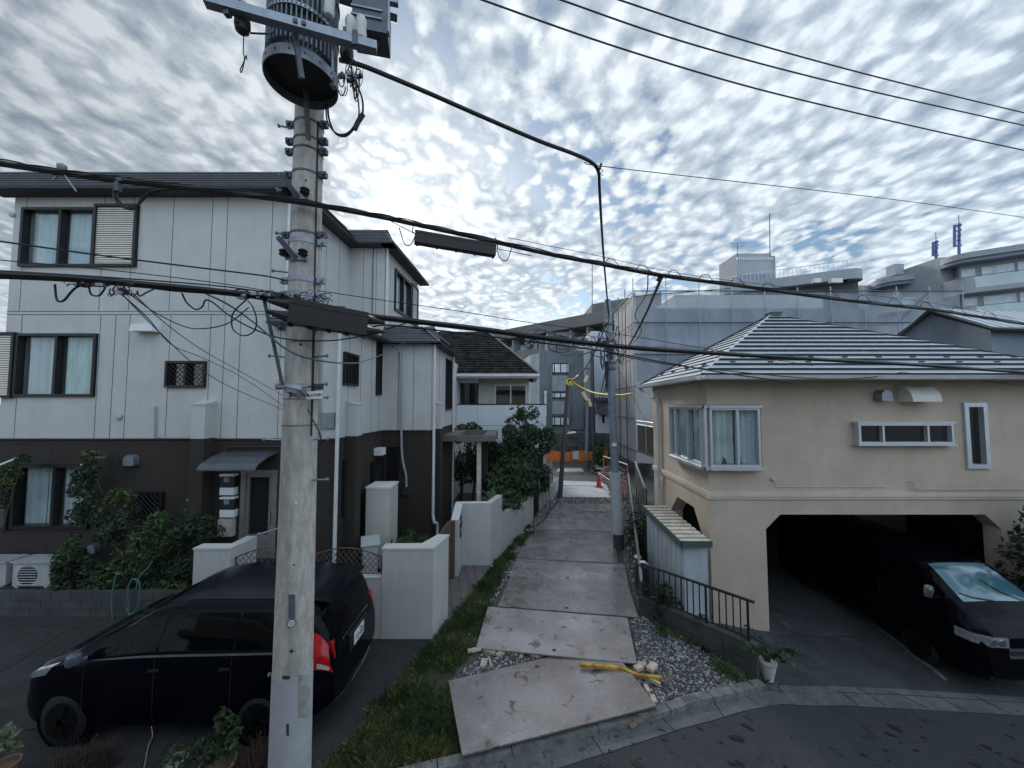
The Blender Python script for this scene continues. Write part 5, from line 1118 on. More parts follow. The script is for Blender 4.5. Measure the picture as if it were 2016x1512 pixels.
mb = MB(); wall(mb, FU, 0, FU.L, 1.9, zeh, [wU, wU2], m=0); Fu2 = Fr((xru, YU), (xru + .3, 23)); wall(mb, Fu2, 0, Fu2.L, 0, zeh, [], m=0); mb.box((xl, YU + .25, 0), (xru - .02, 23, zeh)); mb.build('upper_wall', M('wall_cream_grey', (.50, .50, .46), .85, .06, 2), mh_)
m_grng = glass('glass_green', (.3, .6, .6), .1, .6)
window(mh_, FU, wU, m_alu, .06, (.5,), cur=[(0, .5, 1), (.5, 1, 0)], gl=m_glassd); window(mh_, FU, wU2, m_bronze, .06, (.35,), cur=[(0, 1, 1)], gl=m_grng)
bb = MB(); r = FU.rect(893, 738, 943, 755); bb.fbox(FU, r[0] - 2, r[1], r[2], r[3], .0, .5); bb.build('box_soffit', m_wh, mh_)
e0, e1 = at(880, 737, YH - .35).x - 3, at(1060, 737, YH - .35).x; zr0 = zeh + .08; ry = YH + 2.7; rtop = at(945, 655, ry + .3)
c1_, c2_, c3_, c4_ = Vector((e0, YH - .35, zr0)), Vector((e1, YH - .35, zr0)), Vector((e1 + .3, YH + 6.2, zr0)), Vector((e0, YH + 6.2, zr0)); rr_ = Vector((at(958, 655, ry).x, ry, rtop.z)); rl_ = Vector((e0, ry, rtop.z))
m_tile = bpy.data.materials.new('tile_black'); m_tile.use_nodes = True; _n = m_tile.node_tree; _b = _n.nodes['Principled BSDF']; _w = _n.nodes.new('ShaderNodeTexNoise'); _w.inputs['Scale'].default_value = 3; _w.inputs['Detail'].default_value = 6
_r = _n.nodes.new('ShaderNodeValToRGB'); _r.color_ramp.elements[0].position = .4; _r.color_ramp.elements[0].color = (.005, .006, .0065, 1); _r.color_ramp.elements[1].position = .78; _r.color_ramp.elements[1].color = (.04, .045, .045, 1)
_c = _n.nodes.new('ShaderNodeTexCoord'); _n.links.new(_c.outputs['Object'], _w.inputs[0]); _n.links.new(_w.outputs[0], _r.inputs[0]); _n.links.new(_r.outputs[0], _b.inputs['Base Color']); _b.inputs['Roughness'].default_value = .75; _b.inputs['Specular IOR Level'].default_value = .2
mb = MB()
def tiles(mb, a, b, c, d, n, lip=.035):   # a-b eave, d-c top
    nn_ = (b - a).cross(d - a).normalized()
    if nn_.z < 0: nn_ = -nn_
    for k in range(n):
        f0, f1 = k / n, (k + 1) / n; p0, p1, q0, q1 = a.lerp(d, f0), b.lerp(c, f0), a.lerp(d, f1), b.lerp(c, f1); u = nn_ * lip
        mb.quad(p0 + u, p1 + u, q1 + u * .1, q0 + u * .1); mb.quad(p0, p1, p1 + u, p0 + u)
tiles(mb, c1_, c2_, rr_, rl_, 20); tiles(mb, c2_, c3_, rr_, rr_, 20); tiles(mb, c3_, c4_, rl_, rr_, 20); mb.add([c1_, c2_, c3_, c4_], [(3, 2, 1, 0)])
rfm = mb.build('roof', m_tile, mh_); snow(rfm, c1_ + Vector((3.5, 0, 0)), c2_, rr_.lerp(rl_, .4), 7, (.1, .2))
mb = MB(); mb.tube([c2_ + Vector((0, 0, .05)), rr_ + Vector((0, 0, .05))], .05, 6); mb.build('hip_tiles', m_conc, rfm)
mb = MB(); mb.box((e0, YH - .47, zr0 - .13), (e1 + .05, YH - .36, zr0 - .0)); mb.box((e0, YH - .35, zr0 - .2), (e1, YH + .0, zr0 - .14)); mb.box((e1 - .02, YH - .35, zr0 - .14), (e1 + .05, YH + 5, zr0 - .02)); mb.build('gutter', m_gutter, mh_)
# ================================================================== TREES
def tree(lab, parts, trunk, mats, group=None, name='tree', seed=1, size=.07, asp=.5):
    t = thing(name, lab, 'tree', (trunk[0], trunk[1], 0), group=group); mb = MB()
    for i, (c, r, n, m) in enumerate(parts): crown(mb, c, r, int(n * .8), size, 9, m, seed + i, asp); crown(mb, c, r, int(n * .22), size * 1.1, 9, 1, seed + i, asp)  # second crown: paler leaves, caught light put into their colour
    mb.build('crown', mats, t); mb = MB(); base = Vector((trunk[0], trunk[1], -.1))
    mb.tube(smooth_pts([base, base + Vector((.1, 0, trunk[2] * .4)), base + Vector((-.05, .05, trunk[2] * .8))], 4), trunk[3], 8, r2=trunk[3] * .5)
    for c, r, n, m in parts: mb.tube(smooth_pts([base + Vector((0, 0, trunk[2] * .4)), base.lerp(Vector(c), .6) + Vector((0, 0, .2)), Vector(c)], 4), trunk[3] * .5, 6, r2=.012)
    mb.build('trunk', m_twig, t); return t
def C_(px, py, Y): v = at(px, py, Y); return (v.x, v.y, v.z)
tree('big dense evergreen tree leaning over the alley wall and panel fence', [(C_(1022, 850, 14.6), (.95, .8, .75), 3200, 0), (C_(1012, 920, 14.0), (1.05, .8, .85), 4200, 0), (C_(1060, 880, 15.0), (.75, .7, .75), 2600, 0), (C_(1035, 815, 15), (.5, .4, .35), 600, 1), (C_(1022, 930, 13.4), (.6, .5, .4), 500, 1), (C_(1000, 955, 12.6), (.75, .5, .45), 1500, 0), (C_(1060, 940, 14.8), (.55, .5, .6), 1500, 0), (C_(985, 880, 14.2), (.55, .5, .5), 1300, 0), (C_(1035, 965, 13.2), (.6, .4, .45), 1400, 0), (C_(975, 935, 13.0), (.45, .4, .4), 900, 0), (C_(1075, 860, 15.4), (.45, .4, .4), 800, 0)], (at(1030, 900, 14.8).x, 14.8, 2.6, .12), [m_leaf, m_leafm], seed=20, size=.062)
tree('round topped small tree above the porch roof', [(C_(925, 845, 15.6), (.62, .5, .36), 1500, 0), (C_(900, 862, 15.6), (.4, .4, .3), 500, 1), (C_(945, 900, 15.4), (.8, .5, .9), 2200, 0)], (at(930, 880, 15.6).x, 15.6, 3.0, .07), [m_leaf, m_leafm], seed=40, size=.055)
# sprig with big leaves
mb = MB()
for q, s in (((1020, 800), .09), ((1008, 803), .08), ((1030, 803), .08), ((1018, 812), .08), ((1025, 812), .08), ((1012, 815), .07), ((1022, 822), .08), ((1053, 818), .07), ((1060, 830), .07), ((1046, 824), .07), ((1065, 835), .07), ((998, 828), .07)):
    p_ = at(*q, 14.9); mb.leaves([tuple(p_ + Vector((random.uniform(-.06, .06), 0, random.uniform(-.05, .05)))) for _ in range(5)], s, asp=.45)
mb.tube([at(1022, 850, 14.9), at(1022, 825, 14.9), at(1020, 800, 14.9)], .012, 5, m=1); mb.tube([at(1050, 850, 14.9), at(1058, 822, 14.9)], .012, 5, m=1)
mb.build('loquat_sapling', [m_leafm, m_twig], label='sprig with big leaves sticking out above the dense tree', cat='tree')
tree('dark shrubby tree filling the yard behind the porch post', [(C_(910, 930, 15.8), (1.5, .8, 1.0), 2600, 0), (C_(985, 905, 15.6), (.9, .5, .8), 1600, 0)], (at(905, 930, 15.9).x, 15.9, 2, .08), [m_leaf, m_leafm], seed=55, size=.06)
# sago palm
c = Vector((at(972, 975, 10.9).x, 10.9, .9)); sg = thing('sago_palm', 'sago palm with arching feather leaves behind the entrance wall', 'palm', (c.x, c.y, 0)); fr = MB()
for k in range(30):
    a = k * 2.4; l = random.uniform(.6, .85); el = random.uniform(.25, 1.2); pr_ = None
    for j in range(16):
        t = j / 15; p_ = c + Vector((math.cos(a) * math.cos(el * (1 - .3 * t)) * l * t, math.sin(a) * math.cos(el) * l * t, .35 + math.sin(el) * l * t - .35 * t * t * l))
        if pr_ is not None:
            d = (p_ - pr_).normalized(); s = d.cross(Vector((0, 0, 1))).normalized()
            for sg_ in (1, -1):
                for o_ in (0, .5): b_ = pr_.lerp(p_, o_); tip = b_ + (s * sg_ * .8 + d * .6 + Vector((0, 0, -.15))).normalized() * .13 * math.sin(math.pi * min(t * .9 + .1, 1)); fr.add([b_, b_ + d * .016, tip], [(0, 1, 2)])
        pr_ = p_
fr.build('fronds', m_leafm, sg); mb = MB(); mb.lathe((c.x, c.y, 0), [(.12, 0), (.14, .6), (.12, 1.2), (.06, 1.28)], 12); mb.build('trunk', m_twig, sg)
shrub('shrub', 'low shrubs behind the alley wall below the big tree', 'shrub', C_(1005, 985, 11.8), (.7, .6, .35), 1500, .045, [m_leaf], 71, 8, False)
c = at(815, 1065, 8.9); shrub('shrub', 'spiky leafed bush behind the parking wall next to the water heater', 'shrub', (c.x, c.y, .85), (.42, .3, .35), 650, .085, [m_leafm], 72, 7, True, None, .18)
tree('small conifer beside the far grey pole near the orange barrier', [(C_(1178, 905, 22.5), (.55, .5, .9), 2200, 0), (C_(1178, 885, 22.5), (.35, .35, .6), 700, 1)], (at(1178, 905, 22.5).x, 22.5, 1.5, .06), [m_leaf, m_leafm], seed=80, size=.06)
# left garden
def L_(px, py, Y): v = at(px, py, Y); return (v.x, v.y, v.z)
def vine(lab, name, cat, parts, seed, base, mats=None):
    t = thing(name, lab, cat, (base[0], base[1], .38)); mb = MB()
    for i, (c, r, n) in enumerate(parts): crown(mb, c, r, n, .042, 7, 0 if i % 3 else 1, seed + i, .42)
    mb.build('foliage', mats or [m_leaf, M('leaf_olive', (.045, .07, .03), .55, .4, 3, spec=.3, col2=(.10, .13, .055))], t); mb = MB()
    for c, r, n in parts: mb.tube(smooth_pts([(base[0], base[1], .35), Vector(base).lerp(Vector(c), .5) + Vector((.05, 0, .1)), c], 4), .014, 5, r2=.005)
    mb.build('stems', m_twig, t)
vine('climbing vine spreading diagonally from the window bracket across the brown wall', 'climbing_vine', 'vine', [(L_(175, 905, 7.95), (.22, .16, .2), 500), (L_(160, 950, 7.9), (.42, .22, .36), 1100), (L_(190, 1000, 7.8), (.42, .25, .38), 1200), (L_(235, 985, 7.9), (.35, .2, .3), 800), (L_(255, 1030, 7.8), (.38, .25, .35), 1000), (L_(215, 1060, 7.8), (.3, .25, .3), 700)], 90, L_(250, 1150, 7.85))
vine('broad dark bush in the left garden below the small lattice window', 'bush', 'bush', [(L_(300, 1060, 7.8), (.5, .3, .45), 1400), (L_(370, 1050, 7.8), (.52, .3, .42), 1400), (L_(410, 1040, 7.85), (.4, .25, .32), 900), (L_(270, 1110, 7.8), (.55, .25, .42), 1300), (L_(330, 1120, 7.8), (.5, .25, .42), 1200), (L_(375, 1100, 7.8), (.3, .25, .4), 700), (L_(300, 1150, 7.75), (.55, .15, .25), 800)], 110, L_(320, 1160, 7.85), [m_leaf, m_leafm])
vine('round bush between the white air conditioner and the vine', 'bush', 'bush', [(L_(140, 1085, 7.8), (.38, .25, .36), 1100), (L_(165, 1130, 7.75), (.45, .22, .38), 1200), (L_(125, 1130, 7.75), (.3, .2, .35), 700), (L_(215, 1130, 7.75), (.3, .2, .38), 800)], 130, L_(150, 1160, 7.85), [m_leaf, m_leafm])
vine('vine sprays hanging at the far left edge over the window', 'climbing_vine', 'vine', [(L_(5, 935, 7.9), (.35, .2, .32), 700), (L_(45, 905, 7.95), (.22, .12, .14), 200), (L_(-20, 985, 7.9), (.3, .2, .3), 500)], 150, L_(-25, 1120, 7.85))
hs = MB(); 
for q in (((222, 1222), (220, 1180), (228, 1135), (236, 1130)), ((255, 1200), (252, 1160), (262, 1140), (275, 1150), (272, 1190), (258, 1210), (248, 1195)), ((268, 1160), (275, 1135), (290, 1120), (300, 1105))): hs.tube(smooth_pts([at(a, b, 7.42) for a, b in q], 6), .014, 6)
hs.build('garden_hose', M('hose_teal', (.06, .16, .15), .5), label='teal garden hose looped over the low block wall', cat='hose')
# plants at the bottom left edge
def tuft(lab, c, n, hh, r, mat):
    mb = MB(); rg_ = random.Random(int(c.x * 100))
    for k in range(n):
        a, rr = rg_.uniform(0, 6.28), r * rg_.random() ** .5; x, y = c.x + math.cos(a) * rr, c.y + math.sin(a) * rr; l = rg_.uniform(.1, .6) * hh
        q = Vector((x, y, 0)); tp = q + Vector((math.cos(a) * l, math.sin(a) * l, hh * rg_.uniform(.4, 1))); md = q.lerp(tp, .5) + Vector((rg_.uniform(-.02, .02), 0, .04)); s = Vector((.004, .002, 0)); mb.add([q - s, q + s, md + s, md - s, tp], [(0, 1, 2, 3), (3, 2, 4)])
        for j in range(3): mb.leaves([tuple(q.lerp(tp, rg_.uniform(.3, 1)) + Vector((rg_.uniform(-.02, .02), rg_.uniform(-.02, .02), 0)))], .012)
    return mb.build('dry_tuft', mat, label=lab, cat='dry plant')
m_dry = M('dry_red', (.05, .028, .022), .9, .35)
tuft('reddish dry bush below the front wheel of the black car', g(135, 1545), 600, .24, .34, m_dry); tuft('reddish dry grass left of the foot of the near pole', g(505, 1560), 700, .42, .22, m_dry)
def pot_plant(lab, c, r, hp, n, size, mat, ring=True, fh=.25, seed=0):
    t = thing('potted_plant', lab, 'potted plant', (c.x, c.y, 0)); mb = MB(); mb.lathe((c.x, c.y, 0), [(r * .7, 0), (r, hp), (r * 1.06, hp), (r * 1.06, hp + .02), (r * .93, hp + .02), (r * .9, hp - .03)], 24); mb.build('pot', M('pot_grey', (.36, .35, .32), .8, .1) if ring else M('pot_clay', (.22, .15, .11), .85, .15), t)
    mb = MB(); crown(mb, (c.x, c.y, hp + fh), (r * 1.5, r * 1.2, fh), n, size, 7, 0, seed); mb.build('leaves', mat, t)
pot_plant('small plant in a white rimmed pot at the bottom edge of the photo', g(340, 1545), .12, .22, 90, .03, m_leafm, True, .08, 5)
pot_plant('leafy plant in a clay pot, left of the reddish grass at the bottom edge', g(425, 1560), .17, .28, 420, .035, m_leafm, False, .26, 6)
pot_plant('yellow green plant cut off by the bottom left corner', g(5, 1545), .12, .2, 200, .04, m_leafp, False, .22, 8)
pot_plant('low creeping plant in a dark pot right of the white rimmed pot', g(380, 1570), .13, .2, 200, .03, m_leaf, False, .16, 9)
mb = MB(); mb.tube(smooth_pts([g(278, 1540), at(292, 1470, g(285, 1530).y), at(300, 1450, g(285, 1530).y), at(298, 1430, g(285, 1530).y)], 5), .006, 5, r2=.003); mb.build('bare_twig', m_wood, label='thin bare twig standing among the pots', cat='twig')
# ================================================================== NEAR POLE
PX, PY = at(589, 900, 3.6).x, 3.6
PXt = lambda z: -2.055
def pr_(z): return .178 - z / 150
pole = thing('utility_pole', 'weathered concrete utility pole in the foreground with number plate and step bolts', 'utility pole', (-2.055, PY, 0))
mb = MB(); n = 30; mb.lathe((-2.055, PY, 0), [(pr_(z), z) for z in [10.4 * i / n for i in range(n + 1)]], 32); mb.build('shaft', m_concp, pole)
mb = MB(); mb.lathe((-2.055, PY, 0), [(pr_(z) + .004, z) for z in (-.05, .6, 1.02)], 32); z_ = at(575, 1340, PY - .17).z; mb = MB(); mb.lathe((-2.055, PY, 0), [(pr_(z) + .003, z) for z in (0, z_)], 32); mb.build('painted_sleeve', M('sleeve_grey', (.42, .44, .46), .8, .08, 5, streak=.1), pole)
m_sleeve = MATS['sleeve_grey']
def on_pole(px, py): v = at(px, py, PY - .15); return v.z
def band(z, hh=.03, mat=m_steeld, ears=(1, 1), name='clamp_band', tilt=0):
    mb = MB(); r = pr_(z) + .006; mb.lathe((-2.055, PY, z), [(r - .004, -hh / 2), (r, -hh / 2), (r, hh / 2), (r - .004, hh / 2)], 28)
    for s, e in zip((-1, 1), ears):
        if e: mb.cbox((-2.055 + s * (r + .03), PY - .03, z), (.07, .05, .055)); mb.lathe((-2.055 + s * (r + .04), PY - .075, z), [(.018, 0), (.018, .03)], 8, 'y')
    return mb.build(name, mat, pole, smooth=False)
for y in (228, 262, 283, 330, 452, 640, 760): band(on_pole(600, y), .02)
for y in (468, 545, 575): band(on_pole(600, y), .05, m_steel)
band(on_pole(590, 838), .006, m_steeld, (0, 0)); band(on_pole(590, 785), .006, m_steeld, (0, 0))
for y, s, l in ((236, -1, .14), (365, -1, .13), (452, -1, .12), (460, 1, .12), (528, -1, .14), (700, -1, .14), (700, 1, .13), (757, 1, .13), (784, 1, .14), (869, -1, .16), (868, 1, .15), (950, 1, .16), (1048, -1, .17), (1345, -1, .02)):
    z = on_pole(590, y); r = pr_(z); mb = MB(); a = Vector((-2.055 + s * (r - .01), PY - .03, z)); b = a + Vector((s * l, -.03, .01 if y != 1048 else -.05)); mb.tube([a, b], .009, 6); mb.tube([b, b + Vector((s * .012, 0, 0))], .018, 8); mb.build('step_bolt', m_steel, pole)
# square brackets projecting to the camera
for y in (385, 505):
    z = on_pole(592, y); mb = MB(); a = Vector((-2.06, PY - .14, z - .02)); b = a + Vector((-.05, -.20, .12)); d = b - a
    mb.tube([a, b], .034, 4); mb.cbox((-2.055, PY - pr_(z) - .012, z), (.2, .02, .07)); br = mb.build('cable_bracket', m_steel, pole, smooth=False)
    mb = MB(); mb.tube([b, b + d.normalized() * .002], .024, 4); mb.build('tube_mouth', m_black, br)
    mb = MB()
    for s in (-1, 1): mb.lathe((-2.06 + s * .09, PY - .19, z + .02), [(.03, -.03), (.045, -.015), (.03, 0), (.045, .015), (.03, .03)], 12)
    mb.build('insulator', m_black, br)
# strut
mb = MB(); mb.tube([at(520, 590, 3.32), at(556, 757, 3.42)], .018, 4); mb.build('strut', M('strut_green', (.06, .09, .09), .5, .15, metal=.4), pole)
# number plate with writing
zc = on_pole(618, 778); pl_ = MB(); plx = at(620, 778, PY - .175).x
Mp = Matrix.Translation((plx, PY - .185, zc)) @ Matrix.Rotation(R(-4), 4, 'Y') @ Matrix.Rotation(R(14), 4, 'Z')
pl_.v = []; hw, hh_ = .070, .036
pl_.hexa([Mp @ Vector(q) for q in ((-hw, -.003, -hh_), (hw, -.003, -hh_), (hw, .003, -hh_), (-hw, .003, -hh_), (-hw, -.003, hh_), (hw, -.003, hh_), (hw, .003, hh_), (-hw, .003, hh_))])
pl_ob = pl_.build('number_plate', M('plate_white', (.72, .72, .68), .5, .05), pole)
LOC = Matrix.Translation(-Vector(pole.location))
text('LH3481', .038, pl_ob, LOC @ Mp @ Matrix.Translation((.012, -.005, 0)) @ Matrix.Rotation(R(90), 4, 'X'), m_black)
mb = MB()
for k in range(6): a = k * math.pi / 3; q = Mp @ Vector((-.052 + .008 * math.cos(a), -.005, .004 + .008 * math.sin(a))); mb.cbox(q, (.008, .002, .008))
mb.build('emblem', m_black, pl_ob)
# sticker, tape, lower plate
def on_face(px, py):                                   # point + normal on the shaft surface
    d = ray(px, py); ox, oy = -2.055, PY; z = at(px, py, PY - .15).z; r = pr_(z) + .004
    A_ = d.x ** 2 + d.y ** 2; B_ = -2 * (d.x * ox + d.y * oy); C__ = ox * ox + oy * oy - r * r; D_ = max(B_ * B_ - 4 * A_ * C__, 0); t = (-B_ - math.sqrt(D_)) / (2 * A_)
    p_ = Vector((d.x * t, d.y * t, CAMZ + d.z * t)); n_ = Vector((p_.x - ox, p_.y - oy, 0)).normalized(); return p_, n_
def patch(px0, py0, px1, py1, mat, name, off=.003, cols=6, label=None):
    mb = MB(); v = []
    for j in range(3):
        for i in range(cols + 1):
            p_, n_ = on_face(px0 + (px1 - px0) * i / cols, py0 + (py1 - py0) * j / 2); v.append(p_ + n_ * off)
    mb.add(v, [(j * (cols + 1) + i, (j + 1) * (cols + 1) + i, (j + 1) * (cols + 1) + i + 1, j * (cols + 1) + i + 1) for j in range(2) for i in range(cols)]); return mb.build(name, mat, pole, smooth=True)
patch(568, 1170, 581, 1218, M('tape_teal', (.09, .13, .15), .6, .35, 12), 'tape_remnant'); patch(588, 1328, 609, 1412, M('plate_worn', (.36, .36, .32), .7, .3, 10, streak=.5), 'metal_sleeve_plate')
patch(556, 1330, 570, 1337, m_steeld, 'mark'); patch(564, 1424, 569, 1448, m_steeld, 'mark')
p_, n_ = on_face(574, 1227); n0 = n_.to_track_quat('Z', 'Y').to_matrix().to_4x4(); 
def disc(par, mtx, r, th, mat, name, seg=20):
    mb = MB(); mb.v = [tuple(mtx @ Vector((r * math.cos(2 * math.pi * k / seg), r * math.sin(2 * math.pi * k / seg), z))) for z in (0, th) for k in range(seg)]
    mb.f = [tuple(range(seg))[::-1], tuple(range(seg, 2 * seg))] + [(k, (k + 1) % seg, seg + (k + 1) % seg, seg + k) for k in range(seg)]; mb.m = [0] * len(mb.f); return mb.build(name, mat, par)
Ms = Matrix.Translation(p_ + n_ * .002) @ n0
st = disc(pole, Ms, .036, .002, M('sticker_ring', (.05, .08, .12)), 'sticker'); disc(st, Ms @ Matrix.Translation((0, 0, .0021)), .030, .001, m_white, 'sticker_face')
mb = MB()
for dx, dy, w, hh_ in ((-.016, .008, .008, .012), (0, .008, .008, .012), (.016, .008, .008, .012), (-.008, -.012, .008, .012), (.008, -.012, .008, .012)):
    for f in [Ms @ Matrix.Translation((-dy * 0 + dx, dy, .0035))]:
        mb.add([f @ Vector(q) for q in ((-w / 2, -hh_ / 2, 0), (w / 2, -hh_ / 2, 0), (w / 2, hh_ / 2, 0), (-w / 2, hh_ / 2, 0))], [(0, 1, 2, 3)])
mb.build('sticker_marks', m_red, st)
for px_i, py_i, rr in ((574, 1282, .012), (579, 1112, .007), (583, 990, .014), (601, 513, .012), (592, 678, .012), (602, 355, .008)):
    p_, n_ = on_face(px_i, py_i); disc(pole, Matrix.Translation(p_ - n_ * .002) @ n_.to_track_quat('Z', 'Y').to_matrix().to_4x4(), rr, .004, m_black if py_i != 990 else m_white, 'hole_plug', 12)
for x0, x1, y0, y1 in ((628, 629, 560, 860), (626, 626.5, 225, 560), (622, 622.5, 640, 860)):
    zt_, zb_ = on_pole(600, y0), on_pole(600, y1); m_ = (zt_ + zb_) / 2
    pipe(smooth_pts([(-2.055 + pr_(zt_) * .93, PY - .06, zt_), (-2.055 + pr_(m_) * .96, PY - .065 + .01 * (x0 == 628), m_), (-2.055 + pr_(zb_) * .93, PY - .06, zb_)], 8), .008, m_black, pole, 'riser_cable', 6)
mb = MB(); mb.tube(smooth_pts([at(606, 805, 3.42), at(615, 825, 3.38), at(628, 850, 3.38), at(632, 870, 3.4), at(625, 885, 3.42)], 5), .006, 5); mb.build('loose_cable', m_black, pole)
# street lamp fixed to the pole
lc = at(583, 768, 3.30); lm = thing('street_lamp', 'small square street lamp head mounted on the near concrete pole', 'street lamp', lc)
mb = MB(); mb.tube([(lc.x + .01, PY - .15, lc.z + .04), (lc.x, lc.y + .02, lc.z + .04)], .015, 6); mb.cbox((-2.055, PY - .17, lc.z + .045), (.28, .02, .04)); mb.build('arm', m_steel, lm)
mb = MB(); Ml = Matrix.Translation(lc) @ Matrix.Rotation(R(12), 4, 'Y') @ Matrix.Rotation(R(-25), 4, 'X')
n = 20; ring = [(.075 * math.copysign(abs(math.cos(2 * math.pi * k / n)) ** .45, math.cos(2 * math.pi * k / n)), .085 * math.copysign(abs(math.sin(2 * math.pi * k / n)) ** .45, math.sin(2 * math.pi * k / n))) for k in range(n)]
for sc_, z in ((1., -.02), (1.04, 0), (.9, .03), (.5, .045)): mb.v += [tuple(Ml @ Vector((x * sc_, y * sc_, z))) for x, y in ring]
for j in range(3): mb.f += [(j * n + k, j * n + (k + 1) % n, (j + 1) * n + (k + 1) % n, (j + 1) * n + k) for k in range(n)]
mb.f += [tuple(range(3 * n, 4 * n))]; mb.m = [0] * len(mb.f); mb.build('housing', m_steel, lm, smooth=True)
mb = MB(); mb.add([Ml @ Vector((x * .9, y * .9, -.018)) for x, y in ring] + [Ml @ Vector((x * .6, y * .6, -.05)) for x, y in ring], [(k, (k + 1) % n, n + (k + 1) % n, n + k) for k in range(n)] + [tuple(range(n, 2 * n))]); mb.build('diffuser', M('diffuser', (.30, .31, .30), .3), lm, smooth=True)
mb = MB(); a = Ml @ Vector((0, -.06, -.05)); mb.tube([a, a + Vector((0, 0, -.05))], .008, 6); mb.build('sensor', m_black, lm)
# ------------------------------------------------ transformer
TX, TY = -1.845, 3.10; tr = thing('transformer', 'ribbed pole transformer drum with open dark base on the near pole', 'transformer', (TX, TY, 7.0))
zb_t = 7.02; mb = MB(); mb.lathe((TX, TY, 0), [(.235, zb_t + .08), (.235, 8.6)], 32); mb.build('tank', m_steeld, tr)
mb = MB(); nf = 46
for k in range(nf):
    a = 2 * math.pi * k / nf; c = Vector((TX + math.cos(a) * .25, TY + math.sin(a) * .25, (zb_t + .14 + 8.5) / 2)); mb.cbox(c, (.055, .012, 8.5 - zb_t - .14), a)
mb.build('cooling_fins', M('fin_grey', (.13, .15, .17), .5, .15, metal=.4), tr)
mb = MB(); n = 40; rr0, rr1 = .283, .290
for (r0, z0), (r1, z1) in (((rr1, zb_t - .02), (rr1, zb_t + .07)), ((rr1, zb_t + .07), (.235, zb_t + .09)), ((rr0, zb_t + .07), (rr0, zb_t - .02)), ((rr0, zb_t - .02), (rr1, zb_t - .02))):
    base = len(mb.v)
    for r, z in ((r0, z0), (r1, z1)): mb.v += [(TX + r * math.cos(2 * math.pi * k / n), TY + r * math.sin(2 * math.pi * k / n), z) for k in range(n)]
    mb.f += [(base + k, base + (k + 1) % n, base + n + (k + 1) % n, base + n + k) for k in range(n)]; mb.m += [0] * n
mb.build('base_ring', m_steel, tr, smooth=True)
mb = MB(); mb.lathe((TX, TY, zb_t + .06), [(.28, 0), (.28, .01)], 32); mb.build('base_plate', m_black, tr)
mb = MB()
for k in range(16): a = 2 * math.pi * (k + .5) / 16; mb.cbox((TX + math.cos(a) * .2905, TY + math.sin(a) * .2905, zb_t + .025), (.003, .014, .014), a)
mb.build('bolt_holes', m_black, tr)
for z in (7.45, 7.78):
    mb = MB(); mb.lathe((TX, TY, z), [(.282, -.014), (.286, -.014), (.286, .014), (.282, .014)], 40); bnd = mb.build('strap', m_steel, tr, smooth=False)
    mb = MB()
    for k in range(56): a = 2 * math.pi * k / 56; mb.cbox((TX + math.cos(a) * .2868, TY + math.sin(a) * .2868, z), (.002, .013, .011), a)
    mb.build('strap_holes', m_black, bnd)
mb = MB(); mb.tube([at(578, 52, 2.80), at(594, 155, 2.86)], .026, 4); mb.build('hanger_strut', m_steeld, tr); mb = MB(); mb.tube([at(600, 150, 3.2), at(607, 276, 3.42)], .024, 4); mb.build('hanger_strut', m_steeld, tr)
mb = MB(); a = at(652, 100, 3.08); b = at(656, 155, 3.08); mb.tube([a, b], .018, 5); mb.cbox(at(658, 160, 3.1), (.05, .05, .12)); mb.build('side_bracket', m_steel, tr)
# crossarm
zc_ = 7.14; ca = thing('crossarm', 'grey square steel crossarm in front of the transformer', 'crossarm', (TX, 2.75, zc_)); a = at(403, 3, 2.56); b = at(742, 92, 2.93); a.z = b.z = (a.z + b.z) / 2
mb = MB(); d = (b - a).normalized(); s = Vector((-d.y, d.x, 0)) * .035; u_ = Vector((0, 0, .035)); mb.hexa([a - s - u_, b - s - u_, b + s - u_, a + s - u_, a - s + u_, b - s + u_, b + s + u_, a + s + u_]); mb.build('beam', m_steel, ca)
mb = MB(); mb.cbox(a.lerp(b, .5) - s * 1.05, (.03, .02, .03)); mb.cbox(a.lerp(b, .55) - s * 1.05, (.03, .02, .03)); mb.cbox(a.lerp(b, .12) - u_ * 1.3, (.04, .04, .06)); mb.cbox(a.lerp(b, .86) - s * 1.1, (.04, .02, .12)); mb.build('bolts', m_steeld, ca)
a2 = at(655, -6, 3.3); b2 = at(782, 32, 3.5); b2.z = a2.z; mb = MB(); mb.tube([a2, b2], .045, 4); mb.build('rear_beam', m_steeld, ca)
# insulators / cutouts
def cutout(p, lab, col=m_white, hh=.2):
    t = thing('cutout_insulator', lab, 'insulator', p, group='insulators on the crossarm'); mb = MB(); mb.lathe(p, [(.035, hh * .5), (.045, hh * .45), (.045, -hh * .15), (.05, -hh * .2)], 18); mb.build('porcelain', col, t)
    mb = MB(); mb.lathe(p, [(.052, -hh * .16), (.055, -hh * .4), (.045, -hh * .62), (.02, -hh * .72)], 16); mb.build('boot', m_black, t)
    mb = MB(); mb.cbox((p.x, p.y - .05, p.z), (.02, .02, hh * 1.1)); mb.build('clip', m_steeld, t)
cutout(at(478, 32, 2.70), 'insulator with black boot hanging from the left arm of the crossarm', M('porcelain', (.32, .33, .34), .35)); cutout(at(683, 90, 2.98), 'insulator with black boot under the right arm of the crossarm', MATS['porcelain'])
for (px_i, py_i, Y, l) in ((711, 55, 2.95, 'white porcelain fuse hanging in front of the switch box'), (690, 55, 3.0, 'ribbed white porcelain fuse beside the switch box'), (648, 12, 2.9, 'slanting white porcelain bushing at the top of the transformer')):
    p_ = at(px_i, py_i, Y); t = MB(); t.lathe(p_, [(.02, .1), (.035, .09), (.045, .06), (.04, .0), (.045, -.05), (.035, -.09), (.02, -.1)], 16); t.build('porcelain_fuse', M('porcelain_pale', (.5, .5, .48), .3), label=l, cat='insulator')
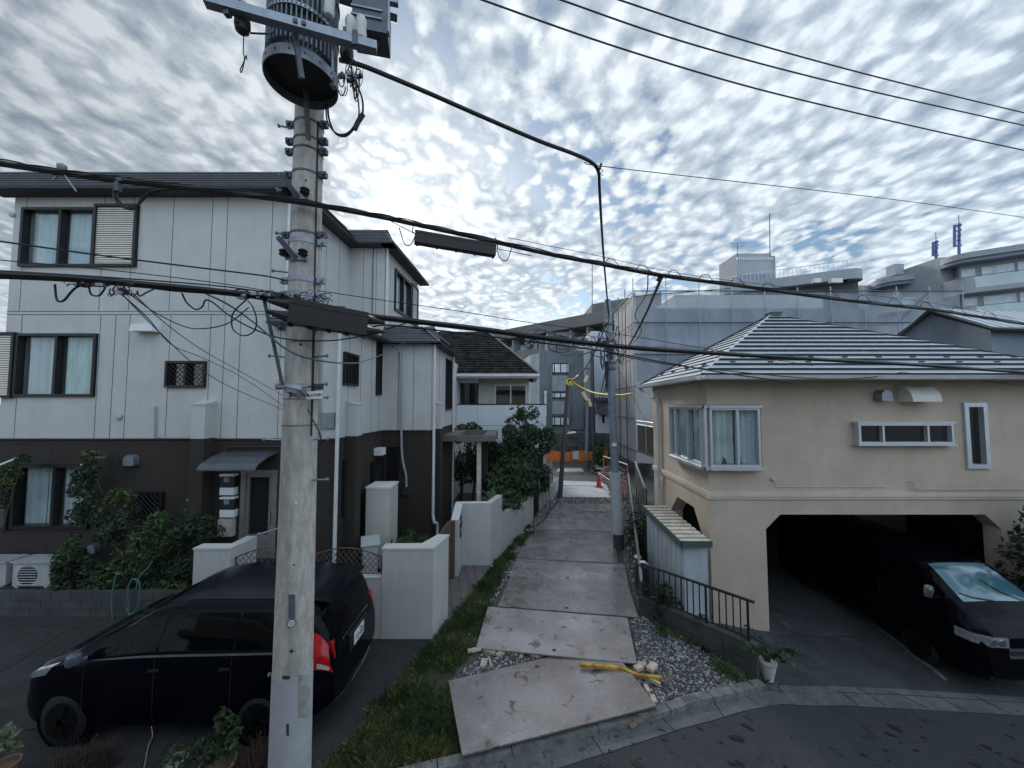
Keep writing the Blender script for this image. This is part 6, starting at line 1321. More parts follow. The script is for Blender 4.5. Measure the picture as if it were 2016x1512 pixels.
mb = MB(); mb.tube(smooth_pts([at(480, 66, 2.72), at(479, 100, 2.72), at(481, 118, 2.72), at(473, 137, 2.72), at(476, 141, 2.72), at(484, 110, 2.72), at(486, 118, 2.72)], 5), .004, 5); mb.tube(smooth_pts([at(490, 65, 2.75), at(525, 66, 2.8), at(537, 60, 2.85), at(538, 40, 2.9), at(532, 0, 3.)], 5), .007, 6, m=1); mb.build('dangling_wire', [m_cable, M('wire_blue', (.03, .05, .18), .4)], label='wire loop dangling from the left insulator', cat='wire')
# switch box
sb_c = at(733, 50, 3.35); swb = thing('switch_box', 'grey steel switch box with cables leaving its underside', 'switch box', sb_c); mb = MB(); mb.cbox(sb_c, (.31, .26, .36), R(12)); mb.build('cabinet', m_steeld, swb)
mb = MB(); mb.cbox(sb_c + Vector((0, -.14, .02)), (.27, .012, .015), R(12)); mb.cbox(sb_c + Vector((0, -.14, -.06)), (.27, .012, .015), R(12)); mb.cbox(sb_c + Vector((.17, -.06, 0)), (.03, .06, .3), R(12)); mb.build('door_ribs', m_steel, swb)
mb = MB(); mb.cbox(sb_c + Vector((.03, -.08, .2)), (.46, .05, .07), R(12)); mb.build('top_rail', m_steel, swb)
mb = MB()
for k in range(3): s_ = sb_c + Vector((-.06 + .07 * k, -.04, -.17)); mb.tube(smooth_pts([s_, s_ + Vector((-.01, 0, -.07)), s_ + Vector((-.07 - .02 * k, -.02, -.13))], 5), .010, 6)
mb.build('outlet_cables', m_cable, swb)
# ================================================================== CABLES
invY = lambda px: .357 - .0001049 * px
def YW_(px, k=1.): return k / invY(px)
def cable(name, lab, pts, r, mat=m_cable, kY=1., Y=None, seg=6, cat='cable', sub=6, group=None):
    P_ = []
    for i, q in enumerate(pts):
        y = q[2] if len(q) > 2 else (Y if Y else YW_(q[0], kY)); P_.append(at(q[0], q[1], y))
    P_ = smooth_pts(P_, sub); mb = MB(); mb.tube(P_, r, seg); o = mb.build(name, mat, smooth=True, label=lab, cat=cat, group=group); return o, P_
c1p = [(-60, 314), (0, 322), (120, 340), (230, 355), (420, 376), (600, 400), (740, 425), (815, 441), (930, 466), (1080, 500), (1180, 519), (1300, 542), (1450, 562), (1600, 583), (1740, 600), (1850, 612), (2016, 638), (2120, 655)]
o1, P1 = cable('street_cable', 'upper bundled street cable crossing the whole photo over the long closure', c1p, .023)
mb = MB()                                              # lashed companions winding round cable 1
for ph, rr in ((0, .020), (2.1, .026), (4.2, .022)):
    q = [];
    for i, p_ in enumerate(P1): a = i * .55 + ph; q.append(p_ + Vector((0, math.sin(a) * rr, math.cos(a) * rr + .008)))
    mb.tube(q, .006 if p_.x > 0 else .008, 5)
mb.build('lashing', m_cable, o1, off=Vector())
mb = MB(); k = 0                                       # hanger triangles on the right part
for x in range(1200, 2000, 62):
    y = np.interp(x, [c[0] for c in c1p], [c[1] for c in c1p]); Y = YW_(x); mb.tube([at(x - 14, y + 1, Y), at(x - 2, y - 14, Y), at(x + 8, y - 12, Y), at(x + 22, y + 4, Y)], .005, 4)
mb.tube([at(x, np.interp(x, [c[0] for c in c1p], [c[1] for c in c1p]) - 12 + 4 * math.sin(x * .01), YW_(x)) for x in range(1000, 2040, 40)], .0035, 4)
mb.build('hangers', m_cable, o1, off=Vector())
c2p = [(-60, 534), (0, 541), (150, 549), (300, 562), (420, 573), (560, 590), (640, 610), (720, 622), (800, 631), (960, 650), (1090, 668), (1250, 685), (1400, 695), (1600, 707), (1800, 718), (2016, 733), (2120, 740)]
o2, P2 = cable('street_cable', 'lower thick street cable passing through the big black splice box', c2p, .030)
cable('street_cable', 'thinner cable bundled below the lower thick cable left of the pole', [(-60, 541), (0, 546), (120, 548), (240, 556), (330, 570), (460, 580), (560, 596)], .014)
cable('street_cable', 'thin cable above the lower thick cable at the far left', [(-60, 528), (0, 533), (200, 545), (420, 562), (520, 575), (560, 580)], .006)
cable('street_cable', 'thin straight cable from the left edge to the clamp on the pole above the splices', [(-60, 468), (0, 475), (200, 503), (400, 528), (520, 543), (566, 553)], .007)
cable('street_cable', 'faint thin cable below the top floor window at the left', [(-60, 505), (0, 512), (200, 530), (420, 556), (570, 580)], .004)
cable('street_cable', 'thin cable skimming the roofs from the pole to the middle of the photo', [(625, 572), (760, 592), (900, 612), (1050, 636), (1200, 655), (1400, 688), (1600, 720)], .004, Y=None)
for i, (pts, lab) in enumerate((([(860, -32), (950, 0), (1200, 88), (1450, 164), (1650, 214), (1850, 260), (2016, 296), (2120, 320)], 'lowest of the three power lines crossing the upper right sky'),
    ([(1020, -28), (1105, 0), (1300, 68), (1500, 126), (1700, 176), (1850, 210), (2016, 247), (2120, 270)], 'middle one of the three power lines crossing the upper right sky'),
    ([(1130, -30), (1220, 0), (1400, 60), (1600, 118), (1800, 170), (2016, 222), (2120, 246)], 'highest of the three power lines crossing the upper right sky'))):
    cable('power_line', lab, pts, .011, kY=1.05, group='three power lines in the sky')
cable('power_line', 'thin span wire from the cable bend to the right edge', [(1150, 320), (1183, 327), (1400, 352), (1600, 374), (1800, 398), (2016, 428), (2120, 443)], .005, kY=1.02)
# heavy service cable
yb = lambda x: YW_(x, 1.02)
cable('service_cable', 'thick black cable sweeping from the transformer to a bend and down to the grey pole', [(668, 118, 3.2), (690, 123, 3.25), (715, 130, 3.3), (760, 148, 3.38), (850, 186, 3.52), (950, 230, 3.72), (1060, 277, 3.98), (1130, 303, 4.2), (1165, 320, 4.35), (1178, 338, 4.45), (1180, 370, 4.7), (1184, 440, 5.7), (1188, 500, 7.0), (1193, 560, 8.8), (1199, 625, 10.75)], .021, seg=8, sub=8)
mb = MB(); mb.cbox(at(1182, 328, 4.35), (.03, .03, .07), 0, 0, R(20)); mb.tube(smooth_pts([at(1182, 332, 4.35), at(1187, 336, 4.35), at(1182, 342, 4.35), at(1188, 346, 4.35)], 5), .004, 4); mb.build('cable_clamp', m_black, label='small clamp where the thick cable bends down', cat='clamp')
# closures
def closure(lab, a, b, w, hgt, ends=True, name='splice_closure', legs=4):
    t = thing(name, lab, 'splice closure', (a + b) / 2, local=False); d = (b - a).normalized(); s = Vector((-d.y, d.x, 0)).normalized() * w / 2; u_ = d.cross(s).normalized() * -hgt / 2
    if u_.z < 0: u_ = -u_
    mb = MB(); mb.hexa([a - s - u_, b - s - u_, b + s - u_, a + s - u_, a - s + u_, b - s + u_, b + s + u_, a + s + u_])
    mb.hexa([a - s * 1.08 + u_ * .55, b - s * 1.08 + u_ * .55, b - s * 1.001 + u_ * .55, a - s * 1.001 + u_ * .55, a - s * 1.08 + u_ * .72, b - s * 1.08 + u_ * .72, b - s * 1.001 + u_ * .72, a - s * 1.001 + u_ * .72])
    mb.build('case', M('closure_black', (.004, .004, .005), .5, .2), t)
    for k in range(legs + 1): mb = MB(); p_ = a.lerp(b, .03 + .94 * k / legs) - u_ * 1.1; mb.cbox(p_, (.02, w * .6, .02)); mb.build('latch', m_black, t)
    if ends:
        for e, sg_ in ((a, -1), (b, 1)):
            for v_, o_ in ((.5, .0), (-.5, .02)): mb = MB(); mb.tube([e + u_ * v_, e + d * sg_ * .16 + u_ * (v_ * .8 + .1)], hgt * .22, 8, r2=.014); mb.build('cable_gland', m_black, t)
    return t
closure('long black splice case hung below the upper cable, against the bright sky', at(816, 467, YW_(816)), at(975, 494, YW_(975)), .09, .125, False)
closure('big black splice box in front of the near pole', at(568, 612, 3.13), at(722, 640, 3.45), .13, .215, True)
mb = MB()
for x in (818, 978):
    s_ = -1 if x < 900 else 1; Y = YW_(x); yy = 448 if x < 900 else 478
    mb.tube([at(x - 3, yy - 10, Y), at(x - 6 + (s_ > 0) * 8, yy + 8, Y), at(x + 1 * s_, yy + 12, Y)], .006, 5)
    mb.tube(smooth_pts([at(x, yy + 14, Y), at(x + s_ * 8, yy + 32, Y), at(x + s_ * 20, yy + 34, Y), at(x + s_ * 28, yy + 14, Y), at(x + s_ * 32, yy, Y)], 5), .005, 5); mb.tube([at(x + s_ * 2, yy + 12, Y), at(x + s_ * 70, yy + (26 if s_ > 0 else -24), Y)], .004, 5)
mb.build('hanging_loops', m_cable, label='thin wire loops hanging at both ends of the long splice case', cat='wire')
# drooping loops and drops on the left span
loops = [([(70, 548), (75, 590), (85, 593), (130, 592), (150, 560)], 'short'), ([(108, 560), (112, 590), (125, 592), (140, 575), (150, 566), (165, 560)], .008), ([(175, 566), (180, 580), (195, 582), (205, 570), (208, 560)], .007), ([(270, 572), (275, 583), (290, 575), (320, 562)], .006), ([(358, 577), (368, 596), (385, 609), (398, 604), (405, 591), (420, 596), (450, 620), (500, 648), (560, 667), (640, 671), (700, 664), (760, 648), (800, 636)], .007), ([(230, 350), (224, 378), (232, 400), (255, 412), (270, 405), (285, 385), (310, 375), (360, 372)], .010), ([(236, 352), (230, 385), (245, 405), (265, 410), (280, 395), (300, 380), (345, 370)], .008)]
for i, (pts, r) in enumerate(loops):
    if r == 'short': continue
    cable('cable_loop', ('U shaped slack loop nearest the left edge under the lower cable', 'small slack loop under the middle of the left lower cable', 'short slack loop left of the vent hood', 'long sagging thin cable passing behind the near pole', 'thick slack loop hanging from the upper cable at the left', 'second slack loop hanging from the upper cable at the left')[i - 1], pts, r, kY=1.02)
cable('service_wire', 'teal cable curving across the near pole to the bay of the grey house', [(405, 578, 3.3), (450, 600, 3.32), (500, 635, 3.32), (560, 685, 3.3), (610, 706, 3.3), (680, 715, 4.2), (720, 710, 5.5), (770, 690, 8.5), (805, 668, 10.8)], .009, m_cablet)
cable('service_wire', 'loop of thin cable with a plug left of the slanting strut', [(485, 590), (462, 612), (456, 630), (460, 650), (480, 661), (500, 652), (505, 630), (498, 605), (488, 592)], .006, Y=3.3)
dr_ = [([(240, 580, 3.02), (290, 625, 3.6), (340, 680, 4.6), (400, 705, 5.6), (480, 745, 6.8), (560, 800, 8.2)], 'uppermost of the drop wires falling to the pole foot side of the grey wall'), ([(243, 582, 3.02), (310, 650, 3.9), (380, 715, 5.), (450, 760, 6.2), (560, 808, 8.2)], 'middle drop wire slanting down the grey wall'), ([(262, 578, 3.02), (330, 640, 4.), (400, 690, 5.4), (480, 735, 6.6), (560, 780, 8.2)], 'right hand drop wire slanting down the grey wall'), ([(255, 578, 3.05), (300, 612, 3.1), (360, 642, 3.2), (400, 647, 3.2), (450, 636, 3.25), (490, 605, 3.3)], 'thin sagging wire under the left lower cable'), ([(780, 648, 4.), (830, 640, 5.), (865, 615, 5.5)], None), ([(1140, 700, 4.4), (1180, 690, 5.), (1230, 702, 5.4), (1320, 718, 6.), (1450, 732, 6.4), (1600, 745, 6.8), (1700, 744, 7.), (1776, 733, 7.1)], 'twisted service wire reaching the gutter clamp of the beige house'), ([(1776, 733, 7.1), (1900, 745, 7.2), (2016, 760, 7.2)], 'thin wire from the gutter clamp to the right edge'), ([(810, 632, 3.9), (760, 672, 8.), (725, 690, 10.8)], None), ([(1212, 716, 10.7), (1235, 760, 10.6), (1256, 800, 10.8), (1285, 860, 10.9)], 'thin wire from the grey pole down to the rear balcony')]
for pts, lab in dr_:
    if lab: cable('drop_wire', lab, pts, .005 if 'twisted' not in lab else .009)
cable('street_cable', 'second cable leaving the big splice box to the right under the thick one', [(720, 652, 3.5), (760, 640), (900, 655), (1040, 672), (1180, 690), (1300, 712), (1450, 738), (1560, 752)], .009, kY=1.)
# cable bundles joining pole 2
cable('cable_bundle', 'bundle of cables dropping from the upper cable clamp to the grey alley pole', [(1303, 545, 4.6), (1290, 575, 5.2), (1275, 610, 6.2), (1255, 650, 7.4), (1235, 685, 9.), (1218, 706, 10.), (1203, 714, 10.75)], .022, seg=8)
cable('cable_bundle', 'thin loose wires beside the bundle dropping to the grey pole', [(1276, 540, 4.55), (1272, 580, 5.2), (1250, 620, 6.2), (1262, 655, 7.4), (1228, 695, 9.2), (1205, 720, 10.7)], .008)
mb = MB(); mb.cbox(at(1298, 546, 4.58), (.05, .05, .09), 0, 0, R(25)); mb.tube([at(1288, 566, 4.6), at(1318, 558, 4.6), at(1290, 572, 4.6)], .004, 4); mb.build('cable_clamp', m_black, label='clamp on the upper cable where the bundle drops', cat='clamp')
cable('cable_bundle', 'cable falling from the grey pole top to the thin leaning pole', [(1199, 628, 10.7), (1190, 645, 11.), (1172, 690, 12.4), (1155, 720, 14.), (1138, 742, 15.6), (1122, 752, 16.3)], .022, seg=8)
# clutter of small couplings by the pole
def clutter(lab, cx, cy, wx, wy, Y, n, seed, rr=.0055, name='cable_clutter'):
    rg_ = random.Random(seed); mb = MB()
    for k in range(n):
        x, y = cx + rg_.uniform(-wx, wx), cy + rg_.uniform(-wy, wy) * .6; ax, ay = wx * rg_.uniform(.12, .35), wy * rg_.uniform(.3, 1.0); a0, sp = rg_.uniform(-.6, .6) + (math.pi if rg_.random() < .45 else 0), rg_.uniform(2.4, 4.4); yy = Y + rg_.uniform(-.06, .06) * (1 if Y < 6 else 2.5)
        q = [(x + ax * math.cos(a0 + sp * t / 10) + rg_.uniform(-.4, .4), y - ay * math.sin(a0 + sp * t / 10), yy + .01 * t) for t in range(11)]
        mb.tube(smooth_pts([at(*p_) for p_ in q], 2), rr * rg_.uniform(.6, 1.2), 5, m=0 if rg_.random() < .8 else 1)
    for k in range(n // 4): mb.cbox(at(cx + rg_.uniform(-wx, wx), cy + rg_.uniform(-wy, wy) * .3, Y), (.05, .03, .025), rg_.uniform(-.3, .3), m=rg_.choice((0, 1)))
    return mb.build(name, [m_cable, m_steel], label=lab, cat='cable tangle', kind=None)
clutter('tangle of connectors and wires on the cable just left of the near pole', 515, 580, 48, 9, 3.25, 26, 1); clutter('tangle of wire arcs on top of the big black splice box', 600, 590, 45, 14, 3.3, 22, 2)
clutter('row of couplings on the lower cable at the left', 200, 560, 60, 7, 2.95, 18, 3, .005); clutter('messy loops around the lower cable in the middle of the photo', 1130, 672, 80, 20, 4.25, 34, 4, .0045); clutter('coils wound round the top of the grey alley pole', 1202, 690, 22, 34, 10.7, 20, 5, .013)
clutter('bunch of thin wires below the transformer beside the pole top', 692, 155, 20, 30, 3.25, 24, 6, .006); clutter('small knot of wires at the bundle clamp beside the splices', 240, 575, 25, 10, 3.0, 12, 7, .004)
cable('cable_loop', 'large loop of paired cables with a black joint hanging right of the transformer base', [(645, 205, 3.3), (648, 235, 3.3), (660, 262, 3.3), (680, 268, 3.3), (698, 252, 3.3), (712, 232, 3.3), (714, 200, 3.3), (704, 170, 3.3), (690, 150, 3.3)], .009); cable('cable_loop', 'inner loop of the pair hanging right of the transformer base', [(641, 205, 3.32), (645, 240, 3.32), (662, 262, 3.32), (684, 262, 3.32), (704, 236, 3.32), (706, 205, 3.32), (696, 150, 3.32), (680, 110, 3.3)], .007)
mb = MB(); mb.tube([at(698, 255, 3.29), at(705, 240, 3.29), at(715, 225, 3.29)], .022, 8); mb.build('cable_joint', m_black, label='thick black joint on the hanging cable loops', cat='cable joint')
# fittings hung on the left spans
fb = MB(); p_ = at(122, 330, YW_(122)); fb.lathe(p_, [(.015, -.03), (.03, -.01), (.03, .02), (.01, .035)], 12); fb.tube([p_ - Vector((0, 0, .03)), p_ + Vector((-.06, 0, -.10))], .008, 5); fb.tube([p_ - Vector((0, 0, .03)), p_ + Vector((.13, 0, -.20))], .005, 5); fb.build('cable_fitting', [m_steel], label='round spacer fitting with two tails on the upper cable at the left', cat='cable fitting')
fb = MB(); p_ = at(233, 355, YW_(233)); fb.cbox(p_, (.09, .04, .03)); fb.cbox(p_ + Vector((-.0, 0, -.05)), (.035, .035, .09)); fb.build('cable_fitting', m_steeld, label='bracket fitting above the hanging loops on the upper cable', cat='cable fitting')
# ================================================================== ALLEY POLES
def lean_pole(lab, bx, by, tx, ty, Yb, r0, r1, mat, name='utility_pole', cat='utility pole', Yt=None):
    a = g(bx, by) if by > 800 and Yb is None else at(bx, by, Yb); a.z = -.1 if Yb is None else a.z; b = at(tx, ty, Yt or a.y); t = thing(name, lab, cat, (a.x, a.y, 0)); mb = MB(); mb.tube([a.lerp(b, k / 12) for k in range(13)], r0, 20, r2=r1); mb.sm = True; mb.build('shaft', mat, t); return t, a, b
m_p2 = M('pole_blue_grey', (.19, .23, .28), .6, .2, 7, metal=.2)
t2, a2_, b2_ = lean_pole('blue grey steel pole standing on the right edge of the alley', 1218, 1081, 1196, 590, None, .135, .088, m_p2)
mb = MB(); mb.tube([a2_, a2_.lerp(b2_, .14)], .145, 20, r2=.142); mb.build('rusty_foot', m_concd, t2, smooth=True); mb = MB(); mb.tube([a2_.lerp(b2_, .075), a2_.lerp(b2_, .31)], .172, 20, r2=.168); mb.build('grey_sleeve', m_sleeve, t2, smooth=True)
mb = MB(); c_ = a2_.lerp(b2_, .42); mb.cbox(c_ + Vector((-.03, -.15, 0)), (.12, .03, .09)); mb.build('label_plate', m_white, t2)
for f in (.9, .8, .72): mb = MB(); c_ = a2_.lerp(b2_, f); mb.tube([c_ - Vector((0, 0, .03)), c_ + Vector((0, 0, .03))], .15, 20); mb.build('clamp_band', m_steeld, t2)
mb = MB(); c_ = a2_.lerp(b2_, .70); mb.tube([c_ + Vector((-.13, -.05, .35)), c_ + Vector((-.14, -.05, -.1)), c_ + Vector((-.13, -.05, -.55))], .06, 8, r2=.02); mb.build('cable_sheath', m_black, t2)
t3, a3_, b3_ = lean_pole('thin dark leaning pole with a small lamp at the alley left edge', 1102, 981, 1119, 742, None, .11, .075, M('pole_rust_dark', (.07, .062, .058), .8, .3, 6))
mb = MB(); q = a3_.lerp(b3_, .53); mb.tube([q, q + Vector((.15, -.1, .06))], .02, 6); mb.hexa([q + Vector(v) for v in ((.13, -.16, .04), (.5, -.16, .09), (.5, -.05, .09), (.13, -.05, .04), (.13, -.15, .12), (.46, -.14, .15), (.46, -.07, .15), (.13, -.07, .12))]); mb.build('lamp_head', m_white, t3)
m_cream = M('guard_cream', (.75, .60, .38), .6, .1); mb = MB(); mb.tube([at(1121, 755, 16.3), at(1130, 748, 16.1), at(1137, 740, 15.8)], .06, 8); mb.build('cable_guard', m_cream, t3)
m_yel = M('guard_yellow', (.72, .50, .05), .6, .1)
cable('cable_guard', 'yellow cable guard sagging between the leaning pole and the grey pole', [(1128, 752, 16.2), (1140, 760, 16.), (1165, 772, 15.), (1195, 777, 13.), (1225, 778, 12), (1244, 775, 11.5)], .035, m_yel)
mb = MB()
for k in range(5): cc = at(1122, 752, 16.2); mb.tube([cc + Vector((.18 * math.cos(a) * (1 - .1 * k), -.05 + .02 * k, .15 * math.sin(a) + .0)) for a in [i * math.pi / 6 for i in range(13)]], .02, 5)
mb.build('guard_coil', m_yel, label='coil of yellow guard tube hung on the leaning pole', cat='cable coil')
t4, a4_, b4_ = lean_pole('far grey pole with insulators and cream guards in front of the orange barrier', 1155, 895, 1158, 728, 24.5, .12, .09, m_p2)
mb = MB(); mb.lathe(at(1156, 727, 24.5), [(.16, 0), (.2, .1), (.12, .16)], 10); mb.cbox(at(1158, 760, 24.4), (.06, .06, 1.6)); mb.build('pole_top_gear', m_steel, t4)
for x, y, x2, y2 in ((1152, 752, 1157, 740), (1159, 785, 1163, 800), (1147, 772, 1156, 788)): mb = MB(); mb.tube([at(x, y, 24.2), at(x2, y2, 24.2)], .12, 8); mb.build('cable_guard', m_cream, t4)
t5, a5_, b5_ = lean_pole('dark pole right behind the far grey pole', 1169, 880, 1166, 690, 26.5, .13, .1, m_steeld)
mb = MB(); mb.cbox(at(1168, 812, 26.3), (.3, .3, .6)); mb.cbox(at(1166, 795, 26.2), (.9, .12, .12)); mb.build('pole_gear', m_steeld, t5)
for i, (q, lab) in enumerate(((((1194, 722, 10.8), (1186, 760, 13.), (1178, 790, 18.), (1169, 812, 24.)), 'left of the two cables running from the grey pole to the dark far pole'), (((1197, 722, 10.8), (1190, 770, 14.), (1182, 795, 19.), (1172, 815, 25.)), 'right of the two cables running from the grey pole to the dark far pole'))): cable('drop_cable', lab, q, .018)
# bicycle (parked by the far pole, small)
by = thing('bicycle', 'dark bicycle parked against the far grey pole', 'bicycle', g(1158, 926)); c = Vector(by.location)
for dx in (-.12, .5):
    mb = MB(); w = c + Vector((dx * .5, dx * 1.2, .32)); mb.tube([w + Vector((.12 * math.sin(a), .28 * math.sin(a) , .31 * math.cos(a))) for a in [i * math.pi / 8 for i in range(17)]], .02, 5); mb.build('wheel', m_black, by)
mb = MB(); a = c + Vector((-.06, -.14, .32)); b = c + Vector((.25, .6, .32)); mb.tube([a, a + Vector((.05, .1, .5)), b + Vector((0, -.1, .45)), b, a + Vector((.12, .3, -.02)), a + Vector((.05, .1, .5))], .018, 5); mb.tube([a + Vector((-.2, .1, .68)), a + Vector((.25, .08, .68))], .014, 5); mb.build('frame', m_steeld, by)
# ================================================================== BACKGROUND BUILDINGS
def simple_win(par, F, r, fm=m_bronze, gm=None, cols=(.5,), cur=True, fw=.08, t=.0):
    window(par, F, r, fm, fw, cols, t1=.05 + t, t0=.0 + t, gl=gm or M('far_glass', (.62, .72, .76), .2, .2, 1.5), panes=True)
# concrete building behind the retaining wall
cbd = thing('apartment_building', 'stained grey concrete building with a column of windows behind the orange barrier', 'building', (3.5, 30, 0)); YC = 29.5
xa, xb_ = at(1063, 780, YC).x, at(1150, 780, YC).x; zt = at(1100, 690, YC).z; Fc = Fr((xa, YC), (xb_, YC)); m_cb = M('concrete_blue', (.17, .19, .21), .9, .22, .5, .3, 20, streak=.5)
mb = MB(); mb.box((xa, YC, 0), (xb_, YC + 8, zt)); mb.build('wall', m_cb, cbd)
xs = at(1052, 780, YC + 1).x; mb = MB(); mb.prism([(xa - .02, YC + .02), (xa - .02, YC + 8), (xs - 1.2, YC + 8), (xs - .3, YC + 1.2)], 0, zt - .2); mb.build('side_wall', M('wall_pale_blue', (.42, .46, .50), .85, .08, 1, streak=.2), cbd)
r = Fc.rect(1084, 715, 1122, 860); mb = MB(); mb.fbox(Fc, r[0], r[0] + .12, 1.5, r[3], 0, .12); mb.fbox(Fc, r[1] - .12, r[1], 1.5, r[3], 0, .12); mb.build('mullion_frame', m_cb, cbd)
for y0, y1, ty in ((715, 735, 0), (772, 784, 0), (820, 838, 0)): simple_win(cbd, Fc, Fc.rect(1086, y0, 1121, y1), cols=(.15, .5, .85), t=.06)
for y0, y1 in ((740, 770), (790, 815)): r = Fc.rect(1087, y0, 1119, y1); mb = MB(); mb.fbox(Fc, *r, 0, .09); mb.build('spandrel', M('spandrel_pale', (.33, .36, .40), .8, .2, 1.5, streak=.4), cbd)
r = Fc.rect(1126, 795, 1148, 845); mb = MB(); mb.fbox(Fc, *r, 0, .15); mb.build('panel', m_cb, cbd)
mb = MB(); zr_ = zt
for k in range(26): x = xa + (xb_ - xa) * k / 25; mb.tube([(x, YC + .2, zr_), (x, YC + .2, zr_ + 1.0)], .02, 4)
mb.tube([(xa, YC + .2, zr_ + 1.), (xb_, YC + .2, zr_ + 1.)], .035, 5); mb.tube([(xa, YC + .2, zr_ + 1.), (xs - 1.2, YC + 8, zr_ + 1.)], .035, 5); mb.build('roof_railing', m_steel, cbd)
mb = MB(); mb.box((xa + .8, YC + 1.5, zt), (xb_ - .8, YC + 4, zt + 1.8)); mb.build('roof_room', m_cb, cbd); mb = MB(); c_ = at(1074, 774, YC - .2); mb.tube([c_, c_ - Vector((0, 0, 1.8))], .09, 8); mb.lathe(c_, [(.14, 0), (.14, .12), (0, .2)], 10); mb.build('drain_pipe', m_white, cbd)
# white slim block right of it
wb = thing('apartment_building', 'plain white narrow block behind the grey pole', 'building', (7, 33, 0)); a, b = at(1165, 700, 33).x, at(1205, 700, 33).x; zt = at(1180, 652, 33).z; mb = MB(); mb.box((a, 33, 0), (b + 4, 40, zt)); mb.box((at(1148, 700, 33.5).x, 33.5, 0), (a - .02, 40, zt - 1.2)); mb.build('wall', M('wall_white_cool', (.52, .56, .60), .85, .06, .8, streak=.12), wb)
Fw = Fr((a, 33), (b, 33)); 
for x0, y0 in ((1172, 668), (1190, 668)): simple_win(wb, Fw, (Fw.px(x0, y0)[0], Fw.px(x0, y0)[0] + .3, zt - 1.2, zt - .9), m_steel, cols=())
wh2 = thing('house', 'white house corner with a dark box balcony beside the netted building', 'house', (7, 26.5, 0)); Y = 27.2; a, b = at(1181, 830, Y).x, at(1204, 830, Y).x; zt = at(1190, 790, Y).z
mb = MB(); mb.box((a, Y + .4, zr_ * 0 + .0), (b + 2, Y + 5, zt)); mb.build('wall', m_wh, wh2); mb = MB(); mb.box((at(1176, 800, Y).x, Y, at(1185, 816, Y).z), (b, Y + .39, at(1185, 786, Y).z)); mb.build('box_balcony', M('panel_grey_dark', (.14, .15, .16), .7), wh2); mb = MB(); mb.box((a - .4, Y - .3, zt + .01), (b + 2, Y + 5.3, zt + .25)); mb.build('roof', m_roofd, wh2)
mb = MB(); x_ = at(1190, 820, Y).x; mb.box((x_ - .08, Y + .33, at(1185, 833, Y).z), (x_ + .08, Y + .39, at(1185, 817, Y).z)); mb.build('slit_window', m_dark, wh2)
# long brown apartment
ap = thing('apartment_building', 'long grey brown balcony apartment block rising behind the middle roofs', 'building', (4, 48, 0))
A0 = at(975, 655, 55); A1 = at(1212, 608, 41.5); Fa = Fr((A0.x, A0.y), (A1.x, A1.y)); zA = (A0.z + A1.z) / 2
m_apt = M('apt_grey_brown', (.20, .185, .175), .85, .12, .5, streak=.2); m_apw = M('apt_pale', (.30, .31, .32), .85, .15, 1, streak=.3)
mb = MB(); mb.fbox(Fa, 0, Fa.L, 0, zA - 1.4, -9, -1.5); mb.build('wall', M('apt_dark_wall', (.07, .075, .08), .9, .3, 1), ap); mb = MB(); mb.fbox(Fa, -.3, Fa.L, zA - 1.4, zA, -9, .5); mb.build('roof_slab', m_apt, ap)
for k in range(4):
    z = zA - 1.4 - 3.0 * (k + 1); mb = MB(); mb.fbox(Fa, 0, Fa.L, z - .35, z - .05, -1.5, .3); mb.fbox(Fa, 0, Fa.L, z - .05, z + 1.05, .12, .3); mb.build('balcony', m_apt if k % 2 == 0 else m_apw, ap)
    for j in range(8): u = Fa.L * (j + .5) / 8; mb = MB(); mb.fbox(Fa, u - .12, u + .12, z + 1.05, z + 2.9, -1.4, .1); mb.build('partition', m_apw, ap)
    for j in range(8):
        u = Fa.L * j / 8 + .5
        if k < 2: simple_win(ap, Fr(Fa.P(u, 0, -1.48).xy, Fa.P(u + 2., 0, -1.48).xy), (0, 1.6, z + .1, z + 2.2), m_alu, fw=.1)
mb = MB(); a = at(1165, 590, 44); q = at(1310, 588, 38); z0 = zA + .01; mb.prism([(a.x, a.y), (at(1245, 575, 41).x, 41), (q.x, q.y + 1), (q.x + 3, q.y + 10), (a.x, a.y + 8)], z0 - .8, at(1240, 590, 41).z + .3); mb.build('upper_block', m_apt, ap)
mb = MB(); p_ = at(1166, 600, 44); mb.tube([p_, at(1166, 520, 44)], .05, 5); mb.build('lightning_rod', m_steeld, ap)
# tower + block behind the netting
def flat_box(name, lab, cat, x0, x1, ytop, ybot_px, Y, dep, mat, extra=None):
    a, b = at(x0, ytop, Y), at(x1, ytop, Y); t = thing(name, lab, cat, ((a.x + b.x) / 2, Y, 0)); mb = MB(); mb.box((a.x, Y, 0), (b.x, Y + dep, a.z)); mb.build('wall', mat, t); return t, a, b
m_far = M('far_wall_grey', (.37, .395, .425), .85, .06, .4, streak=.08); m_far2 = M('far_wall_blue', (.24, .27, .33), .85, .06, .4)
tt, a, b = flat_box('roof_tower', 'square grey roof tower with antenna mast on the far building', 'tower', 1450, 1518, 499, 560, 46, 4, m_far)
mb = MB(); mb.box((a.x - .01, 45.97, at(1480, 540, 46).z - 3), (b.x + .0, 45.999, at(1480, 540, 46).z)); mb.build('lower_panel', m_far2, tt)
mb = MB(); zt = a.z; 
for k in range(18): x = a.x + (b.x - a.x) * k / 17; mb.box((x, 45.9, zt - .9), (x + .12, 45.99, zt - .5))
mb.build('vent_strip', m_white, tt); mb = MB(); mb.box((b.x + .001, 46, 0), (b.x + .5, 48, zt - .3)); mb.box((b.x - 1.2, 45.6, at(1500, 545, 46).z), (b.x - 1.1, 45.98, zt - 3)); mb.build('side_fin', m_apw, tt)
mb = MB(); p_ = at(1516, 505, 46); mb.tube([p_, at(1515, 420, 46)], .05, 5); mb.build('mast', m_steeld, tt)
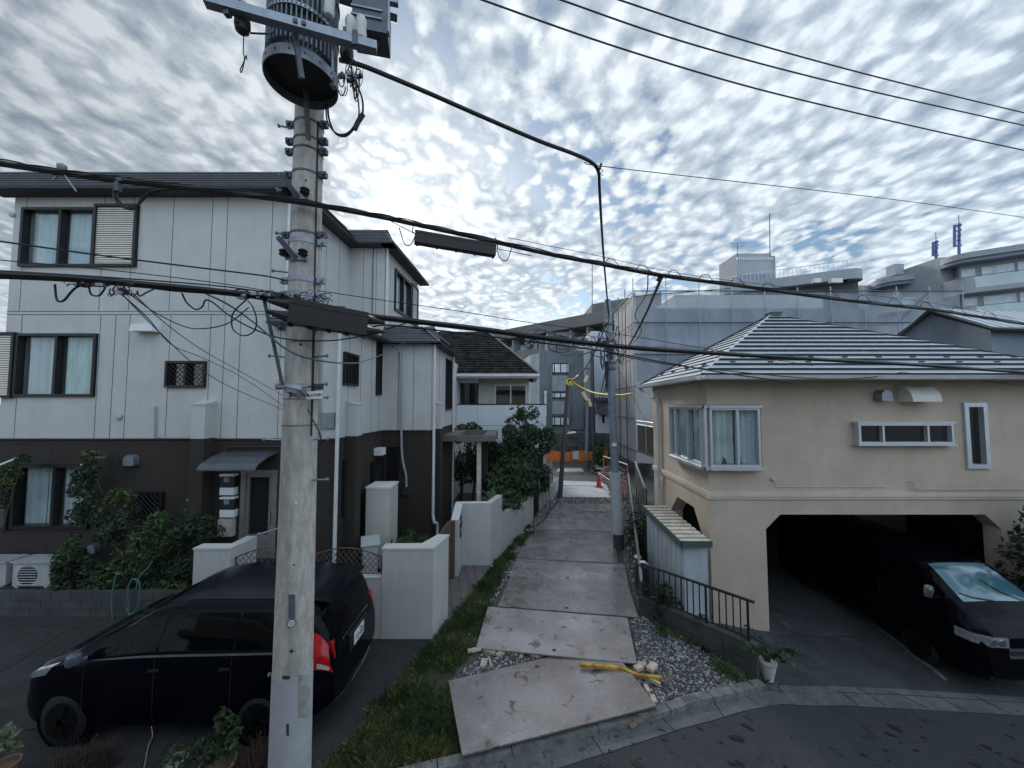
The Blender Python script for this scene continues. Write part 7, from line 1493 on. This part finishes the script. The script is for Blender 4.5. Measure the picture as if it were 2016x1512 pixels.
mb = MB(); p_ = at(1452, 508, 46); q = at(1452, 478, 46); mb.tube([p_, q], .04, 4)
for k in range(5): z = q.z - .25 * k - .1; mb.tube([(q.x - 1.0 + .1 * k, 46, z), (q.x + 1.0 - .1 * k, 46, z + .12)], .025, 4)
mb.build('tv_antenna', m_steeld, tt)
fbk, a, b = flat_box('apartment_building', 'low far building with curved roof edge and roof railing right of the tower', 'building', 1518, 1690, 560, 0, 44, 10, m_far)
c0_ = at(1425, 575, 44); c1__ = at(1672, 545, 38.5); Fk = Fr((c0_.x, c0_.y), (c1__.x, c1__.y)); zk = c1__.z; mb = MB(); mb.fbox(Fk, 0, Fk.L, zk - .2, zk + .9, -6, 0); mb.lathe(Fk.P(Fk.L, 0, -1.4) + Vector((0, 0, zk)), [(1.4, -.2), (1.4, .9)], 24); mb.build('roof_edge', m_far, fbk)
mb = MB(); 
for k in range(30): u = Fk.L * k / 29; mb.tube([Fk.P(u, zk + .9, -.3), Fk.P(u, zk + 1.9, -.3)], .025, 4)
mb.tube([Fk.P(0, zk + 1.9, -.3), Fk.P(Fk.L, zk + 1.9, -.3)], .04, 4); mb.build('roof_railing', m_white, fbk)
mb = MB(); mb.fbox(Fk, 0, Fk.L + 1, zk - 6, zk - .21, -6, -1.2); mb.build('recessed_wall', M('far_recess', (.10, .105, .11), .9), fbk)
for px_i in (1607, 1645): mb = MB(); c = at(px_i, 553, 38.2); mb.cbox(c, (1.2 if px_i > 1620 else .7, .4, .45)); mb.build('roof_ac', m_white, fbk)
# curved balcony mansion, stepped
def mansion(lab, xl_, yl, xr_, yr, Yl, Yr, nfl, zfl=3.1, windows=(), seed=0):
    a, b = at(xl_, yl, Yl), at(xr_, yr, Yr); F = Fr((a.x, a.y), (b.x, b.y)); z = (a.z + b.z) / 2; t = thing('apartment_building', lab, 'building', ((a.x + b.x) / 2, a.y, 0)); d = F.u; R_ = 1.7
    mb = MB(); mb.fbox(F, 1.2, F.L, 0, z - .05, -9, -1.3); mb.build('wall', m_far, t)
    def slab(mb, z0, z1, t1, R0):
        prof = [F.P(F.L, 0, t1), F.P(R0, 0, t1)] + [F.P(R0 - R0 * math.sin(q), 0, t1 - R0 + R0 * math.cos(q)) for q in [math.pi / 2 * k / 10 for k in range(1, 11)]] + [F.P(0, 0, -4), F.P(F.L, 0, -4)]
        mb.prism([(p_.x, p_.y) for p_ in prof][::-1], z0, z1)
        return prof
    mb = MB(); slab(mb, z - .55, z, .25, R_); mb.build('cornice', m_far, t); mb = MB(); slab(mb, z - .9, z - .56, .05, R_); mb.build('soffit_band', m_far2, t)
    for k in range(nfl):
        zf = z - .9 - 2.9 * (k + 1) + .3; mb = MB(); pr__ = slab(mb, zf - .45, zf, 0., R_); mb.build('balcony_slab', m_far, t)
        mb = MB()
        for i in range(1, 12): p_, q = pr__[i], pr__[i + 1] if i + 1 < len(pr__) - 1 else pr__[i]; mb.add([(p_.x, p_.y, zf), (q.x, q.y, zf), (q.x, q.y, zf + 1.1), (p_.x, p_.y, zf + 1.1)], [(0, 1, 2, 3)])
        mb.build('solid_parapet', m_far, t); mb = MB(); mb.fbox(F, R_ + .1, F.L, zf, zf + 1.05, -.06, -.02); mb.build('glass_parapet', M('balcony_glass', (.50, .60, .62), .15, .1, 1), t)
        mb = MB(); mb.tube([F.P(.3, zf + 1.15, -.04), F.P(F.L, zf + 1.15, -.04)], .04, 5); mb.build('handrail', m_steel, t)
        Fw = Fr(F.P(0, 0, -1.28).xy, F.P(F.L, 0, -1.28).xy)
        for u0, u1 in windows: simple_win(t, Fw, (u0, u1, zf + .1, zf + 2.2), m_white, fw=.09)
    return t, F, z
tm, Fm, zm = mansion('pale apartment block with curved balconies at the right edge', 1862, 508, 2060, 470, 36, 32.5, 3, windows=((1.3, 2.2), (2.6, 4.6), (4.8, 6.2)))
mb = MB(); a = at(1845, 512, 37.5); b = at(1875, 512, 37.5); mb.box((a.x, 37.3, 0), (b.x, 44, a.z + .2)); mb.build('stair_block', m_far, tm)
tm2, Fm2, zm2 = mansion('lower stepped pale block with curved roof edge left of the right hand apartments', 1732, 553, 1868, 528, 41, 38.8, 2, windows=((1.6, 3.0), (3.6, 5.4)))
mb = MB(); a = at(1680, 562, 43); b = at(1742, 552, 42.6); mb.box((a.x, 43, 0), (b.x, 48, a.z)); mb.build('end_block', m_far, tm2)
p_ = at(1762, 533, 41); mb = MB(); mb.cbox(p_, (1.0, 1, 1.2)); mb.build('roof_box', m_far, tm2)
m_ant = M('antenna_blue', (.10, .12, .30), .5)
def antenna(lab, x, y0, y1, Y, x2):
    t = thing('cell_antenna', lab, 'antenna', at(x, y1, Y)); a, b = at(x, y1, Y), at(x, y0, Y); mb = MB(); mb.tube([a, b], .12, 8); mb.tube([b, b + Vector((0, 0, .9))], .03, 5); mb.build('mast', m_ant, t)
    c, d = at(x2, y1 - 2, Y), at(x2, y0 + 3, Y); mb = MB(); mb.tube([c.lerp(d, .25), d], .12, 8); mb.build('panel', m_ant, t); mb = MB()
    for k in range(5): q = a.lerp(b, .3 + .16 * k); mb.cbox(q, (.35, .2, .15), .5 * k); mb.tube([q, c.lerp(d, .3 + .16 * k)], .03, 4); mb.build('bracket', m_ant, t); mb = MB()
antenna('tall blue cell antenna on the right hand apartment roof', 1888, 440, 502, 36.5, 1879); antenna('shorter blue cell antenna on the lower stepped roof', 1843, 474, 515, 38.5, 1837)
# right neighbour house
nh = thing('house', 'grey blue gabled house with pale striped metal roof behind the beige house', 'house', (11, 12.5, 0)); Yn = 12.6
g0, g1, gp = at(1752, 662, Yn + 3), at(1950, 645, Yn), at(1826, 613, Yn + 1.9); ze = g1.z - .1
Fn = Fr((g0.x, g0.y), (g1.x, g1.y)); mb = MB(); mb.add([(g0.x, g0.y, 0), (g1.x, g1.y, 0), (g1.x, g1.y, ze), (gp.x, gp.y - .02, gp.z - .1), (g0.x, g0.y, ze - .1)], [(0, 1, 2, 3, 4)]); mb.quad((g1.x, g1.y, 0), (g1.x + 9, g1.y + 1.2, 0), (g1.x + 9, g1.y + 1.2, ze), (g1.x, g1.y, ze)); mb.build('wall', M('wall_blue_grey', (.19, .225, .27), .9, .08, 1, .3, 80), nh)
mb = MB(); E0, E1 = Vector((g1.x - .35, g1.y - .35, ze)), Vector((g1.x + 9, g1.y + .6, ze)); T0, T1 = Vector((gp.x - .3, gp.y - .3, gp.z)), Vector((gp.x + 9, gp.y + .9, gp.z)); n = 22
for k in range(n): a, b = k / n, (k + .8) / n; mb.quad(E0.lerp(E1, a) + Vector((0, 0, .05)), E0.lerp(E1, b) + Vector((0, 0, .05)), T0.lerp(T1, b) + Vector((0, 0, .05)), T0.lerp(T1, a) + Vector((0, 0, .05)), 0)
mb.add([E0, E1, T1, T0], [(0, 1, 2, 3)], 1); mb.add([T0, T1, Vector((g0.x + 9, g0.y + 1, ze - .1)), Vector((g0.x - .3, g0.y + .1, ze - .1))], [(0, 1, 2, 3)], 1); mb.build('roof', [m_rwhite, m_roofd], nh)
mb = MB(); mb.tube([Vector((g0.x - .2, g0.y, ze - .12)), T0], .06, 4); mb.tube([T0, E0], .05, 4); mb.tube([E0, E1], .06, 4); mb.tube([T0, T1], .05, 4); mb.build('verge_trim', m_roofd, nh)
# netted building under repair
YS = 20.; sx = at(1246, 573, YS).x; zS = at(1300, 573, YS).z; xE = at(1895, 573, YS).x; sxb = sx + tv * 5
nb = thing('apartment_building', 'dark low building seen through the grey construction netting', 'building', (sx + 6, YS + 1.3, 0)); zi = at(1400, 607, YS + 1.3).z
mb = MB(); mb.box((sx + 1.2, YS + 1.3, 0), (xE - 3.5, YS + 9, zi)); mb.build('wall', M('inner_grey', (.13, .155, .20), .9, .25, .6), nb); mb = MB(); mb.prism([(sx + 3.2, YS + 2), (xE - 6, YS + 2), (xE - 6, YS + 7), (sx + 3.2, YS + 7)], zi, zi + 1.0); mb.build('upper_storey', M('inner_pale', (.36, .38, .38), .9, .15, .6), nb)
for k in range(4): mb = MB(); mb.box((sx + 2 + 3.1 * k, YS + 1.27, 4.5), (sx + 3.6 + 3.1 * k, YS + 1.299, 6.8)); mb.build('window', m_dark, nb)
for k in range(3): mb = MB(); mb.box((sx + 1.1, YS + 1.15, 1.5 + 3 * k), (xE - 3.4, YS + 1.28, 1.9 + 3 * k)); mb.build('ledge', m_far2, nb)
scf = thing('scaffold', 'tube scaffold wrapped in grey construction netting around the building', 'scaffold', (sx, YS, 0))
xs_ = [sx + (xE - sx) * k / 10 for k in range(11)]; ys_ = [YS + 5 * k / 3 for k in range(4)]
for x in xs_: mb = MB(); mb.tube([(x, YS, 0), (x, YS, zS + (.7 if xs_.index(x) < 3 else .25))], .028, 6); mb.build('standard', m_steel, scf)
for y in ys_[1:]: mb = MB(); mb.tube([(sx + tv * (y - YS), y, 0), (sx + tv * (y - YS), y, zS + .6)], .03, 6); mb.build('standard', m_steeld, scf)
for k in range(6): z = zS - 1.75 * k; mb = MB(); mb.tube([(sx, YS, z), (xE, YS, z)], .035, 5); mb.tube([(sx, YS, z), (sxb, YS + 5, z)], .03, 5); mb.build('ledger', m_steeld, scf)
mb = MB(); mb.tube([(sx, YS, zS - .3), (xs_[3], YS, zS + .15)], .024, 5); mb.tube([(xs_[8], YS, zS - 1.75), (xs_[9], YS, zS)], .024, 5); mb.build('brace', m_steeld, scf)
net = sheet_mat('netting_grey', (.42, .47, .53), .46, 1.2); net2 = sheet_mat('netting_pale', (.40, .40, .39), .84, 1.5)
def netpanel(p0, p1, z0, z1, mat, wr, nx=34, nz=24, seed=0, parent=scf):
    mb = MB(); F = Fr(p0, p1); v = []
    for j in range(nz + 1):
        for i in range(nx + 1):
            u = F.L * i / nx; z = z0 + (z1 - z0) * j / nz; w = wr * (mnoise.noise(Vector((u * 1.3 + seed, z * .35, 0))) + .5 * mnoise.noise(Vector((u * 3.4 + seed, z * .8, 3)))) * math.sin(math.pi * min(1, max(0, (i / nx) * 1.)) ) ** .3
            v.append(F.P(u, z, -.14 + w * .7))
    mb.add(v, [(j * (nx + 1) + i, j * (nx + 1) + i + 1, (j + 1) * (nx + 1) + i + 1, (j + 1) * (nx + 1) + i) for j in range(nz) for i in range(nx)]); mb.build('netting', mat, parent, smooth=True)
for k in range(10):
    for (z0, z1) in ((1.0, zS - 3.5), (zS - 3.49, zS - .02 if k > 1 else zS - .02)): netpanel((xs_[k], YS), (xs_[k + 1], YS), z0, z1, net, .10, 10, 12, k * 3)
for k in range(3): netpanel((sx + tv * (ys_[k + 1] - YS), ys_[k + 1]), (sx + tv * (ys_[k] - YS), ys_[k]), .9, zS - .02, net2, .16, 18, 30, k * 5 + 50)
netpanel((sx - .05, YS - .15), (sx + 3, YS - .6), 1.0, 5.4, net2, .25, 26, 30, 99)
# ================================================================== VEHICLES
def make_car(root, st, L, mats, wins, res=90):
    xs = np.array(st['x']) ; X = np.linspace(0, L, res)
    S = {}
    for k in ('zb', 'zs', 'zt', 'wl', 'wb', 'wr'):
        a = np.interp(X, xs, st[k]); b = a.copy()
        for _ in range(3): b[1:-1] = (b[:-2] + 2 * b[1:-1] + b[2:]) / 4
        S[k] = b
    def sec(i):
        q = {k: float(np.interp(i, np.arange(res), S[k])) for k in S}
        h_ = q['zt'] - q['zs']
        return [(q['wl'] * .80, q['zb']), (q['wl'] * .97, q['zb'] + .06), (q['wl'], q['zb'] + .22), (q['wb'] * 1.0, (q['zb'] + q['zs']) / 2 + .1), (q['wb'] * .985, q['zs']), (q['wr'] + (q['wb'] - q['wr']) * .12, q['zs'] + h_ * .82 ), (q['wr'] * .93, q['zt'] - .035 * min(1, h_ / .3)), (q['wr'] * .55, q['zt'] - .008), (0, q['zt'])]
    NV = 8
    def S_(u, v, side, off=0.):
        def P_(u, v):
            i = u * (res - 1); s_ = sec(i); k = min(int(v), NV - 1); f = v - k; y = s_[k][0] * (1 - f) + s_[k + 1][0] * f; z = s_[k][1] * (1 - f) + s_[k + 1][1] * f; return Vector((u * L, side * y, z))
        p_ = P_(u, v)
        if off:
            e = .004; a = P_(min(1, u + e), v) - P_(max(0, u - e), v); b = P_(u, min(NV, v + .02)) - P_(u, max(0, v - .02)); n_ = a.cross(b)
            if n_.length > 1e-9:
                n_.normalize()
                if n_.dot(Vector((0, side, .25))) < 0 and v < NV - .5 or (v >= NV - .5 and n_.z < 0): n_ = -n_
                p_ += n_ * off
        return p_
    mb = MB(); nu = res; vv = list(range(NV + 1)); row = [(v, -1) for v in vv] + [(v, 1) for v in vv[::-1][1:]]; W_ = len(row)
    vs = [S_(i / (nu - 1), v, s) for i in range(nu) for v, s in row]; fs = [(i * W_ + k, i * W_ + k + 1, (i + 1) * W_ + k + 1, (i + 1) * W_ + k) for i in range(nu - 1) for k in range(W_ - 1)] + [tuple(range(W_)), tuple((nu - 1) * W_ + k for k in range(W_))[::-1]]
    fs += [(i * W_, (i + 1) * W_, (i + 1) * W_ + W_ - 1, i * W_ + W_ - 1) for i in range(nu - 1)]
    mb.add(vs, fs); body = mb.build('body', mats['paint'], root, smooth=True)
    def patch_(name, mat, u00, u01, u10, u11, v0, v1, sides=(-1, 1), off=.005, n=14, parent=root, m=8):
        for s in sides:
            mb = MB(); v = []
            for j in range(m + 1):
                for i in range(n + 1):
                    t = j / m; ua = u00 + (u10 - u00) * t; ub = u01 + (u11 - u01) * t; v.append(S_(ua + (ub - ua) * i / n, v0 + (v1 - v0) * t, s, off))
            mb.add(v, [(j * (n + 1) + i, j * (n + 1) + i + 1, (j + 1) * (n + 1) + i + 1, (j + 1) * (n + 1) + i) for j in range(m) for i in range(n)]); o = mb.build(name, mat, parent, smooth=True)
        return o
    def patch_top(name, mat, u0, u1, v0, off=.005, n=12, m=8, taper=0., parent=root):
        mb = MB(); v = []
        for i in range(n + 1):
            u = u0 + (u1 - u0) * i / n; vv0 = v0 + taper * (i / n if taper > 0 else (1 - i / n))
            for s, rng in ((-1, range(m + 1)), (1, range(m - 1, -1, -1))):
                for j in rng: v.append(S_(u, vv0 + (NV - vv0) * j / m, s, off))
        W2 = 2 * m + 1; mb.add(v, [(i * W2 + k, i * W2 + k + 1, (i + 1) * W2 + k + 1, (i + 1) * W2 + k) for i in range(n) for k in range(W2 - 1)]); return mb.build(name, mat, parent, smooth=True)
    return S_, patch_, patch_top
def wheels(root, xs, hw, r, w=.2):
    for x in xs:
        for s in (-1, 1):
            y = s * (hw - w / 2 + .01); mb = MB(); mb.lathe((x, y - w / 2 * 1, r), [(r * .8, 0), (r * .97, .02), (r, .05), (r, w - .05), (r * .97, w - .02), (r * .8, w)], 32, 'y'); wl = mb.build('wheel', m_black, root)
            mb = MB(); yo = y + s * (w / 2 + .004); mb.lathe((x, yo - .004, r), [(r * .66, 0), (r * .66, .008)], 24, 'y'); mb.build('rim', M('rim_dark', (.01, .01, .011), .4, metal=.5), wl)
            mb = MB()
            for k in range(5): a = 2 * math.pi * k / 5; mb.cbox((x + math.cos(a) * r * .33, yo + s * .01, r + math.sin(a) * r * .33), (r * .6, .02, .035), 0, 0, -a)
            mb.lathe((x, yo + s * .0, r), [(.04, -.02), (.04, .02)], 12, 'y'); mb.build('spokes', M('spoke_grey', (.012, .012, .013), .4, metal=.5), wl)
m_paint = bpy.data.materials.new('car_paint_black'); m_paint.use_nodes = True; _b = m_paint.node_tree.nodes['Principled BSDF']; _b.inputs['Base Color'].default_value = (.0025, .003, .006, 1); _b.inputs['Roughness'].default_value = .16; _b.inputs['Specular IOR Level'].default_value = .10; _b.inputs['Coat Weight'].default_value = .03; _b.inputs['Coat Roughness'].default_value = .05
m_cglass = bpy.data.materials.new('car_glass_dark'); m_cglass.use_nodes = True; _b = m_cglass.node_tree.nodes['Principled BSDF']; _b.inputs['Base Color'].default_value = (.002, .0025, .003, 1); _b.inputs['Roughness'].default_value = .03; _b.inputs['Specular IOR Level'].default_value = .12
m_trimk = M('trim_black', (.012, .012, .013), .5, .1); m_chrome = M('chrome', (.6, .62, .65), .12, .05, metal=1); m_tail = M('tail_red', (.42, .01, .015), .15, .15, 12); m_lamp = M('headlamp', (.55, .58, .62), .08, .3, 20, metal=.7); m_clear = M('lamp_clear', (.55, .55, .56), .1, .1, metal=.3)
# --- black minivan on the left
CL = 4.36; ym = 4.72 + .86; xf = -6.20
mv = thing('parked_car', 'black estate minivan parked behind the near pole in front of the grey house', 'car', (xf, ym, .01), 0, local=True)
mv.scale = (.905, 1, 1)
st = dict(x=[0, .10, .35, .75, .95, 1.75, 2.2, 3.3, 3.95, 4.12, 4.24, 4.36],
  zb=[.36, .26, .2, .2, .2, .2, .2, .2, .22, .26, .30, .38],
  zs=[.60, .76, .88, .97, 1.0, 1.04, 1.05, 1.07, 1.08, 1.06, 1.0, .82],
  zt=[.62, .80, .94, 1.07, 1.16, 1.56, 1.63, 1.635, 1.60, 1.50, 1.28, .94],
  wl=[.58, .76, .84, .86, .86, .865, .865, .865, .855, .83, .78, .70], wb=[.54, .74, .83, .86, .865, .87, .87, .87, .86, .83, .78, .68], wr=[.50, .66, .73, .74, .72, .67, .66, .66, .64, .63, .62, .60])
S_, pa, pt = make_car(mv, st, CL, dict(paint=m_paint), None)
pt('windshield', m_cglass, .195, .405, 6.1); pt('rear_window', m_cglass, .925, .968, 5.2, off=.006)
pt('roof_panel', M('car_roof', (.006, .008, .014), .25, 0), .43, .89, 6.25, off=.003)
for ua, ub, uc, ud in ((.245, .45, .37, .46), (.46, .69, .47, .69), (.70, .88, .70, .865)): pa('side_window', m_cglass, ua, ub, uc, ud, 4.15, 4.95)
pa('belt_trim', m_steeld, .26, .88, .26, .88, 4.03, 4.08, off=.007, n=30, m=2); pa('door_gap', m_trimk, .455, .458, .455, .458, 1.2, 4.0, n=1); pa('door_gap', m_trimk, .695, .698, .695, .698, 1.2, 4.0, n=1); pa('door_gap', m_trimk, .235, .238, .235, .238, 1.2, 3.9, n=1)
pa('sill_trim', m_chrome, .24, .80, .24, .80, .35, .5, off=.01, n=30, m=1)
pa('headlight', m_lamp, .02, .11, .045, .15, 3.7, 4.35); pa('tail_light', m_tail, .86, .995, .925, .975, 3.45, 4.6, off=.009); pa('tail_light_clear', m_clear, .955, .985, .955, .985, 3.5, 3.72, off=.010)
for u in (.44, .66): pa('door_handle', m_chrome if 0 else m_trimk, u, u + .035, u, u + .035, 3.55, 3.68, off=.02, n=6, m=2)
for s in (-1, 1):
    p_ = S_(.235, 4.15, s); mb = MB(); mb.lathe(p_ + Vector((-.02, s * .12, .07)), [(.02, -.07), (.07, -.05), (.085, 0), (.07, .05), (.02, .075)], 14); mb.tube([p_ + Vector((0, 0, .01)), p_ + Vector((-.02, s * .08, .03))], .03, 6); mb.build('door_mirror', M('mirror_cap', (.10, .12, .16), .15, .3), mv)
mb = MB(); c_ = [Vector((3.86, 0, 1.56)), Vector((4.12, 0, 1.50))]; mb.hexa([(3.90, -.56, 1.60), (4.22, -.54, 1.545), (4.22, .54, 1.545), (3.90, .56, 1.60), (3.90, -.54, 1.63), (4.24, -.52, 1.575), (4.24, .52, 1.575), (3.90, .54, 1.63)]); mb.build('rear_spoiler', m_paint, mv)
for s in (-1, 1):
    mb = MB(); mb.hexa([(4.31, s * .44, .98), (4.345, s * .66, .92), (4.27, s * .66, .92), (4.25, s * .44, .98), (4.27, s * .40, 1.10), (4.29, s * .68, 1.13), (4.2, s * .68, 1.13), (4.2, s * .40, 1.10)]); mb.build('hatch_lamp', m_tail, mv)
wheels(mv, (.78, 3.42), .86, .32)
for x in (.78, 3.42):
    for s in (-1, 1): mb = MB(); mb.lathe((x, s * .80 - .035, .33), [(.385, 0), (.385, .075)], 28, 'y'); mb.build('wheel_arch', m_paint, mv)
# rear face things : number plate, emblem, bumper reflector
def rear(x, y, z, rx=0.): return Matrix.Translation((x, y, z)) @ Matrix.Rotation(R(90), 4, 'Z') @ Matrix.Rotation(R(90), 4, 'X')
mb = MB(); mb.box((4.30, -.30, .74), (4.375, .30, .98)); mb.build('tailgate_recess', m_trimk, mv)
mb = MB(); mb.box((4.376, -.165, .77), (4.386, .165, .935)); npl = mb.build('number_plate', m_white, mv); text('12-68', .115, npl, rear(4.3875, .01, .838), m_black); text('500', .04, npl, rear(4.3875, .03, .91), m_black)
text('S', .09, mv, rear(4.30, .10, 1.05), m_chrome, .004, 'badge'); mb = MB(); mb.box((4.27, -.42, 1.0), (4.33, .42, 1.03)); mb.build('tailgate_garnish', m_chrome, mv)
mb = MB(); mb.tube(smooth_pts([(4.16, -.74, .37), (4.33, -.5, .345), (4.38, 0, .34), (4.33, .5, .345), (4.16, .74, .37)], 6), .016, 6); mb.build('bumper_trim', m_chrome, mv)
mb = MB(); mb.cbox((4.24, -.66, .45), (.02, .16, .06), R(35)); mb.cbox((4.24, .66, .45), (.02, .16, .06), R(-35)); mb.build('reflector', m_clear, mv)
mb = MB(); mb.lathe((4.20, -.50, 1.13), [(.03, 0), (.03, .012)], 12, 'x'); mb.build('round_sticker', m_white, mv)
# --- dark van in the garage
hz_ = h(8, 6.2); VX, VY = 8.36, 6.12
hv = thing('parked_van', 'black high roof van standing nose out in the beige garage', 'van', (VX, VY, hz_ + .01), R(90), local=True)
st = dict(x=[0, .06, .2, .34, .46, .98, 1.2, 3.0, 4.5, 4.66, 4.7], zb=[.36, .27, .22, .2, .2, .2, .2, .2, .22, .3, .4], zs=[.82, .92, 1.06, 1.17, 1.2, 1.22, 1.22, 1.22, 1.22, 1.16, 1.1],
  zt=[1.0, 1.10, 1.24, 1.32, 1.42, 1.76, 1.80, 1.86, 1.86, 1.8, 1.7], wl=[.70, .78, .83, .85, .85, .85, .85, .85, .85, .83, .8], wb=[.74, .80, .84, .86, .86, .85, .85, .85, .85, .83, .8], wr=[.58, .66, .73, .76, .76, .64, .63, .64, .68, .68, .68])
S_, pa, pt = make_car(hv, st, 4.7, dict(paint=m_paint), None)
m_ws = bpy.data.materials.new('windscreen_sky'); m_ws.use_nodes = True; _b = m_ws.node_tree.nodes['Principled BSDF']; _b.inputs['Base Color'].default_value = (.05, .15, .19, 1); _b.inputs['Roughness'].default_value = .12; _b.inputs['Specular IOR Level'].default_value = 1.; _b.inputs['IOR'].default_value = 1.9
pt('windshield', m_ws, .085, .215, 6.3)
for q in ((.15, .33, .21, .34), (.35, .62, .35, .62), (.64, .94, .64, .93)): pa('side_window', m_cglass, q[0], q[1], q[2], q[3], 4.15, 4.95)
pa('door_gap', m_trimk, .345, .348, .345, .348, 1., 4., n=1)
for s in (-1, 1):
    pl = [(-.03, .44), (-.01, .70), (.14, .84), (.34, .875), (.34, .80), (.10, .44)]; mb = MB(); mb.prism([(a, s * b) for a, b in (pl if s > 0 else pl[::-1])], .86, 1.00); hl_ = mb.build('headlight', m_lamp, hv)
    for yy in (.54, .66): mb = MB(); mb.lathe((-.035 + (yy - .54) * .12, s * yy, .93), [(.052, 0), (.045, .012)], 16, 'x'); mb.build('lamp_reflector', m_chrome, hl_)
mb = MB(); mb.box((-.012, -.42, .80), (.02, .42, .83)); mb.box((-.02, -.42, .69), (.02, .42, .715)); gr = mb.build('grille_bars', m_chrome, hv); mb = MB(); mb.box((-.008, -.42, .716), (.0, .42, .799)); mb.build('grille', m_trimk, gr)
mb = MB(); mb.lathe((-.02, 0, .90), [(.05, 0), (.05, .012)], 18, 'x'); mb.build('emblem', m_chrome, hv)
mb = MB(); mb.box((-.03, -.165, .40), (-.02, .165, .565)); nv = mb.build('number_plate', m_white, hv)
Mf = Matrix.Translation((-.032, 0, .46)) @ Matrix.Rotation(R(-90), 4, 'Z') @ Matrix.Rotation(R(90), 4, 'X')
text('41-12', .10, nv, Mf, m_black)
for s in (-1, 1):
    mb = MB(); mb.lathe((.03, s * .60, .42), [(.05, 0), (.05, .02)], 14, 'x'); mb.cbox((.04, s * .6, .42), (.03, .2, .12)); mb.build('fog_lamp', m_trimk, hv); mb = MB(); mb.lathe((.015, s * .60, .42), [(.028, 0), (.028, .02)], 12, 'x'); mb.build('fog_lens', m_chrome, hv)
    p_ = S_(.15, 4.3, s); mb = MB(); mb.lathe(p_ + Vector((-.06, s * .14, .12)), [(.03, -.11), (.075, -.09), (.085, 0), (.07, .09), (.03, .11)], 14); mb.tube([p_, p_ + Vector((-.04, s * .1, .05))], .02, 6); mb.build('door_mirror', m_chrome, hv)
wheels(hv, (.95, 3.6), .84, .33)
mb = MB(); pw = [S_(.10, v, s, .03) for s, v in ((-1, 6.6), (-1, 7.6), (1, 7.9))]; mb.tube([S_(.085, 7.7, 1, .02), S_(.095, 7.0, 1, .02), S_(.11, 6.5, 1, .02)], .008, 5); mb.tube([S_(.085, 7.0, -1, .02), S_(.11, 7.6, -1, .02), S_(.15, 7.9, -1, .02)], .008, 5); mb.build('wipers', m_trimk, hv)
for e in list(bpy.data.curves): bpy.data.curves.remove(e)
sc.cycles.max_bounces = 6; sc.cycles.transparent_max_bounces = 12
